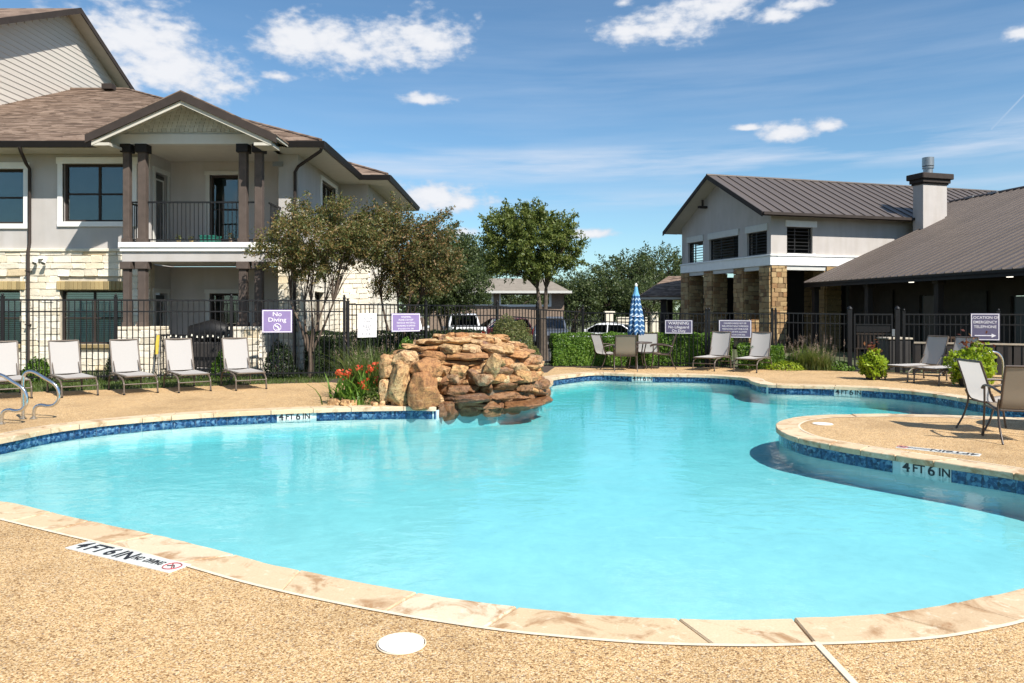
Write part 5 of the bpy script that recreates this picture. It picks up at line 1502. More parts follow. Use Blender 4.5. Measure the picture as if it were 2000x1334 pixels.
# pavilion side door with pale trim
d = MB(); d.box(4.9, 5.8, -.02, .01, ZG, 2.3, SF); dd = d.build('door', 'door_dark', club)
g = MB(); g.box(4.78, 4.9, -.05, .01, ZG, 2.3, SF); g.box(5.8, 5.92, -.05, .01, ZG, 2.3, SF); g.box(4.76, 5.94, -.06, .01, 2.3, 2.46, SF); g.build('door_trim', 'trim_sage', club)
for t_ in (.25, 4.4, 8.6, 12.8, 17.0):
    c = MB(); fm2 = frame(LA + HD * .55 + GD * t_ - zv * 2.9, -GD); c.bbox(-.12, .12, 0, .24, ZG, 2.78, .01, fm2); c.bbox(-.17, .17, -.05, .29, 2.55, 2.76, .01, fm2); c.build('porch_post', 'fascia_brown', club)
simple('lamp_lit', (0.8, 0.78, 0.7), 0.4)
MATS['lamp_lit'].node_tree.nodes['Principled BSDF'].inputs['Emission Color'].default_value = (1, .93, .8, 1)
MATS['lamp_lit'].node_tree.nodes['Principled BSDF'].inputs['Emission Strength'].default_value = 1.2
for t_, s_ in ((5.9, 1.3), (10.9, 1.3)):
    lp = MB(); c = LA + HD * s_ + GD * t_ - zv * .20; lp.cyl(c, .10, .04, 20); lp.build('ceiling_lamp', 'lamp_lit', club)
# small porch roof on the far left of the clubhouse
mb = MB(); mb.slab([(7.7, 45.5, 2.45), (11.2, 44.9, 2.45), (11.2, 48, 3.75), (10.0, 48.5, 3.75)], (0, 0, -.10)); mb.slab([(7.7, 45.5, 2.45), (10.0, 48.5, 3.75), (8.4, 51, 2.45)], (0, 0, -.10)); mb.build('porch_roof', 'roof_shingle', club)
mb = MB(); mb.slab([(7.72, 45.52, 2.35), (11.15, 44.94, 2.35), (11.2, 50, 2.35), (8.4, 50.9, 2.35)], (0, 0, -.12)); mb.build('porch_ceiling', 'soffit_cream', club)
for x, y in ((9.2, 46.0), (10.2, 49)): c = MB(); c.bbox(x - .16, x + .16, y - .16, y + .16, -.5, 2.3, .01); c.build('porch_post', 'fascia_brown', club)

# ------------------------------------------------------------------ far building behind the cars
cp = thing('garage_building', 'low brick garage block with tan hipped roof and white framed openings behind the parked cars', 'garage', (1, 51, -.5))
mb = MB(); cpo = [(3.5, 5.4, 1.95, 2.75), (.55, 3.15, 1.95, 2.75)]
CPM = frame((-5.6, 51, 0), (1, 0, 0)); cpo = [(1.2, 2.6, 1.95, 2.75), (3.0, 4.35, 1.95, 2.75), (4.75, 8.25, 1.95, 2.75)]
wall_mb(9.1, -.5, 2.85, .3, cpo, mb, CPM, 0); mb.box(-5.6, -5.3, 51.3, 56, -.5, 2.85); mb.box(3.2, 3.5, 51.3, 56, -.5, 1.2); mb.box(3.2, 3.5, 51.3, 51.6, 1.2, 2.85)
mb.build('brick_wall', 'brick_red', cp)
for o in cpo:
    g = MB(); w = .10
    g.box(o[0], o[1], -.04, .05, o[2] - .14, o[2], CPM); g.box(o[0] - .0, o[0] + w, -.03, .1, o[2], o[3], CPM); g.box(o[1] - w * 1.6, o[1], -.03, .1, o[2], o[3], CPM); g.build('window_frame', 'trim_white', cp)
mb = MB(); mb.slab([(-6.3, 50.3, 2.82), (3.9, 50.3, 2.82), (2.4, 53.2, 3.8), (-4.8, 53.2, 3.8)], (0, 0, -.12)); mb.slab([(3.9, 50.3, 2.82), (3.9, 56.3, 2.82), (2.4, 53.2, 3.8)], (0, 0, -.12)); mb.slab([(3.9, 56.3, 2.82), (-6.3, 56.3, 2.82), (-4.8, 53.2, 3.8), (2.4, 53.2, 3.8)], (0, 0, -.12)); mb.build('roof', 'roof_far', cp)
mb = MB(); mb.box(-6.3, 3.9, 50.22, 50.3, 2.70, 2.86); mb.box(3.9, 3.98, 50.22, 56.3, 2.70, 2.86); mb.build('fascia', 'trim_sage', cp)
mb = MB(); mb.box(-5.5, 3.4, 56.0, 56.2, -.5, 1.5); mb.build('rear_wall', 'brick_red', cp)

# stone entrance piers and low wall far behind
for i, (px0, px1, py, Y, lab) in enumerate([(1183, 1199, 611, 58, 'square tan stone gate pier behind the white sedan'), (1272, 1286, 612, 58, 'square tan stone gate pier right of the striped parasol')]):
    x0, x1 = (px0 - 1000) * Y / F, (px1 - 1000) * Y / F; zt = H + (HY - py) * Y / F
    o = thing('gate_pier', lab, 'gate pier', ((x0 + x1) / 2, Y, -.5))
    m_ = MB(); m_.bbox(x0, x1, Y, Y + .7, -.5, zt, .02); m_.build('pier_body', 'limestone', o)
    m_ = MB(); m_.bbox(x0 - .08, x1 + .08, Y - .08, Y + .78, zt, zt + .12, .02); m_.build('pier_cap', 'limestone', o)
o = thing('stone_wall', 'low tan stone wall between the far gate piers', 'wall', (9.5, 58.3, -.5))
m_ = MB(); m_.bbox(8.1, 10.4, 58.2, 58.5, -.5, .95, .02); m_.build('wall_body', 'limestone', o); m_ = MB(); m_.bbox(8.05, 10.45, 58.12, 58.58, .95, 1.03, .01); m_.build('coping_cap', 'limestone', o)

# ------------------------------------------------------------------ parked cars
def car(name, label, cat, kind, paint, loc, rz, L=4.6, W=1.85, Hh=1.45):
    o = thing(name, label, cat, loc, rz, 'cars parked beyond the pool fence')
    M = TRS(loc, rz)
    # side profiles: x forward (+), z up.  lower body and greenhouse
    h = L / 2
    if kind == 'sedan':
        low = [(-h, .45), (-h + .05, .85), (-h + .75, .98), (h - 1.45, .93), (h - .35, .78), (h, .60), (h - .02, .32), (-h + .05, .30)]
        gh = [(-h + .55, .95), (-h + 1.25, 1.36), (-h + 2.0, Hh), (h - 2.2, Hh - .03), (h - 1.25, .93)]
    elif kind == 'pickup':
        low = [(-h, .60), (-h, 1.18), (h - 1.75, 1.20), (h - .15, 1.10), (h, .85), (h - .02, .45), (-h + .05, .50)]
        gh = [(-.55, 1.17), (-.45, Hh - .06), (-.1, Hh), (.75, Hh), (h - 1.55, 1.18)]
    else:
        low = [(-h, .50), (-h + .02, 1.02), (h - 1.35, 1.04), (h - .2, .92), (h, .72), (h - .02, .38), (-h + .05, .38)]
        gh = [(-h + .06, 1.0), (-h + .35, Hh - .08), (-h + .8, Hh), (h - 2.1, Hh - .02), (h - 1.15, 1.02)]
    def loft(prof, wb, wt, zlo, zhi, r_=.0):
        m_ = MB(); n = len(prof)
        vs = []
        zmn, zmx = min(p[1] for p in prof), max(p[1] for p in prof)
        for sgn in (-1, 1):
            for p in prof:
                f_ = (p[1] - zmn) / (zmx - zmn); w = (wb + (wt - wb) * f_) / 2
                vs.append((p[0], sgn * w, p[1]))
        m_.add(vs, [tuple(range(n)), tuple(range(2 * n - 1, n - 1, -1))] + [(i, n + i, n + (i + 1) % n, (i + 1) % n) for i in range(n)])
        return m_
    b = loft(low, W, W * .97, 0, 1); b.v = [tuple(M @ Vector(v)) for v in b.v]; bo = b.build('body', paint, o)
    md = bo.modifiers.new('bevel', 'BEVEL'); md.width = .07; md.segments = 3; md.limit_method = 'ANGLE'; md.angle_limit = R(25)
    g = loft(gh, W * .94, W * .74, 0, 1); g.v = [tuple(M @ Vector(v)) for v in g.v]; go = g.build('cabin', paint, o)
    md = go.modifiers.new('bevel', 'BEVEL'); md.width = .06; md.segments = 3; md.limit_method = 'ANGLE'; md.angle_limit = R(25)
    # windows, slightly proud panes on each side of the cabin
    zb, zt = min(p[1] for p in gh) + .06, Hh - .10
    def at(x, f_): return W * (.94 + (.74 - .94) * f_) / 2
    def interp(side, z):
        # x of the cabin outline at height z, rear or front
        best = None
        for i in range(len(gh) - 1):
            (xa, za), (xb, zb_) = gh[i], gh[i + 1]
            if min(za, zb_) <= z <= max(za, zb_) and abs(za - zb_) > 1e-4:
                x = xa + (xb - xa) * (z - za) / (zb_ - za)
                if side == 'r' and (best is None or x < best): best = x
                if side == 'f' and (best is None or x > best): best = x
        return best
    z0g, z1g = min(p[1] for p in gh), max(p[1] for p in gh)
    for sgn in (-1, 1):
        xr0, xf0, xr1, xf1 = interp('r', zb) + .10, interp('f', zb) - .10, interp('r', zt) + .06, interp('f', zt) - .06
        xm0 = (xr0 + xf0) / 2
        for (a0, b0, a1, b1) in ((xr0, xm0 - .03, xr1, xm0 - .03), (xm0 + .03, xf0, xm0 + .03, xf1)):
            y0 = sgn * (at(0, (zb - z0g) / (z1g - z0g)) + .008); y1 = sgn * (at(0, (zt - z0g) / (z1g - z0g)) + .008)
            m_ = MB(); m_.slab([M @ Vector(v) for v in ((a0, y0, zb), (b0, y0, zb), (b1, y1, zt), (a1, y1, zt))], (M.to_3x3() @ Vector((0, -sgn * .02, 0)))); m_.build('side_window', 'car_glass', o)
    for side, nm_ in (('f', 'windscreen'), ('r', 'rear_window')):
        e = 1 if side == 'f' else -1
        x0, x1 = interp(side, zb) + e * .012, interp(side, zt) + e * .012; w0, w1 = W * .40, W * .33
        m_ = MB(); m_.slab([M @ Vector(v) for v in ((x0, -w0, zb), (x0, w0, zb), (x1, w1, zt), (x1, -w1, zt))], M.to_3x3() @ Vector((-e * .03, 0, 0))); m_.build(nm_, 'car_glass', o)
    wr = .36 if kind == 'pickup' else .33
    for fx_ in (-h + .85, h - .9):
        for sgn in (-1, 1):
            c = M @ Vector((fx_, sgn * (W / 2 - .20), wr)); d = M.to_3x3() @ Vector((0, sgn * .22, 0))
            m_ = MB(); m_.tube([c, c + d], wr, 20); wo_ = m_.build('wheel', 'tyre', o)
            m_ = MB(); m_.tube([c + d * .98, c + d * 1.03], wr * .62, 16); m_.build('rim', 'galv', wo_)
    for sgn in (-1, 1):
        m_ = MB(); m_.bbox(-h - .02, -h + .08, sgn * W * .40 - .09, sgn * W * .40 + .09, .72, .98, .01, M); m_.build('tail_light', 'tail_red', o)
        m_ = MB(); m_.bbox(h - .16, h - .01, sgn * W * .38 - .14, sgn * W * .38 + .14, .62, .76, .02, M); m_.build('headlight', 'lamp_glass', o)
        m_ = MB(); m_.bbox(h - 1.75, h - 1.60, sgn * (W / 2 + .07) - .07, sgn * (W / 2 + .07) + .07, 1.0, 1.14, .02, M); m_.build('wing_mirror', paint, o)
    m_ = MB(); m_.bbox(h - .06, h + .02, -W * .24, W * .24, .48, .72, .01, M); m_.build('grille', 'iron_black', o)
    m_ = MB(); m_.bbox(-h - .03, -h + .02, -.26, .26, .78, .92, .005, M); m_.build('number_plate', 'sign_white', o)
    if kind == 'pickup':
        m_ = MB(); m_.box(-h + .08, -.62, -W * .42, W * .42, 1.17, 1.215, M); m_.build('cargo_bed', 'iron_black', o)
    return o
car('pickup_truck', 'white pickup truck seen through the fence left of the round shrub', 'pickup truck', 'pickup', 'car_white', ((900 - 1000) * 41 / F, 43, -.5), R(100), 5.4, 1.95, 1.88)
car('red_car', 'dark red hatchback partly hidden by the round shrub', 'car', 'suv', 'car_red', ((968 - 1000) * 45 / F, 46, -.5), R(205), 4.3, 1.8, 1.62)
car('grey_suv', 'grey suv facing the pool beside the big tree trunk', 'car', 'suv', 'car_grey', ((1079 - 1000) * 41 / F, 43, -.5), R(-92), 4.7, 1.95, 1.72)
car('white_sedan', 'white sedan parked side on left of the closed parasol', 'car', 'sedan', 'car_white', ((1184 - 1000) * 37 / F, 38, -.5), R(160), 4.7, 1.85, 1.46)
car('white_van', 'white car half hidden by crepe myrtle trunks behind the left fence', 'car', 'suv', 'car_white', ((797 - 1000) * 44 / F, 45, -.5), R(92), 4.7, 1.9, 1.75)
# ------------------------------------------------------------------ iron pool fence
pk = MB(); pk.box(-.009, .009, -.009, .009, 0, 1); picket_me = pk.mesh('picket'); picket_me.materials.append(MATS['iron_black'])
def fence_run(label, p0, p1, segs, gap=.115):
    # segs: list of (s0, s1, z_ground, z_top0, z_top1) along the run
    p0, p1 = Vector((*p0, 0)), Vector((*p1, 0)); u = (p1 - p0).normalized(); L = (p1 - p0).length
    o = thing('pool_fence', label, 'fence', tuple(p0), math.atan2(u.y, u.x), 'black iron pool fence runs')
    M = frame(p0, u)
    def post(s, zg, zt):
        m_ = MB(); m_.bbox(s - .033, s + .033, -.033, .033, zg, zt + .05, .004, M); q = m_.build('post', 'iron_black', o)
        m_ = MB(); c = M @ Vector((s, 0, zt + .05)); m_.bbox(s - .042, s + .042, -.042, .042, zt + .05, zt + .066, .003, M)
        m_.tube([c + zv * .016, c + zv * .03, c + zv * .055, c + zv * .078], [.012, .028, .028, .008], 10); m_.build('finial', 'iron_black', q)
    done = set()
    for (s0, s1, zg, za, zb_) in segs:
        for s, zt in ((s0, za), (s1, zb_)):
            if round(s, 2) not in done: post(s, zg, max(za, zt)); done.add(round(s, 2))
        for dz0, dz1 in ((-.035, 0), (-.285, -.255)):
            m_ = MB(); a = [(s0 + .034, -.016, za + dz0), (s1 - .034, -.016, zb_ + dz0), (s1 - .034, -.016, zb_ + dz1), (s0 + .034, -.016, za + dz1)]
            m_.slab([M @ Vector(v) for v in a], (M.to_3x3() @ Vector((0, .032, 0)))); m_.build('rail', 'iron_black', o)
        m_ = MB(); m_.box(s0 + .034, s1 - .034, -.016, .016, zg + .12, zg + .15, M); m_.build('rail', 'iron_black', o)
        n = max(2, int(round((s1 - s0) / gap)))
        for k in range(1, n):
            s = s0 + (s1 - s0) * k / n; zt = za + (zb_ - za) * k / n
            place('picket', picket_me, None, o, M @ TRS((s, 0, zg + .05), 0, (1, 1, zt - .012 - zg - .05)))
    return o, M, u, p0
ZV = zv
fa, fb, fc, fd = (-14.0, 15.66), (-3.94, 17.8), (2.05, 22.6), (8.87, 19.9)
LA_ = (Vector(fb) - Vector(fa)).length
segsA = []; n = 4
def rs(px, p0, p1):
    q = (px - 1000) / F; u = (Vector(p1) - Vector(p0)).normalized(); return (q * p0[1] - p0[0]) / (u.x - q * u.y)
sA = [0, rs(5, fa, fb), rs(226, fa, fb), rs(452, fa, fb), LA_]
segsA = [(sA[i], sA[i + 1], 0, 1.83, 1.83) for i in range(4)]
runA = fence_run('black iron fence run behind the left row of loungers', fa, fb, segsA)
LB_ = (Vector(fc) - Vector(fb)).length
sB = [0, rs(826, fb, fc), rs(966, fb, fc), rs(1045, fb, fc), LB_]
zB = [1.745, 1.73, 1.715, 1.62, 1.555]
runB = fence_run('black iron fence run from the hedge corner past the rock waterfall', (fb[0] + .07, fb[1] + .05), fc, [(sB[i], sB[i + 1] - .001, -.05, zB[i], zB[i + 1]) for i in range(4)])
LC_ = (Vector(fd) - Vector(fc)).length
sC = [0, LC_ * .25, LC_ * .5, rs(1510, fc, fd), LC_ - .0]
runC = fence_run('black iron fence run behind the long green hedge', (fc[0] + .06, fc[1] - .02), fd, [(sC[i], sC[i + 1] - .08, -.05, 1.53, 1.50) for i in range(4)])
uC = (Vector((*fd, 0)) - Vector((*fc, 0))).normalized()
g0 = Vector((*fd, 0)); g1 = g0 + uC * 1.15; g2 = g0 + uC * 7.5
# gate with taller posts
gt = thing('pool_gate', 'black iron gate between two thick posts at the right end of the hedge', 'gate', tuple(g0), math.atan2(uC.y, uC.x))
GM = frame(g0, uC)
for s in (0, 1.12):
    m_ = MB(); m_.bbox(s - .055, s + .055, -.055, .055, -.05, 1.62, .01, GM); pp = m_.build('gate_post', 'iron_black', gt)
    m_ = MB(); c = GM @ Vector((s, 0, 1.62)); m_.tube([c, c + zv * .02, c + zv * .05, c + zv * .08], [.068, .068, .04, .01], 10); m_.build('post_cap', 'iron_black', pp)
m_ = MB(); m_.box(.10, .14, -.02, .02, .1, 1.5, GM); m_.box(.98, 1.02, -.02, .02, .1, 1.5, GM); m_.box(.14, .98, -.02, .02, 1.46, 1.5, GM); m_.box(.14, .98, -.02, .02, .1, .14, GM); m_.box(.14, .98, -.02, .02, 1.2, 1.23, GM); m_.build('gate_frame', 'iron_black', gt)
m_ = MB(); m_.box(.16, .96, -.006, .006, 1.02, 1.19, GM); m_.build('mesh_guard', 'iron_black', gt)
for k in range(1, 8): place('picket', picket_me, None, gt, GM @ TRS((.14 + .84 * k / 8, 0, .14), 0, (1, 1, 1.32)))
m_ = MB(); m_.bbox(.99, 1.06, -.05, -.02, .92, 1.10, .005, GM); m_.build('latch', 'galv', gt)
runD = fence_run('black iron fence run behind the two side-on loungers', tuple(g1.xy), tuple(g2.xy), [(0.12, 2.2, -.05, 1.5, 1.5), (2.2, 4.4, -.05, 1.5, 1.5), (4.4, 6.3, -.05, 1.5, 1.5)])

# ------------------------------------------------------------------ signs wired to the fence
def sign(name, label, run, px0, px1, py0, py1, board, lines, lm, border='letter_white', extra=None, grp=None, post_px=None):
    o_, M, u, p0 = run
    q0, q1 = (px0 - 1000) / F, (px1 - 1000) / F
    s0 = (q0 * p0.y - p0.x) / (u.x - q0 * u.y); s1 = (q1 * p0.y - p0.x) / (u.x - q1 * u.y)
    mid = M @ Vector(((s0 + s1) / 2, -.04, 0)); Y = mid.y
    z1, z0 = H + (HY - py0) * Y / F, H + (HY - py1) * Y / F
    w, h = s1 - s0, z1 - z0
    t_ = thing(name, label, 'sign', (mid.x, mid.y, (z0 + z1) / 2), math.atan2(u.y, u.x), grp)
    SM = frame((mid.x, mid.y, (z0 + z1) / 2), u)
    m_ = MB(); m_.bbox(-w / 2, w / 2, 0, .012, -h / 2, h / 2, .003, SM); m_.build('board', board, t_)
    if border:
        m_ = MB(); b = .018; e = .012
        m_.box(-w / 2 + e, w / 2 - e, -.004, -.0005, h / 2 - e - b, h / 2 - e, SM); m_.box(-w / 2 + e, w / 2 - e, -.004, -.0005, -h / 2 + e, -h / 2 + e + b, SM)
        m_.box(-w / 2 + e, -w / 2 + e + b, -.004, -.0005, -h / 2 + e + b, h / 2 - e - b, SM); m_.box(w / 2 - e - b, w / 2 - e, -.004, -.0005, -h / 2 + e + b, h / 2 - e - b, SM)
        m_.build('border', border, t_)
    for (txt, cy_, sz, xs) in lines:
        text_obj(txt, sz * h, SM @ Matrix.Translation((0, -.003, (.5 - cy_) * h)) @ UPRIGHT, lm, t_, xs=xs, bold=.006)
    for sx_ in (-.3, .3):
        m_ = MB(); c = SM @ Vector((sx_ * w, .012, h * .42)); m_.tube([c, c + SM.to_3x3() @ Vector((0, .02, 0))], .012, 6); m_.build('clip', 'galv', t_)
    if extra: extra(t_, SM, w, h)
    return t_
def diving(t_, SM, w, h):
    m_ = MB(); r_ = h * .155; c = (0, -.004, -h * .27)
    m_.tube([SM @ Vector((c[0] + math.cos(a_) * r_, c[1], c[2] + math.sin(a_) * r_)) for a_ in [2 * math.pi * i_ / 28 for i_ in range(28)]], .009, 5, closed=True)
    m_.tube([SM @ Vector((-r_ * .7, -.004, c[2] + r_ * .7)), SM @ Vector((r_ * .7, -.004, c[2] - r_ * .7))], .008, 5)
    m_.build('no_diving_ring', 'letter_white', t_)
    m_ = MB(); m_.tube([SM @ Vector((-.05, -.005, c[2] + .02)), SM @ Vector((.0, -.005, c[2] + .03)), SM @ Vector((.05, -.005, c[2] - .03))], [.008, .014, .006], 5); m_.tube([SM @ Vector((-.03, -.005, c[2] - .045)), SM @ Vector((.06, -.005, c[2] - .05))], .006, 5); m_.build('diver_symbol', 'letter_white', t_)
sign('no_diving_sign', 'purple sign reading No Diving with a crossed out diver, left of the first tree', runA, 512, 571, 605, 650, 'sign_purple', [('No', .20, .26, 1.15), ('Diving', .44, .26, 1.15)], 'letter_white', extra=diving)
sign('keep_off_sign', 'white sign reading KEEP OFF ROCKS behind the left end of the rock waterfall', runB, 697, 734, 612, 659, 'sign_white', [('CAUTION', .22, .15, .75), ('PLEASE', .34, .11, .9), ('KEEP', .54, .20, .9), ('OFF', .70, .18, .9), ('ROCKS', .86, .18, .85)], 'letter_grey', border=None)
sign('rules_sign', 'purple sign with five lines of small white text right of the white sign', runB, 763, 819, 612, 648, 'sign_purple', [('WARNING', .20, .13, 1.0), ('PLEASE STAY OFF', .36, .14, .85), ('THE ROCK WATERFALL', .52, .13, .85), ('CHILDREN MUST BE SUPERVISED', .68, .12, .66), ('BY AN ADULT AT ALL TIMES', .84, .11, .7)], 'letter_white')
sign('lifeguard_sign', 'dark sign reading WARNING No Lifeguard On Duty above the long hedge', runC, 1299, 1353, 625, 652, 'sign_navy', [('WARNING', .24, .29, 1.05), ('No Lifeguard', .52, .28, 1.0), ('On Duty', .79, .27, 1.0)], 'letter_white')
sign('small_print_sign', 'dark sign with five lines of small print above the two white loungers', runC, 1404, 1468, 625, 660, 'sign_navy', [('CHILDREN SHOULD NOT USE', .19, .12, .75), ('POOL WITHOUT ADULT SUPERVISION', .35, .12, .68), ('PERSONS SHALL NOT SWIM ALONE', .51, .12, .72), ('NO GLASS OR PETS ALLOWED', .67, .12, .78), ('SWIM AT YOUR OWN RISK', .83, .12, .75)], 'letter_white')
def arrow(t_, SM, w, h):
    m_ = MB(); y = -.004; z = -h * .32
    m_.slab([SM @ Vector((-w * .36, y, z - .012)), SM @ Vector((w * .22, y, z - .012)), SM @ Vector((w * .22, y, z - .05)), SM @ Vector((w * .38, y, z)), SM @ Vector((w * .22, y, z + .05)), SM @ Vector((w * .22, y, z + .012)), SM @ Vector((-w * .36, y, z + .012))], SM.to_3x3() @ Vector((0, .003, 0)))
    m_.build('arrow', 'letter_white', t_)
sign('telephone_sign', 'dark square sign reading LOCATION OF EMERGENCY TELEPHONE with an arrow to the right', runD, 1895, 1952, 612, 665, 'sign_navy', [('LOCATION OF', .16, .14, .95), ('EMERGENCY', .33, .14, .95), ('TELEPHONE', .50, .14, .95)], 'letter_white', extra=arrow)

# ------------------------------------------------------------------ loungers
simple('frame_taupe', (0.115, 0.09, 0.07), 0.35, var=0.1, scale=8)
def make_lounger():
    o = thing('lounger', 'x', 'lounger')
    W = .25; ZS = .35; HG = 1.08; LN = 1.31
    top = (LN, .99)
    st = MB(); rows = []
    for i in range(9):
        y = .02 + (HG - .04) * i / 8
        rows.append([(x, y, ZS + .008 - .025 * math.sin(math.pi * (x / W + 1) / 2)) for x in [-W + 2 * W * j / 6 for j in range(7)]])
    st.sheet(rows); st.build('seat_sling', 'sling_grey', o, recalc=False)
    st = MB(); rows = []
    for i in range(9):
        f_ = i / 8; y = HG + (top[0] - HG) * f_; z = ZS + .012 + (top[1] - ZS) * f_
        rows.append([(x, y + .02 * math.sin(math.pi * (x / W + 1) / 2), z - .006 * math.sin(math.pi * (x / W + 1) / 2)) for x in [-W + 2 * W * j / 6 for j in range(7)]])
    st.sheet(rows); st.build('back_sling', 'sling_grey', o, recalc=False)
    fr = MB()
    for s_ in (-1, 1): fr.tube([(s_ * (W + .012), -.02, ZS - .012), (s_ * (W + .012), HG + .15, ZS - .012)], .018, 8)
    fr.tube([(-W - .012, -.02, ZS - .012), (W + .012, -.02, ZS - .012)], .018, 8); fr.tube([(-W - .012, HG + .15, ZS - .012), (W + .012, HG + .15, ZS - .012)], .016, 8)
    fr.build('seat_frame', 'frame_taupe', o)
    fr = MB(); 
    for s_ in (-1, 1): fr.tube([(s_ * (W + .008), HG, ZS), (s_ * (W + .008), top[0], top[1])], .015, 8)
    fr.tube([(-W - .008, top[0], top[1]), (W + .008, top[0], top[1])], .015, 8); fr.build('back_frame', 'frame_taupe', o)
    for s_ in (-1, 1):
        x = s_ * (W + .045)
        m_ = MB(); m_.tube(spline([(x, .42, ZS - .03), (x, .16, ZS - .05), (x, .02, ZS - .13), (x, .0, .12), (x, -.01, .015)], 4), .017, 8); m_.build('leg', 'frame_taupe', o)
        m_ = MB(); m_.tube(spline([(x, .82, ZS - .03), (x, 1.06, ZS - .05), (x, 1.18, ZS - .13), (x, 1.20, .12), (x, 1.21, .015)], 4), .017, 8); m_.build('leg', 'frame_taupe', o)
        m_ = MB(); m_.tube([(s_ * W * .9, HG - .12, ZS - .02), (s_ * W * .9, HG + .16, .66)], .009, 6); m_.build('prop', 'frame_taupe', o)
    m_ = MB(); m_.tube([(-W - .045, .005, .19), (W + .045, .005, .19)], .012, 8); m_.build('stretcher', 'frame_taupe', o)
    m_ = MB(); m_.tube([(-W - .045, 1.195, .19), (W + .045, 1.195, .19)], .012, 8); m_.build('stretcher', 'frame_taupe', o)
    for s_ in (-1, 1):
        for y in (-.01, 1.21):
            m_ = MB(); m_.cyl((s_ * (W + .045), y, 0), .022, .02, 10); m_.build('foot_cap', 'iron_black', o)
    return o
proto = make_lounger(); used = [False]
def lounger(px, py, rz, label, grp, side='l', sc=1.0):
    o = proto if not used[0] else copy_tree(proto); used[0] = True
    p = G(px, py)      # ground point of the front leg on the given side
    s_ = -.315 if side == 'l' else .315
    o.location = (p.x - math.cos(rz) * s_, p.y - math.sin(rz) * s_, 0); o.rotation_euler = (0, 0, rz); o['label'] = label; o['group'] = grp
    return o
G1 = 'grey sling loungers lined up left of the rock waterfall'
for px, py, rz_, lb in [(-18, 783, 41, 'grey sling lounger cut off by the left photo edge behind the pool rails'), (118, 777, 42, 'grey sling lounger in front of the downspout, right of the pool grab rails'),
                   (240, 771.5, 40, 'grey sling lounger in front of the left stone pier'), (347, 767.5, 37, 'grey sling lounger in front of the yellow folded chair and string lights'), (459, 763, 34, 'grey sling lounger below the No Diving sign')]:
    lounger(px, py, R(rz_), lb, G1)
G2 = 'white sling loungers by the far hedge'
lounger(1352, 723, R(-36), 'pale lounger at the right end of the long hedge, under the small print sign', G2); lounger(1432, 726, R(-36), 'pale lounger before the low round hedges and the lit stone column', G2)
G3 = 'grey loungers seen side on at the right'
lounger(1728, 742, R(-68), 'grey lounger seen from the side next to the small lime potted plant', G3); lounger(1784, 748, R(-66), 'grey lounger seen from the side just left of the big lime potted plant', G3)

# ------------------------------------------------------------------ sling chairs
def make_chair(label, fabric):
    # faces -y
    o = thing('patio_chair', label, 'chair')
    W = .26
    prof = spline([(-.25, .435), (-.05, .405), (.14, .40), (.22, .47), (.27, .66), (.36, .93)], 5)
    prof = [(p[0], p[1]) for p in spline([Vector((a, b, 0)) for a, b in [(-.25, .435), (-.05, .405), (.14, .40), (.215, .47), (.27, .66), (.36, .93)]], 5)]
    rows = [[(x, p[0], p[1] - .010 * math.sin(math.pi * (x / W + 1) / 2)) for x in [-W + 2 * W * j / 6 for j in range(7)]] for p in prof]
    m_ = MB(); m_.sheet(rows); m_.build('sling', fabric, o, recalc=False)
    m_ = MB()
    for s_ in (-1, 1): m_.tube([(s_ * (W + .008), p[0], p[1]) for p in prof], .014, 8)
    m_.tube([(-W - .008, prof[-1][0], prof[-1][1]), (W + .008, prof[-1][0], prof[-1][1])], .014, 8); m_.tube([(-W, prof[0][0], prof[0][1] - .01), (W, prof[0][0], prof[0][1] - .01)], .012, 8); m_.tube([(-W, .17, .385), (W, .17, .385)], .012, 8)
    m_.build('frame', 'frame_brown', o)
    for s_ in (-1, 1):
        x = s_ * (W + .035)
        m_ = MB(); m_.tube(spline([(x, -.30, .0), (x, -.27, .2), (x, -.245, .42), (x, -.25, .63)], 4), .013, 8); m_.build('leg', 'frame_brown', o)
        m_ = MB(); m_.tube(spline([(x, .36, .0), (x, .26, .18), (x, .20, .40), (x, .235, .52)], 4), .013, 8); m_.build('leg', 'frame_brown', o)
        m_ = MB(); m_.tube(spline([(x, -.33, .605), (x, -.25, .645), (x, -.05, .655), (x, .15, .63), (x - s_ * .02, .265, .60)], 4), .016, 8); m_.build('armrest', 'frame_brown', o)
        m_ = MB(); m_.tube([(x, -.245, .40), (x, .20, .38)], .010, 6); m_.build('side_rail', 'frame_brown', o)
    return o
def chair(x, y, rz, label, grp, fabric):
    o = make_chair(label, fabric); o.location = (x, y, 0); o.rotation_euler = (0, 0, rz); o['group'] = grp; return o
GR = 'brown framed sling chairs'
chair(6.38, 9.98, R(88), 'white sling chair on the right peninsula with sunlight through its back', GR, 'sling_white')
chair(6.20, 9.27, R(166), 'tan sling chair cut off by the right photo edge on the peninsula', GR, 'sling_tan')
# the table they stand at, mostly outside the frame
def make_table(x, y, r, label):
    o = thing('patio_table', label, 'table', (x, y, 0))
    m_ = MB(); m_.cyl((x, y, .70), r, .022, 40); m_.build('tabletop', 'frame_brown', o)
    m_ = MB(); m_.tube([(x + math.cos(a_) * r, y + math.sin(a_) * r, .705) for a_ in [2 * math.pi * i_ / 40 for i_ in range(40)]], .018, 6, closed=True); m_.build('rim', 'frame_brown', o)
    for k in range(4):
        a_ = math.pi / 4 + k * math.pi / 2; m_ = MB(); m_.tube(spline([(x + math.cos(a_) * r * .82, y + math.sin(a_) * r * .82, 0), (x + math.cos(a_) * r * .62, y + math.sin(a_) * r * .62, .35), (x + math.cos(a_) * r * .78, y + math.sin(a_) * r * .78, .69)], 4), .016, 8); m_.build('leg', 'frame_brown', o)
    return o
make_table(7.55, 10.0, .55, 'round brown patio table at the right edge of the peninsula')
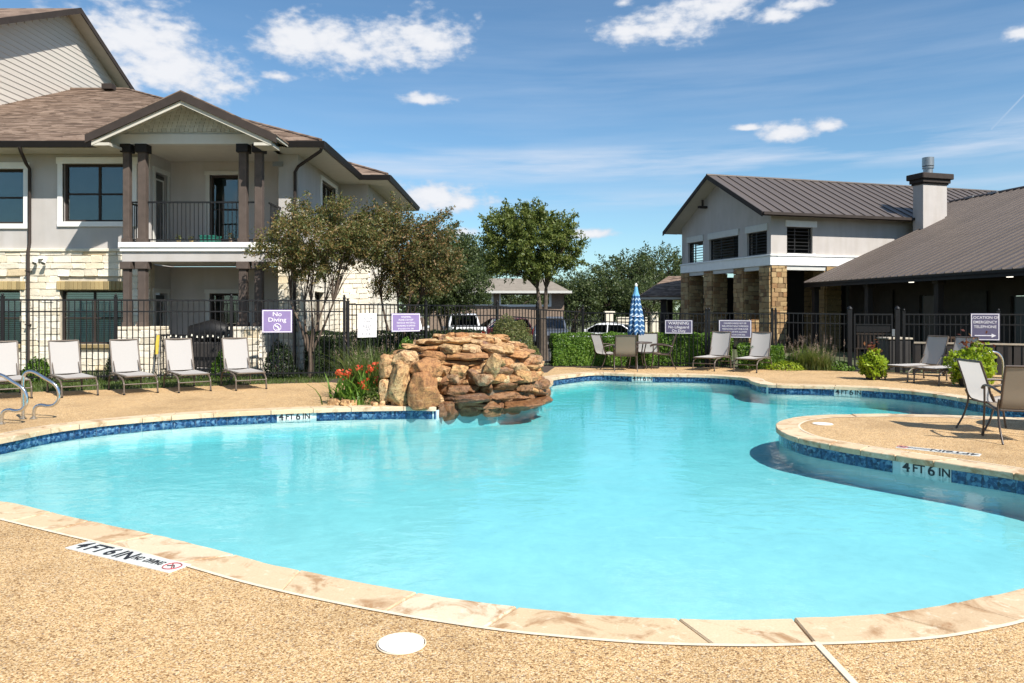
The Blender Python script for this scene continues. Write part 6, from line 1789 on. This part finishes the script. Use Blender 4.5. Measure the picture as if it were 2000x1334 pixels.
GB = 'sling chairs round the far patio table'
t0 = P(1240, 668, 20.9)
make_table(t0.x, 20.7, .42, 'round dark patio table under the closed blue parasol')
chair(2.60, 20.75, R(112), 'white sling chair at the left side of the far table', GB, 'sling_white')
chair(3.00, 20.05, R(174), 'tan sling chair with its back to the pool at the far table', GB, 'sling_tan')
chair(3.80, 21.20, R(-10), 'white sling chair facing the pool behind the far table', GB, 'sling_white')
chair(4.10, 20.65, R(-100), 'sling chair seen edge on at the right side of the far table', GB, 'sling_tan')

# ------------------------------------------------------------------ closed parasol
ux, uy = t0.x, 20.7
um = thing('parasol', 'closed blue parasol with white zigzag bands standing in the far patio table', 'parasol', (ux, uy, 0))
m_ = MB(); m_.tube([(ux, uy, 0), (ux, uy, 2.28)], .019, 10); m_.build('pole', 'frame_beige', um)
m_ = MB(); m_.cyl((ux, uy, 0), .24, .06, 24); m_.cyl((ux, uy, .06), .035, .22, 12); m_.build('base', 'iron_black', um)
nA, nZ = 96, 26
prof_u = [(.90, .215), (.96, .235), (1.1, .232), (1.35, .205), (1.6, .17), (1.85, .125), (2.02, .10), (2.05, .07), (2.2, .045), (2.25, .02)]
def prad(z):
    for (a, ra), (b, rb) in zip(prof_u, prof_u[1:]):
        if a <= z <= b: return ra + (rb - ra) * (z - a) / (b - a)
    return prof_u[-1][1] if z > 1 else prof_u[0][1]
me = bpy.data.meshes.new('canopy'); vs = []; fs = []; uvs = []
for i in range(nZ + 1):
    for j in range(nA + 1):
        a_ = 2 * math.pi * j / nA; z = .90 + (2.25 - .90) * i / nZ
        fold = .5 + .5 * math.cos(8 * a_ + .8 * math.sin(2.1 * i / nZ + a_)); k_ = prad(z) * (1 - .33 * fold * (1 - i / nZ * .6)) * (1 + .05 * math.sin(3 * a_ + i * .3))
        zz = z + (.07 * fold * max(0, 1 - i / 5))
        vs.append((ux + math.cos(a_) * k_, uy + math.sin(a_) * k_, zz)); uvs.append((j / nA, i / nZ))
for i in range(nZ):
    for j in range(nA): a = i * (nA + 1) + j; fs.append((a, a + 1, a + nA + 2, a + nA + 1))
me.from_pydata(vs, [], fs); uvl = me.uv_layers.new(name='UVMap')
for l_ in me.loops: uvl.data[l_.index].uv = uvs[l_.vertex_index]
me.polygons.foreach_set('use_smooth', [True] * len(fs)); me.transform(wmat(um).inverted()); link('canopy', me, 'umbrella_cloth', um)
m_ = MB(); m_.tube([(ux, uy, 2.24), (ux, uy, 2.27), (ux, uy, 2.30), (ux, uy, 2.33)], [.035, .04, .028, .008], 12); m_.build('finial', 'trim_white', um)
m_ = MB(); m_.tube([(ux + math.cos(a_) * .17, uy + math.sin(a_) * .17, 1.42) for a_ in [2 * math.pi * i_ / 24 for i_ in range(24)]], .014, 5, closed=True); m_.build('tie_strap', 'letter_white', um)

# ------------------------------------------------------------------ stainless rails
def grab_rail(label, px_pts, Y, extra=None):
    pts = [P(a, b, Y) for a, b in px_pts]
    o = thing('grab_rail', label, 'grab rail', tuple(pts[0]), 0, 'stainless pool grab rails')
    m_ = MB(); m_.tube(spline(pts, 5), .024, 12); m_.build('tube', 'steel', o)
    for p in ([pts[0], pts[-1]] + (extra or [])):
        m_ = MB(); m_.cyl((p.x, p.y, 0.0), .05, .012, 20); m_.cyl((p.x, p.y, .012), .036, .018, 20); m_.build('base_flange', 'steel', o)
    return o
railB = [(45, 818), (45, 780), (45, 745), (48, 731), (57, 725.5), (69, 728), (86, 738), (103, 748), (112, 758), (115.5, 771), (113, 783), (105, 791), (93, 793), (80, 791), (71, 794), (67, 801), (65.5, 818)]
grab_rail('bent stainless grab rail, right one of the pair at the left pool edge', railB, 11.12)
grab_rail('bent stainless grab rail cut by the left photo edge', [(a - 63, (b - 605) * 1.05 + 605) for a, b in railB], 10.6)
grab_rail('stainless handrail arching in front of the big lime potted plant', [(1958, 752), (1959, 725), (1958, 704), (1952, 692), (1942, 687.5), (1927, 689), (1908, 701), (1889, 713), (1872, 724), (1864, 735), (1862, 745), (1862.5, 752)], 16.1)

# low screen with a pale rail behind the right loungers
o = thing('low_screen', 'long low dark screen with a pale top rail behind the right loungers', 'screen', (10.5, 18.3, 0))
a, b = P(1785, 668, 18.6), P(2030, 673, 17.4); a = Vector((a.x, 18.6, 0)); b = Vector((b.x, 17.4, 0)); SMx = frame(a, (b - a)); Ls = (b - a).length
m_ = MB(); m_.box(0, Ls, -.03, .03, .775, .815, SMx); m_.build('top_rail', 'frame_beige', o)
for k in range(5): m_ = MB(); m_.box(Ls * k / 4 - .03, Ls * k / 4 + .03, -.025, .025, 0, .775, SMx); m_.build('post', 'iron_black', o)
nb = int(Ls / .16)
for k in range(nb): m_ = MB(); m_.box(Ls * k / nb + .02, Ls * (k + 1) / nb - .02, -.012, .012, .08, .77, SMx); m_.build('slat', 'planter_dark', o)
# bollard light by the hedge
p = G(1156, 712); o = thing('bollard_light', 'small white box light on a slim post in front of the hedge', 'bollard light', (p.x, p.y, 0))
m_ = MB(); m_.bbox(p.x - .035, p.x + .035, p.y - .035, p.y + .035, 0, .36, .005); m_.build('post', 'plastic_white', o); m_ = MB(); m_.bbox(p.x - .09, p.x + .09, p.y - .06, p.y + .06, .36, .58, .012); hd = m_.build('lamp_box', 'plastic_white', o)
m_ = MB(); m_.box(p.x - .05, p.x + .05, p.y - .066, p.y - .059, .40, .53); m_.build('lens', 'lamp_glass', hd)
# trash bin and dim furniture under the clubhouse porch
p = Vector((10.4, 20.6, -.05)); o = thing('bin', 'dark bin with a pale rim in the shade behind the right gate', 'bin', tuple(p))
m_ = MB(); m_.bbox(p.x - .3, p.x + .3, p.y - .3, p.y + .3, -.05, .80, .03); m_.build('bin_body', 'planter_dark', o); m_ = MB(); m_.bbox(p.x - .33, p.x + .33, p.y - .33, p.y + .33, .80, .85, .01); m_.build('lid', 'frame_beige', o)
for i, (x, y, rz, lb) in enumerate([(14.2, 24.5, 20, 'dark wooden rocking bench in the deep shade of the porch, behind the telephone sign'), (13.6, 28.5, -30, 'dark bench in the porch shade left of the telephone sign')]):
    o = thing('porch_bench', lb, 'bench', (x, y, -.3), R(rz)); M = TRS((x, y, -.3), R(rz))
    for k in range(3): m_ = MB(); m_.box(-.6, .6, -.22 + k * .15, -.10 + k * .15, .42, .45, M); m_.build('seat_slat', 'frame_brown', o)
    for k in range(9): m_ = MB(); m_.box(-.58 + k * .14, -.52 + k * .14, .24, .27, .45, .95, M); m_.build('back_slat', 'frame_brown', o)
    m_ = MB(); m_.box(-.62, .62, .23, .28, .95, 1.02, M); m_.build('back_rail', 'frame_brown', o)
    for a_ in (-.57, .53):
        for b_ in (-.22, .20): m_ = MB(); m_.box(a_, a_ + .05, b_, b_ + .05, 0, .42, M); m_.build('leg', 'frame_brown', o)
# ------------------------------------------------------------------ vegetation
def blades(C, h, lean, w, seg=3, hj=.35):
    # arching grass blades from base points C (n,3); returns quads (n*seg,4,3)
    n = len(C); a = nrng.uniform(0, 2 * np.pi, n); L = h * (1 + hj * nrng.uniform(-1, 1, n)); ln = lean * nrng.uniform(.3, 1.2, n)
    d = np.stack([np.cos(a), np.sin(a), np.zeros(n)], 1); s = np.stack([-np.sin(a), np.cos(a), np.zeros(n)], 1)
    P_ = []
    for k in range(seg + 1):
        t_ = k / seg
        P_.append(C + d * (ln * t_ ** 1.8 * L)[:, None] + np.array([0, 0, 1]) * (L * (t_ - .35 * np.minimum(ln, 1.3) * t_ ** 2.4))[:, None])
    q = []
    for k in range(seg):
        w0, w1 = w * (1 - k / seg) ** .6 / 2, w * (1 - (k + 1) / seg) ** .6 / 2 + w * .03
        q.append(np.stack([P_[k] - s * w0, P_[k] + s * w0, P_[k + 1] + s * w1, P_[k + 1] - s * w1], 1))
    return np.concatenate(q, 0)
def crown_pts(ells, nclump, per, spread, shell=.55, zcut=None):
    out = []; cl = []
    vol = np.array([e[3] * e[4] * e[5] for e in ells]); vol = vol / vol.sum()
    for i, e in enumerate(ells):
        m_ = max(1, int(nclump * vol[i]))
        d = nrng.normal(size=(m_, 3)); d /= np.linalg.norm(d, axis=1)[:, None]
        r = nrng.uniform(shell ** 3, 1, m_) ** (1 / 3)
        c = d * r[:, None] * np.array([e[3], e[4], e[5]]) + np.array(e[:3])
        cl.append(c)
    cl = np.concatenate(cl, 0)
    if zcut is not None: cl = cl[cl[:, 2] > zcut]
    for c in cl:
        k = max(3, int(per * nrng.uniform(.5, 1.5)))
        cen = np.array(ells[0][:3]); dr = c - cen; dr[2] += .25 * abs(ells[0][5]); dr /= np.linalg.norm(dr) + 1e-6
        ln = nrng.uniform(-.5, 1.9, k)[:, None] * spread * nrng.uniform(.8, 1.8)
        out.append(c + dr * ln + nrng.normal(size=(k, 3)) * spread * (.75 - .12 * ln / spread) * nrng.uniform(.6, 1.1))
    return cl, np.concatenate(out, 0)
def tree(name, label, group, base, trunks, fork_z, ells, nclump, per, spread, lsize, leafm, bark, r0, shell=.5, nbranch=40, zcut=None, aspect=.5, low=0.0):
    # base: ground point; trunks: list of (dx, dy) leans at fork height
    o = thing(name, label, 'tree', tuple(base), 0, group)
    cl, pts = crown_pts(ells, nclump, per, spread, shell, zcut)
    q = leaves(pts - np.array(base), lsize, aspect)
    link('crown', quads_mesh('crown', q, leafm), None, o)
    tb = MB(); B = Vector(base); forks = []
    if low:
        tb.tube([B, B + Vector((.02, 0, low * .5)), B + Vector((0, 0, low + .06))], [r0 * 1.35, r0 * .95, r0 * .9], 9); B = B + Vector((0, 0, low)); fork_z -= low
    for (dx, dy) in trunks:
        f = B + Vector((dx, dy, fork_z)); mid = B.lerp(f, .5) + Vector((rng.uniform(-.04, .04) * fork_z, rng.uniform(-.04, .04) * fork_z, 0)) * (.3 if len(trunks) == 1 else 1)
        rr_ = r0 if len(trunks) == 1 else r0 * (.45 if low else .62)
        st_ = B if len(trunks) == 1 else B + Vector((dx, dy, 0)) * .10
        pl_ = spline([st_, mid, f], 4); tb.tube(pl_, [rr_ * (1.25 - .5 * i / (len(pl_) - 1)) if i else rr_ * 1.5 for i in range(len(pl_))], 9); forks.append((f, rr_ * .72))
    trunk = tb.build('trunk', bark, o)
    bb = MB(); idx = list(range(len(cl))); rng.shuffle(idx)
    for i in idx[:nbranch]:
        c = Vector(cl[i]); f, rf_ = min(forks, key=lambda q_: (Vector((q_[0].x, q_[0].y, 0)) - Vector((c.x, c.y, 0))).length + rng.uniform(0, .4))
        m1 = f.lerp(c, .35) + Vector((0, 0, (c - f).length * .12)); m2 = f.lerp(c, .7) + Vector((rng.uniform(-.1, .1), rng.uniform(-.1, .1), .03)) * (c - f).length * .6
        k = rng.uniform(.35, .8)
        pl_ = spline([f, m1, m2, c], 3); bb.tube(pl_, [rf_ * k * (1 - .88 * j / (len(pl_) - 1)) for j in range(len(pl_))], 6, cap=False)
    bb.build('limbs', bark, o)
    return o
def E(px, py, Y, rx, rz, ry=None): p = P(px, py, Y); return (p.x, p.y, p.z, rx, ry or rx, rz)

# crepe myrtles
GM_ = 'crepe myrtles along the left fence'
b = Vector((-4.80, 18.0, 0))
tree('crepe_myrtle', 'multi stemmed crepe myrtle rising just behind the fence right of the No Diving sign', GM_, (b.x, b.y, 0), [(-.45, .0), (-.2, .25), (.06, -.1), (.3, .2), (.55, 0)], 1.75,
     [E(620, 470, 18.1, 1.05, .62), E(560, 495, 17.9, .75, .32), E(690, 475, 18.2, .8, .55), E(590, 420, 18.1, .42, .36), E(655, 418, 18.2, .5, .34), E(530, 470, 17.9, .32, .22), E(615, 520, 18.1, .75, .22), E(720, 440, 18.4, .5, .3)],
     560, 50, .10, .066, 'leaf_myrtle', 'bark_myrtle', .060, .25, 60, low=.62)
b = Vector((-2.95, 19.4, 0))
tree('crepe_myrtle', 'reddish green crepe myrtle behind the fence above the white and purple signs', GM_, tuple(b), [(-.4, 0), (0, .2), (.35, -.1), (.6, .1)], 1.9,
     [E(775, 475, 19.4, 1.05, .75), E(760, 425, 19.2, .55, .35), E(820, 500, 19.6, .95, .65), E(850, 450, 19.6, .55, .45), E(725, 470, 19.3, .6, .5), E(800, 545, 19.5, 1.0, .35), E(865, 520, 19.7, .5, .5)],
     600, 50, .11, .070, 'leaf_myrtle_red', 'bark_myrtle', .07, .25, 60, low=.5)
b = Vector((-1.95, 23.0, -.05))
tree('crepe_myrtle', 'darker crepe myrtle behind the reddish one, left of the garage roof', GM_, tuple(b), [(-.35, 0), (.0, .2), (.4, 0)], 1.7,
     [E(870, 520, 23, 1.0, 1.0), E(905, 560, 23, .75, .6), E(840, 560, 22.6, .9, .5), E(890, 480, 23.2, .6, .45), E(860, 590, 23, .9, .3)],
     600, 44, .12, .082, 'leaf_oak', 'bark_myrtle', .09, .25, 50, low=.5)
# the big elm
b = Vector((1.28, 32.0, -.5))
tree('elm_tree', 'tall round crowned green tree standing behind the fence in the middle of the view', 'big trees', tuple(b), [(-.20, 0), (.16, .1)], 3.0,
     [E(1040, 475, 32, 1.45, 1.12), E(1040, 430, 32, .8, .5), E(985, 450, 32, .8, .75), E(1090, 455, 32, .75, .75), E(975, 510, 32, .75, .45), E(1105, 505, 32, .65, .45), E(1030, 520, 32, 1.3, .42), E(1010, 422, 32, .5, .4), E(1115, 480, 32, .5, .45), E(960, 478, 32, .5, .5)],
     620, 58, .15, .12, 'leaf_elm', 'bark_dark', .21, .2, 70, low=1.5)
# background evergreens and oaks
GO = 'dark oaks beyond the parking lot'
spots = [(1120, 585, 60, 1.9, 2.0, 'dark oak right behind the big tree, above the grey suv'), (1180, 575, 62, 2.2, 1.9, 'dark bushy oak above the white sedan'), (1225, 545, 64, 2.6, 2.1, 'wide dark oak behind the closed parasol'),
         (1290, 535, 66, 2.6, 2.3, 'tallest dark oak against the left wall of the clubhouse'), (1262, 590, 60, 2.3, 1.7, 'low dark oak behind the small porch roof'), (905, 575, 66, 2.6, 2.1, 'dark oak behind the garage roof on the left'), (930, 520, 70, 2.0, 1.5, 'pointed oak top left of the tall round tree'), (1000, 590, 70, 3.0, 1.7, 'shadowy oak seen through the garage openings'),
         (1065, 590, 72, 2.6, 1.9, 'dark oak over the right end of the garage roof'), (1330, 560, 70, 2.6, 2.0, 'dark oak tucked behind the pavilion columns'), (800, 560, 60, 3.4, 2.4, 'dark oak behind the apartment side wall')]
for i, (px, py, Y, rx, rz, lb) in enumerate(spots):
    c = P(px, py, Y); r_ = random.Random(i)
    el_ = [(c.x, c.y, c.z, rx, rx, rz)] + [(c.x + r_.uniform(-1, 1) * rx * .8, c.y + r_.uniform(-.4, .4) * rx, c.z + r_.uniform(-.3, .75) * rz, rx * .42, rx * .42, rz * .42) for _ in range(5)]
    tree('oak_tree', lb, GO, (c.x, c.y, -.5), [(.1, 0)], max(.8, c.z - rz * .8 + .5), el_, 330, 26, .26, .20, 'leaf_oak', 'bark_dark', .22, .35, 24, zcut=-.1)
# distant tree belt on the horizon
pts = []
for k in range(900):
    a_ = rng.uniform(-75, 75); d_ = rng.uniform(105, 150); hgt = 2.6 + 2.2 * noise.noise(Vector((a_ * .09, 3, 0)))
    c = np.array([a_ * d_ / 60, d_, rng.uniform(-.5, max(.5, hgt))]); pts.append(c + nrng.normal(size=(16, 3)) * np.array([1.1, 1.1, .6]))
o = link('treeline', quads_mesh('treeline', leaves(np.concatenate(pts, 0), .75, .7), 'leaf_oak'), None, None, kind='stuff'); tag(o, 'low dark line of distant trees on the horizon', 'trees')
# trees outside the picture that the water can mirror: none are needed

# hedges: clipped solid of twigs with leaves all over
def hedge(name, label, path, w, z0, z1, leafm, dens=1500, lsize=.045, group=None, cat='hedge', lump=.05):
    path = [Vector((*p, 0)) for p in path]
    o = thing(name, label, cat, (path[0].x, path[0].y, z0), 0, group)
    L = [0.0]
    for a, b in zip(path, path[1:]): L.append(L[-1] + (b - a).length)
    def at(s):
        for i in range(len(path) - 1):
            if s <= L[i + 1] + 1e-6:
                t_ = (s - L[i]) / (L[i + 1] - L[i]); d = (path[i + 1] - path[i]).normalized(); return path[i].lerp(path[i + 1], t_), d
        return path[-1], (path[-1] - path[-2]).normalized()
    pts = []; nn = []
    areaT = L[-1] * (w + 2 * (z1 - z0)) + 2 * w * (z1 - z0); N = int(areaT * dens)
    for _ in range(N):
        k = rng.random() * (w + 2 * (z1 - z0)) ; s = rng.uniform(0, L[-1]); p, d = at(s); n_ = Vector((d.y, -d.x, 0))
        if rng.random() < 2 * w * (z1 - z0) / areaT:
            s = 0 if rng.random() < .5 else L[-1]; p, d = at(s); n_ = Vector((d.y, -d.x, 0)); q = p + n_ * rng.uniform(-w / 2, w / 2) + Vector((0, 0, rng.uniform(z0, z1))); nv = d * (1 if s else -1)
        elif k < w: q = p + n_ * (k - w / 2) + Vector((0, 0, z1)); nv = Vector((0, 0, 1))
        elif k < w + (z1 - z0): q = p + n_ * w / 2 + Vector((0, 0, z0 + k - w)); nv = n_
        else: q = p - n_ * w / 2 + Vector((0, 0, z0 + k - w - (z1 - z0))); nv = -n_
        off = noise.noise(Vector((q.x * 2.2, q.y * 2.2, q.z * 2.2))) * lump * 1.6 + noise.noise(q * 6) * lump * .7 - abs(rng.gauss(0, .035)) + .01
        q = q + nv * off; pts.append(q); nn.append(nv)
    C = np.array(pts) - np.array([path[0].x, path[0].y, z0]); Nn = np.array(nn)
    q = leaves(C, lsize, .6, .2, normal=Nn)
    link('foliage', quads_mesh('foliage', q, leafm), None, o)
    # woody inside
    c = MB(); wi = w / 2 - .10; rows = []
    S = [L[-1] * i / max(4, int(L[-1] / .4)) for i in range(max(4, int(L[-1] / .4)) + 1)]
    for s in S:
        s2 = min(max(s, .1), L[-1] - .1); p, d = at(s2); n_ = Vector((d.y, -d.x, 0)); rows.append([tuple(p + n_ * a_ + Vector((0, 0, z_))) for a_, z_ in ((-wi, z0), (-wi, z1 - .12), (0, z1 - .09), (wi, z1 - .12), (wi, z0))])
    c.sheet(rows, False); n_ = 5; last = (len(rows) - 1) * n_
    c.add(rows[0], [(4, 3, 2, 1, 0)]); c.add(rows[-1], [(0, 1, 2, 3, 4)]); c.build('branches', leafm, o)
    return o
hedge('hedge', 'long clipped bright green hedge in front of the right fence', [(1.15, 22.0), (3.0, 22.1), (6.3, 21.95)], .75, 0, .90, 'leaf_hedge', 1700, .05, 'clipped hedges')
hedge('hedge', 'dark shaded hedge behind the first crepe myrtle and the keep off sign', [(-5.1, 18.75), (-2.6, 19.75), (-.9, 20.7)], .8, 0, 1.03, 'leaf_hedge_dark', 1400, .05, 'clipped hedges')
hedge('hedge', 'low rounded hedge behind the pale lounger under the lit column', [(6.25, 20.9), (7.35, 20.6)], .75, 0, .62, 'leaf_hedge', 1700, .05, 'clipped hedges')
def bush(name, label, c, r, rz, leafm, n, lsize, group=None, cat='shrub', flat=.1):
    o = thing(name, label, cat, tuple(c), 0, group)
    d = nrng.normal(size=(n, 3)); d[:, 2] = np.abs(d[:, 2]) * 1.0 - flat; d /= np.linalg.norm(d, axis=1)[:, None]
    k = np.array([1 + .13 * noise.noise(Vector(v) * 2.3) + .08 * noise.noise(Vector(v) * 6) for v in d]); rad = k * (1 - np.abs(nrng.normal(0, .10, n)))
    C = d * rad[:, None] * np.array([r, r, rz]) + np.array([0, 0, .02]); C[:, 2] = np.maximum(C[:, 2], .02)
    link('foliage', quads_mesh('foliage', leaves(C, lsize, .55, .2, normal=d), leafm), None, o)
    tb = MB()
    for q in range(14):
        i = nrng.integers(0, n); e = Vector(C[i]) * .85 + Vector(c); b0 = Vector(c); tb.tube([b0, b0.lerp(e, .5) + Vector((0, 0, .05)), e], [.018, .012, .004], 5)
    tb.build('stems', 'bark_myrtle', o)
    return o
bush('round_shrub', 'large rounded yellow green shrub behind the right end of the rock waterfall', (-.06, 18.7, 0), .76, 1.38, 'leaf_shrub', 17000, .045)
GS = 'small dark shrubs behind the loungers'
for px, py, Y, r, h, lb in [(197, 672, 16.2, .36, .82, 'dark green shrub between the second and third loungers'), (412, 690, 17.2, .34, .62, 'low green shrub between the fourth and fifth loungers'), (522, 672, 17.0, .36, .84, 'dark shrub with reddish twigs right of the fifth lounger'), (20, 700, 16.0, .3, .5, 'low shrub behind the cut off lounger')]:
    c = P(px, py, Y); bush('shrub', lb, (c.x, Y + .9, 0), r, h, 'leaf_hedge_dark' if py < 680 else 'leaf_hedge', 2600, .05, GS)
bush('shrub', 'bright low shrub at the foot of the lit stone column', (7.9, 20.65, 0), .5, .45, 'leaf_hedge', 2600, .05, 'low shrubs at the right end of the hedge')
bush('shrub', 'spreading lime ground cover in front of the ornamental grass', (7.3, 20.35, 0), .55, .22, 'leaf_lime', 1500, .045, 'low shrubs at the right end of the hedge')
bush('shrub', 'flat green plant patch between the ornamental grass and the gate', (8.7, 20.15, 0), .40, .22, 'leaf_hedge', 1200, .05, 'low shrubs at the right end of the hedge')
# ornamental grasses
def grass_tuft(name, label, spots_, h, lean, w, n, leafm, cat, plumes=0, group=None):
    c0 = spots_[0]; o = thing(name, label, cat, (c0[0], c0[1], 0), 0, group)
    Q = []; PQ = []
    for (x, y, s_) in spots_:
        C = np.stack([nrng.normal(0, .09 * s_, n), nrng.normal(0, .09 * s_, n), np.zeros(n)], 1) + np.array([x - c0[0], y - c0[1], 0]); Q.append(blades(C, h * s_, lean, w))
        if plumes:
            C = np.stack([nrng.normal(0, .10 * s_, plumes), nrng.normal(0, .10 * s_, plumes), np.zeros(plumes)], 1) + np.array([x - c0[0], y - c0[1], 0]); b_ = blades(C, h * s_ * 1.15, lean * .8, .005); Q.append(b_)
            tips = b_[-plumes:, 2]
            for tp in tips:
                PQ.append(leaves(tp + nrng.normal(size=(26, 3)) * np.array([.012, .012, .05]), .02, .5))
    link('blades', quads_mesh('blades', np.concatenate(Q, 0), leafm), None, o)
    if PQ: link('plumes', quads_mesh('plumes', np.concatenate(PQ, 0), 'plume'), None, o)
    return o
grass_tuft('ornamental_grass', 'feathery ornamental grass clump at the right end of the hedge', [(7.75, 20.3, 1), (8.05, 20.2, 1.1), (8.3, 20.1, .9)], .62, .9, .010, 420, 'leaf_grass', 'ornamental grass', 34)
grass_tuft('ornamental_grass', 'tall thin grass behind the red flowers beside the rock waterfall', [(-2.55, 13.7, 1), (-2.85, 13.9, .9), (-2.3, 13.9, .9)], .95, .75, .010, 380, 'leaf_grass', 'ornamental grass', 14)
# canna like plants with red flowers
def canna(x, y, h, label, nl, nf):
    o = thing('red_flower_plant', label, 'flower', (x, y, 0), 0, 'red flowering plants beside the rock waterfall')
    C = np.stack([nrng.normal(0, .10, nl), nrng.normal(0, .08, nl), np.zeros(nl)], 1); link('leaf_blades', quads_mesh('leaf_blades', blades(C, h * .8, .8, .05, 4), 'leaf_hedge'), None, o)
    for k in range(nf):
        a_ = rng.uniform(0, 6.28); r_ = rng.uniform(0, .17); fx_, fy_, fz_ = math.cos(a_) * r_, math.sin(a_) * r_, h * rng.uniform(.75, 1.02)
        m_ = MB(); m_.tube([(x + fx_ * .3, y + fy_ * .3, 0), (x + fx_ * .8, y + fy_ * .8, fz_ * .6), (x + fx_, y + fy_, fz_)], .005, 5); st_ = m_.build('stem', 'leaf_hedge', o)
        pp = nrng.normal(size=(14, 3)) * np.array([.028, .028, .030]) + np.array([fx_, fy_, fz_]); link('flower_head', quads_mesh('flower_head', leaves(pp, .048, .75), 'petal'), None, o)
for i, (px, py, Y, lb, nl, nf) in enumerate([(674, 722, 12.95, 'left clump of red flowers on the deck corner beside the rock waterfall', 46, 5), (715, 714, 13.15, 'right clump of red flowers touching the rock waterfall', 46, 5), (693, 752, 12.8, 'low leafy plant with few red flowers in front of the two red clumps', 40, 2), (722, 745, 12.9, 'leafy plant with orange buds at the foot of the left boulder', 40, 2)]):
    p = P(px, py, Y); canna(p.x, p.y, max(.3, p.z + .04), lb, nl, nf)
bush('shrub', 'pale small leaved plant at the base of the red flowers', (-2.35, 12.85, 0), .22, .26, 'leaf_shrub', 900, .03, 'low plants in the rock bed')
bush('shrub', 'green leafy plant between the sign and the top of the rocks', (-2.15, 15.9, 0), .45, .95, 'leaf_hedge', 2400, .05, 'low plants in the rock bed')
# lime potted plants with dark red coleus
def potted(px, py, Y0, w, h, label):
    p = G(px, py); o = thing('potted_plant', label, 'potted plant', (p.x, p.y, 0), 0, 'lime green potted plants')
    m_ = MB(); m_.tube([(p.x, p.y, 0), (p.x, p.y, .02), (p.x, p.y, h * .42), (p.x, p.y, h * .45)], [w * .26, w * .28, w * .36, w * .38], 20); m_.build('pot', 'planter_dark', o)
    n = int(3600 * w); d = nrng.normal(size=(n, 3)); d /= np.linalg.norm(d, axis=1)[:, None]
    kk = (1 - np.abs(nrng.normal(0, .10, n))) * np.array([1 + .55 * noise.noise(Vector(v) * 2.1 + Vector((px, 0, 0))) + .30 * noise.noise(Vector(v) * 5) for v in d]); C = d * kk[:, None] * np.array([w * .5, w * .5, h * .40]) + np.array([0, 0, h * .42]); C = C[C[:, 2] > .03]; d = d[:len(C)]
    link('foliage', quads_mesh('foliage', leaves(C, .065, .8, .1), 'leaf_lime'), None, o)
    n = 40; C = nrng.normal(size=(n, 3)) * np.array([w * .15, w * .15, h * .09]) + np.array([0, 0, h * .88]); link('dark_leaves', quads_mesh('dark_leaves', leaves(C, .10, .5), 'leaf_coleus'), None, o)
potted(1705, 741, 0, .54, .80, 'small lime green potted plant left of the side-on loungers')
potted(1898, 755, 0, .78, 1.02, 'big lime green potted plant with dark red leaves behind the arched handrail')
# string lawn behind the left loungers
C = []
for _ in range(17000):
    x = rng.uniform(-13, -4.1); y0 = 13.25 + (x + 13) * .43 if x < -7.4 else 15.5 + (x + 7.4) * .37
    y = rng.uniform(y0 + .02, y0 + 2.7); C.append((x, y, -.02))
o = link('lawn', quads_mesh('lawn', blades(np.array(C), .07, .6, .012, 2), 'leaf_lawn'), None, None, kind='stuff'); tag(o, 'green lawn strip behind the left loungers', 'grass')
C = np.stack([nrng.uniform(-12.5, -2, 3000), nrng.uniform(17.7, 19.8, 3000), np.full(3000, -.02)], 1); C = C[(C[:, 1] < 18.3) | (C[:, 0] > -5.6)]
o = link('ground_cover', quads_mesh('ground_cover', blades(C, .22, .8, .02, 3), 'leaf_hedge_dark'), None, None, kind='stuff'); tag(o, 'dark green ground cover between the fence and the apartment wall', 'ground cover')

for o in bpy.data.objects:
    if o.type == 'MESH' and o.parent is not None and o.name.split('.')[0] in ('leaf_blades', 'blades', 'plumes', 'plant', 'foliage', 'dark_leaves'): o['kind'] = 'stuff'
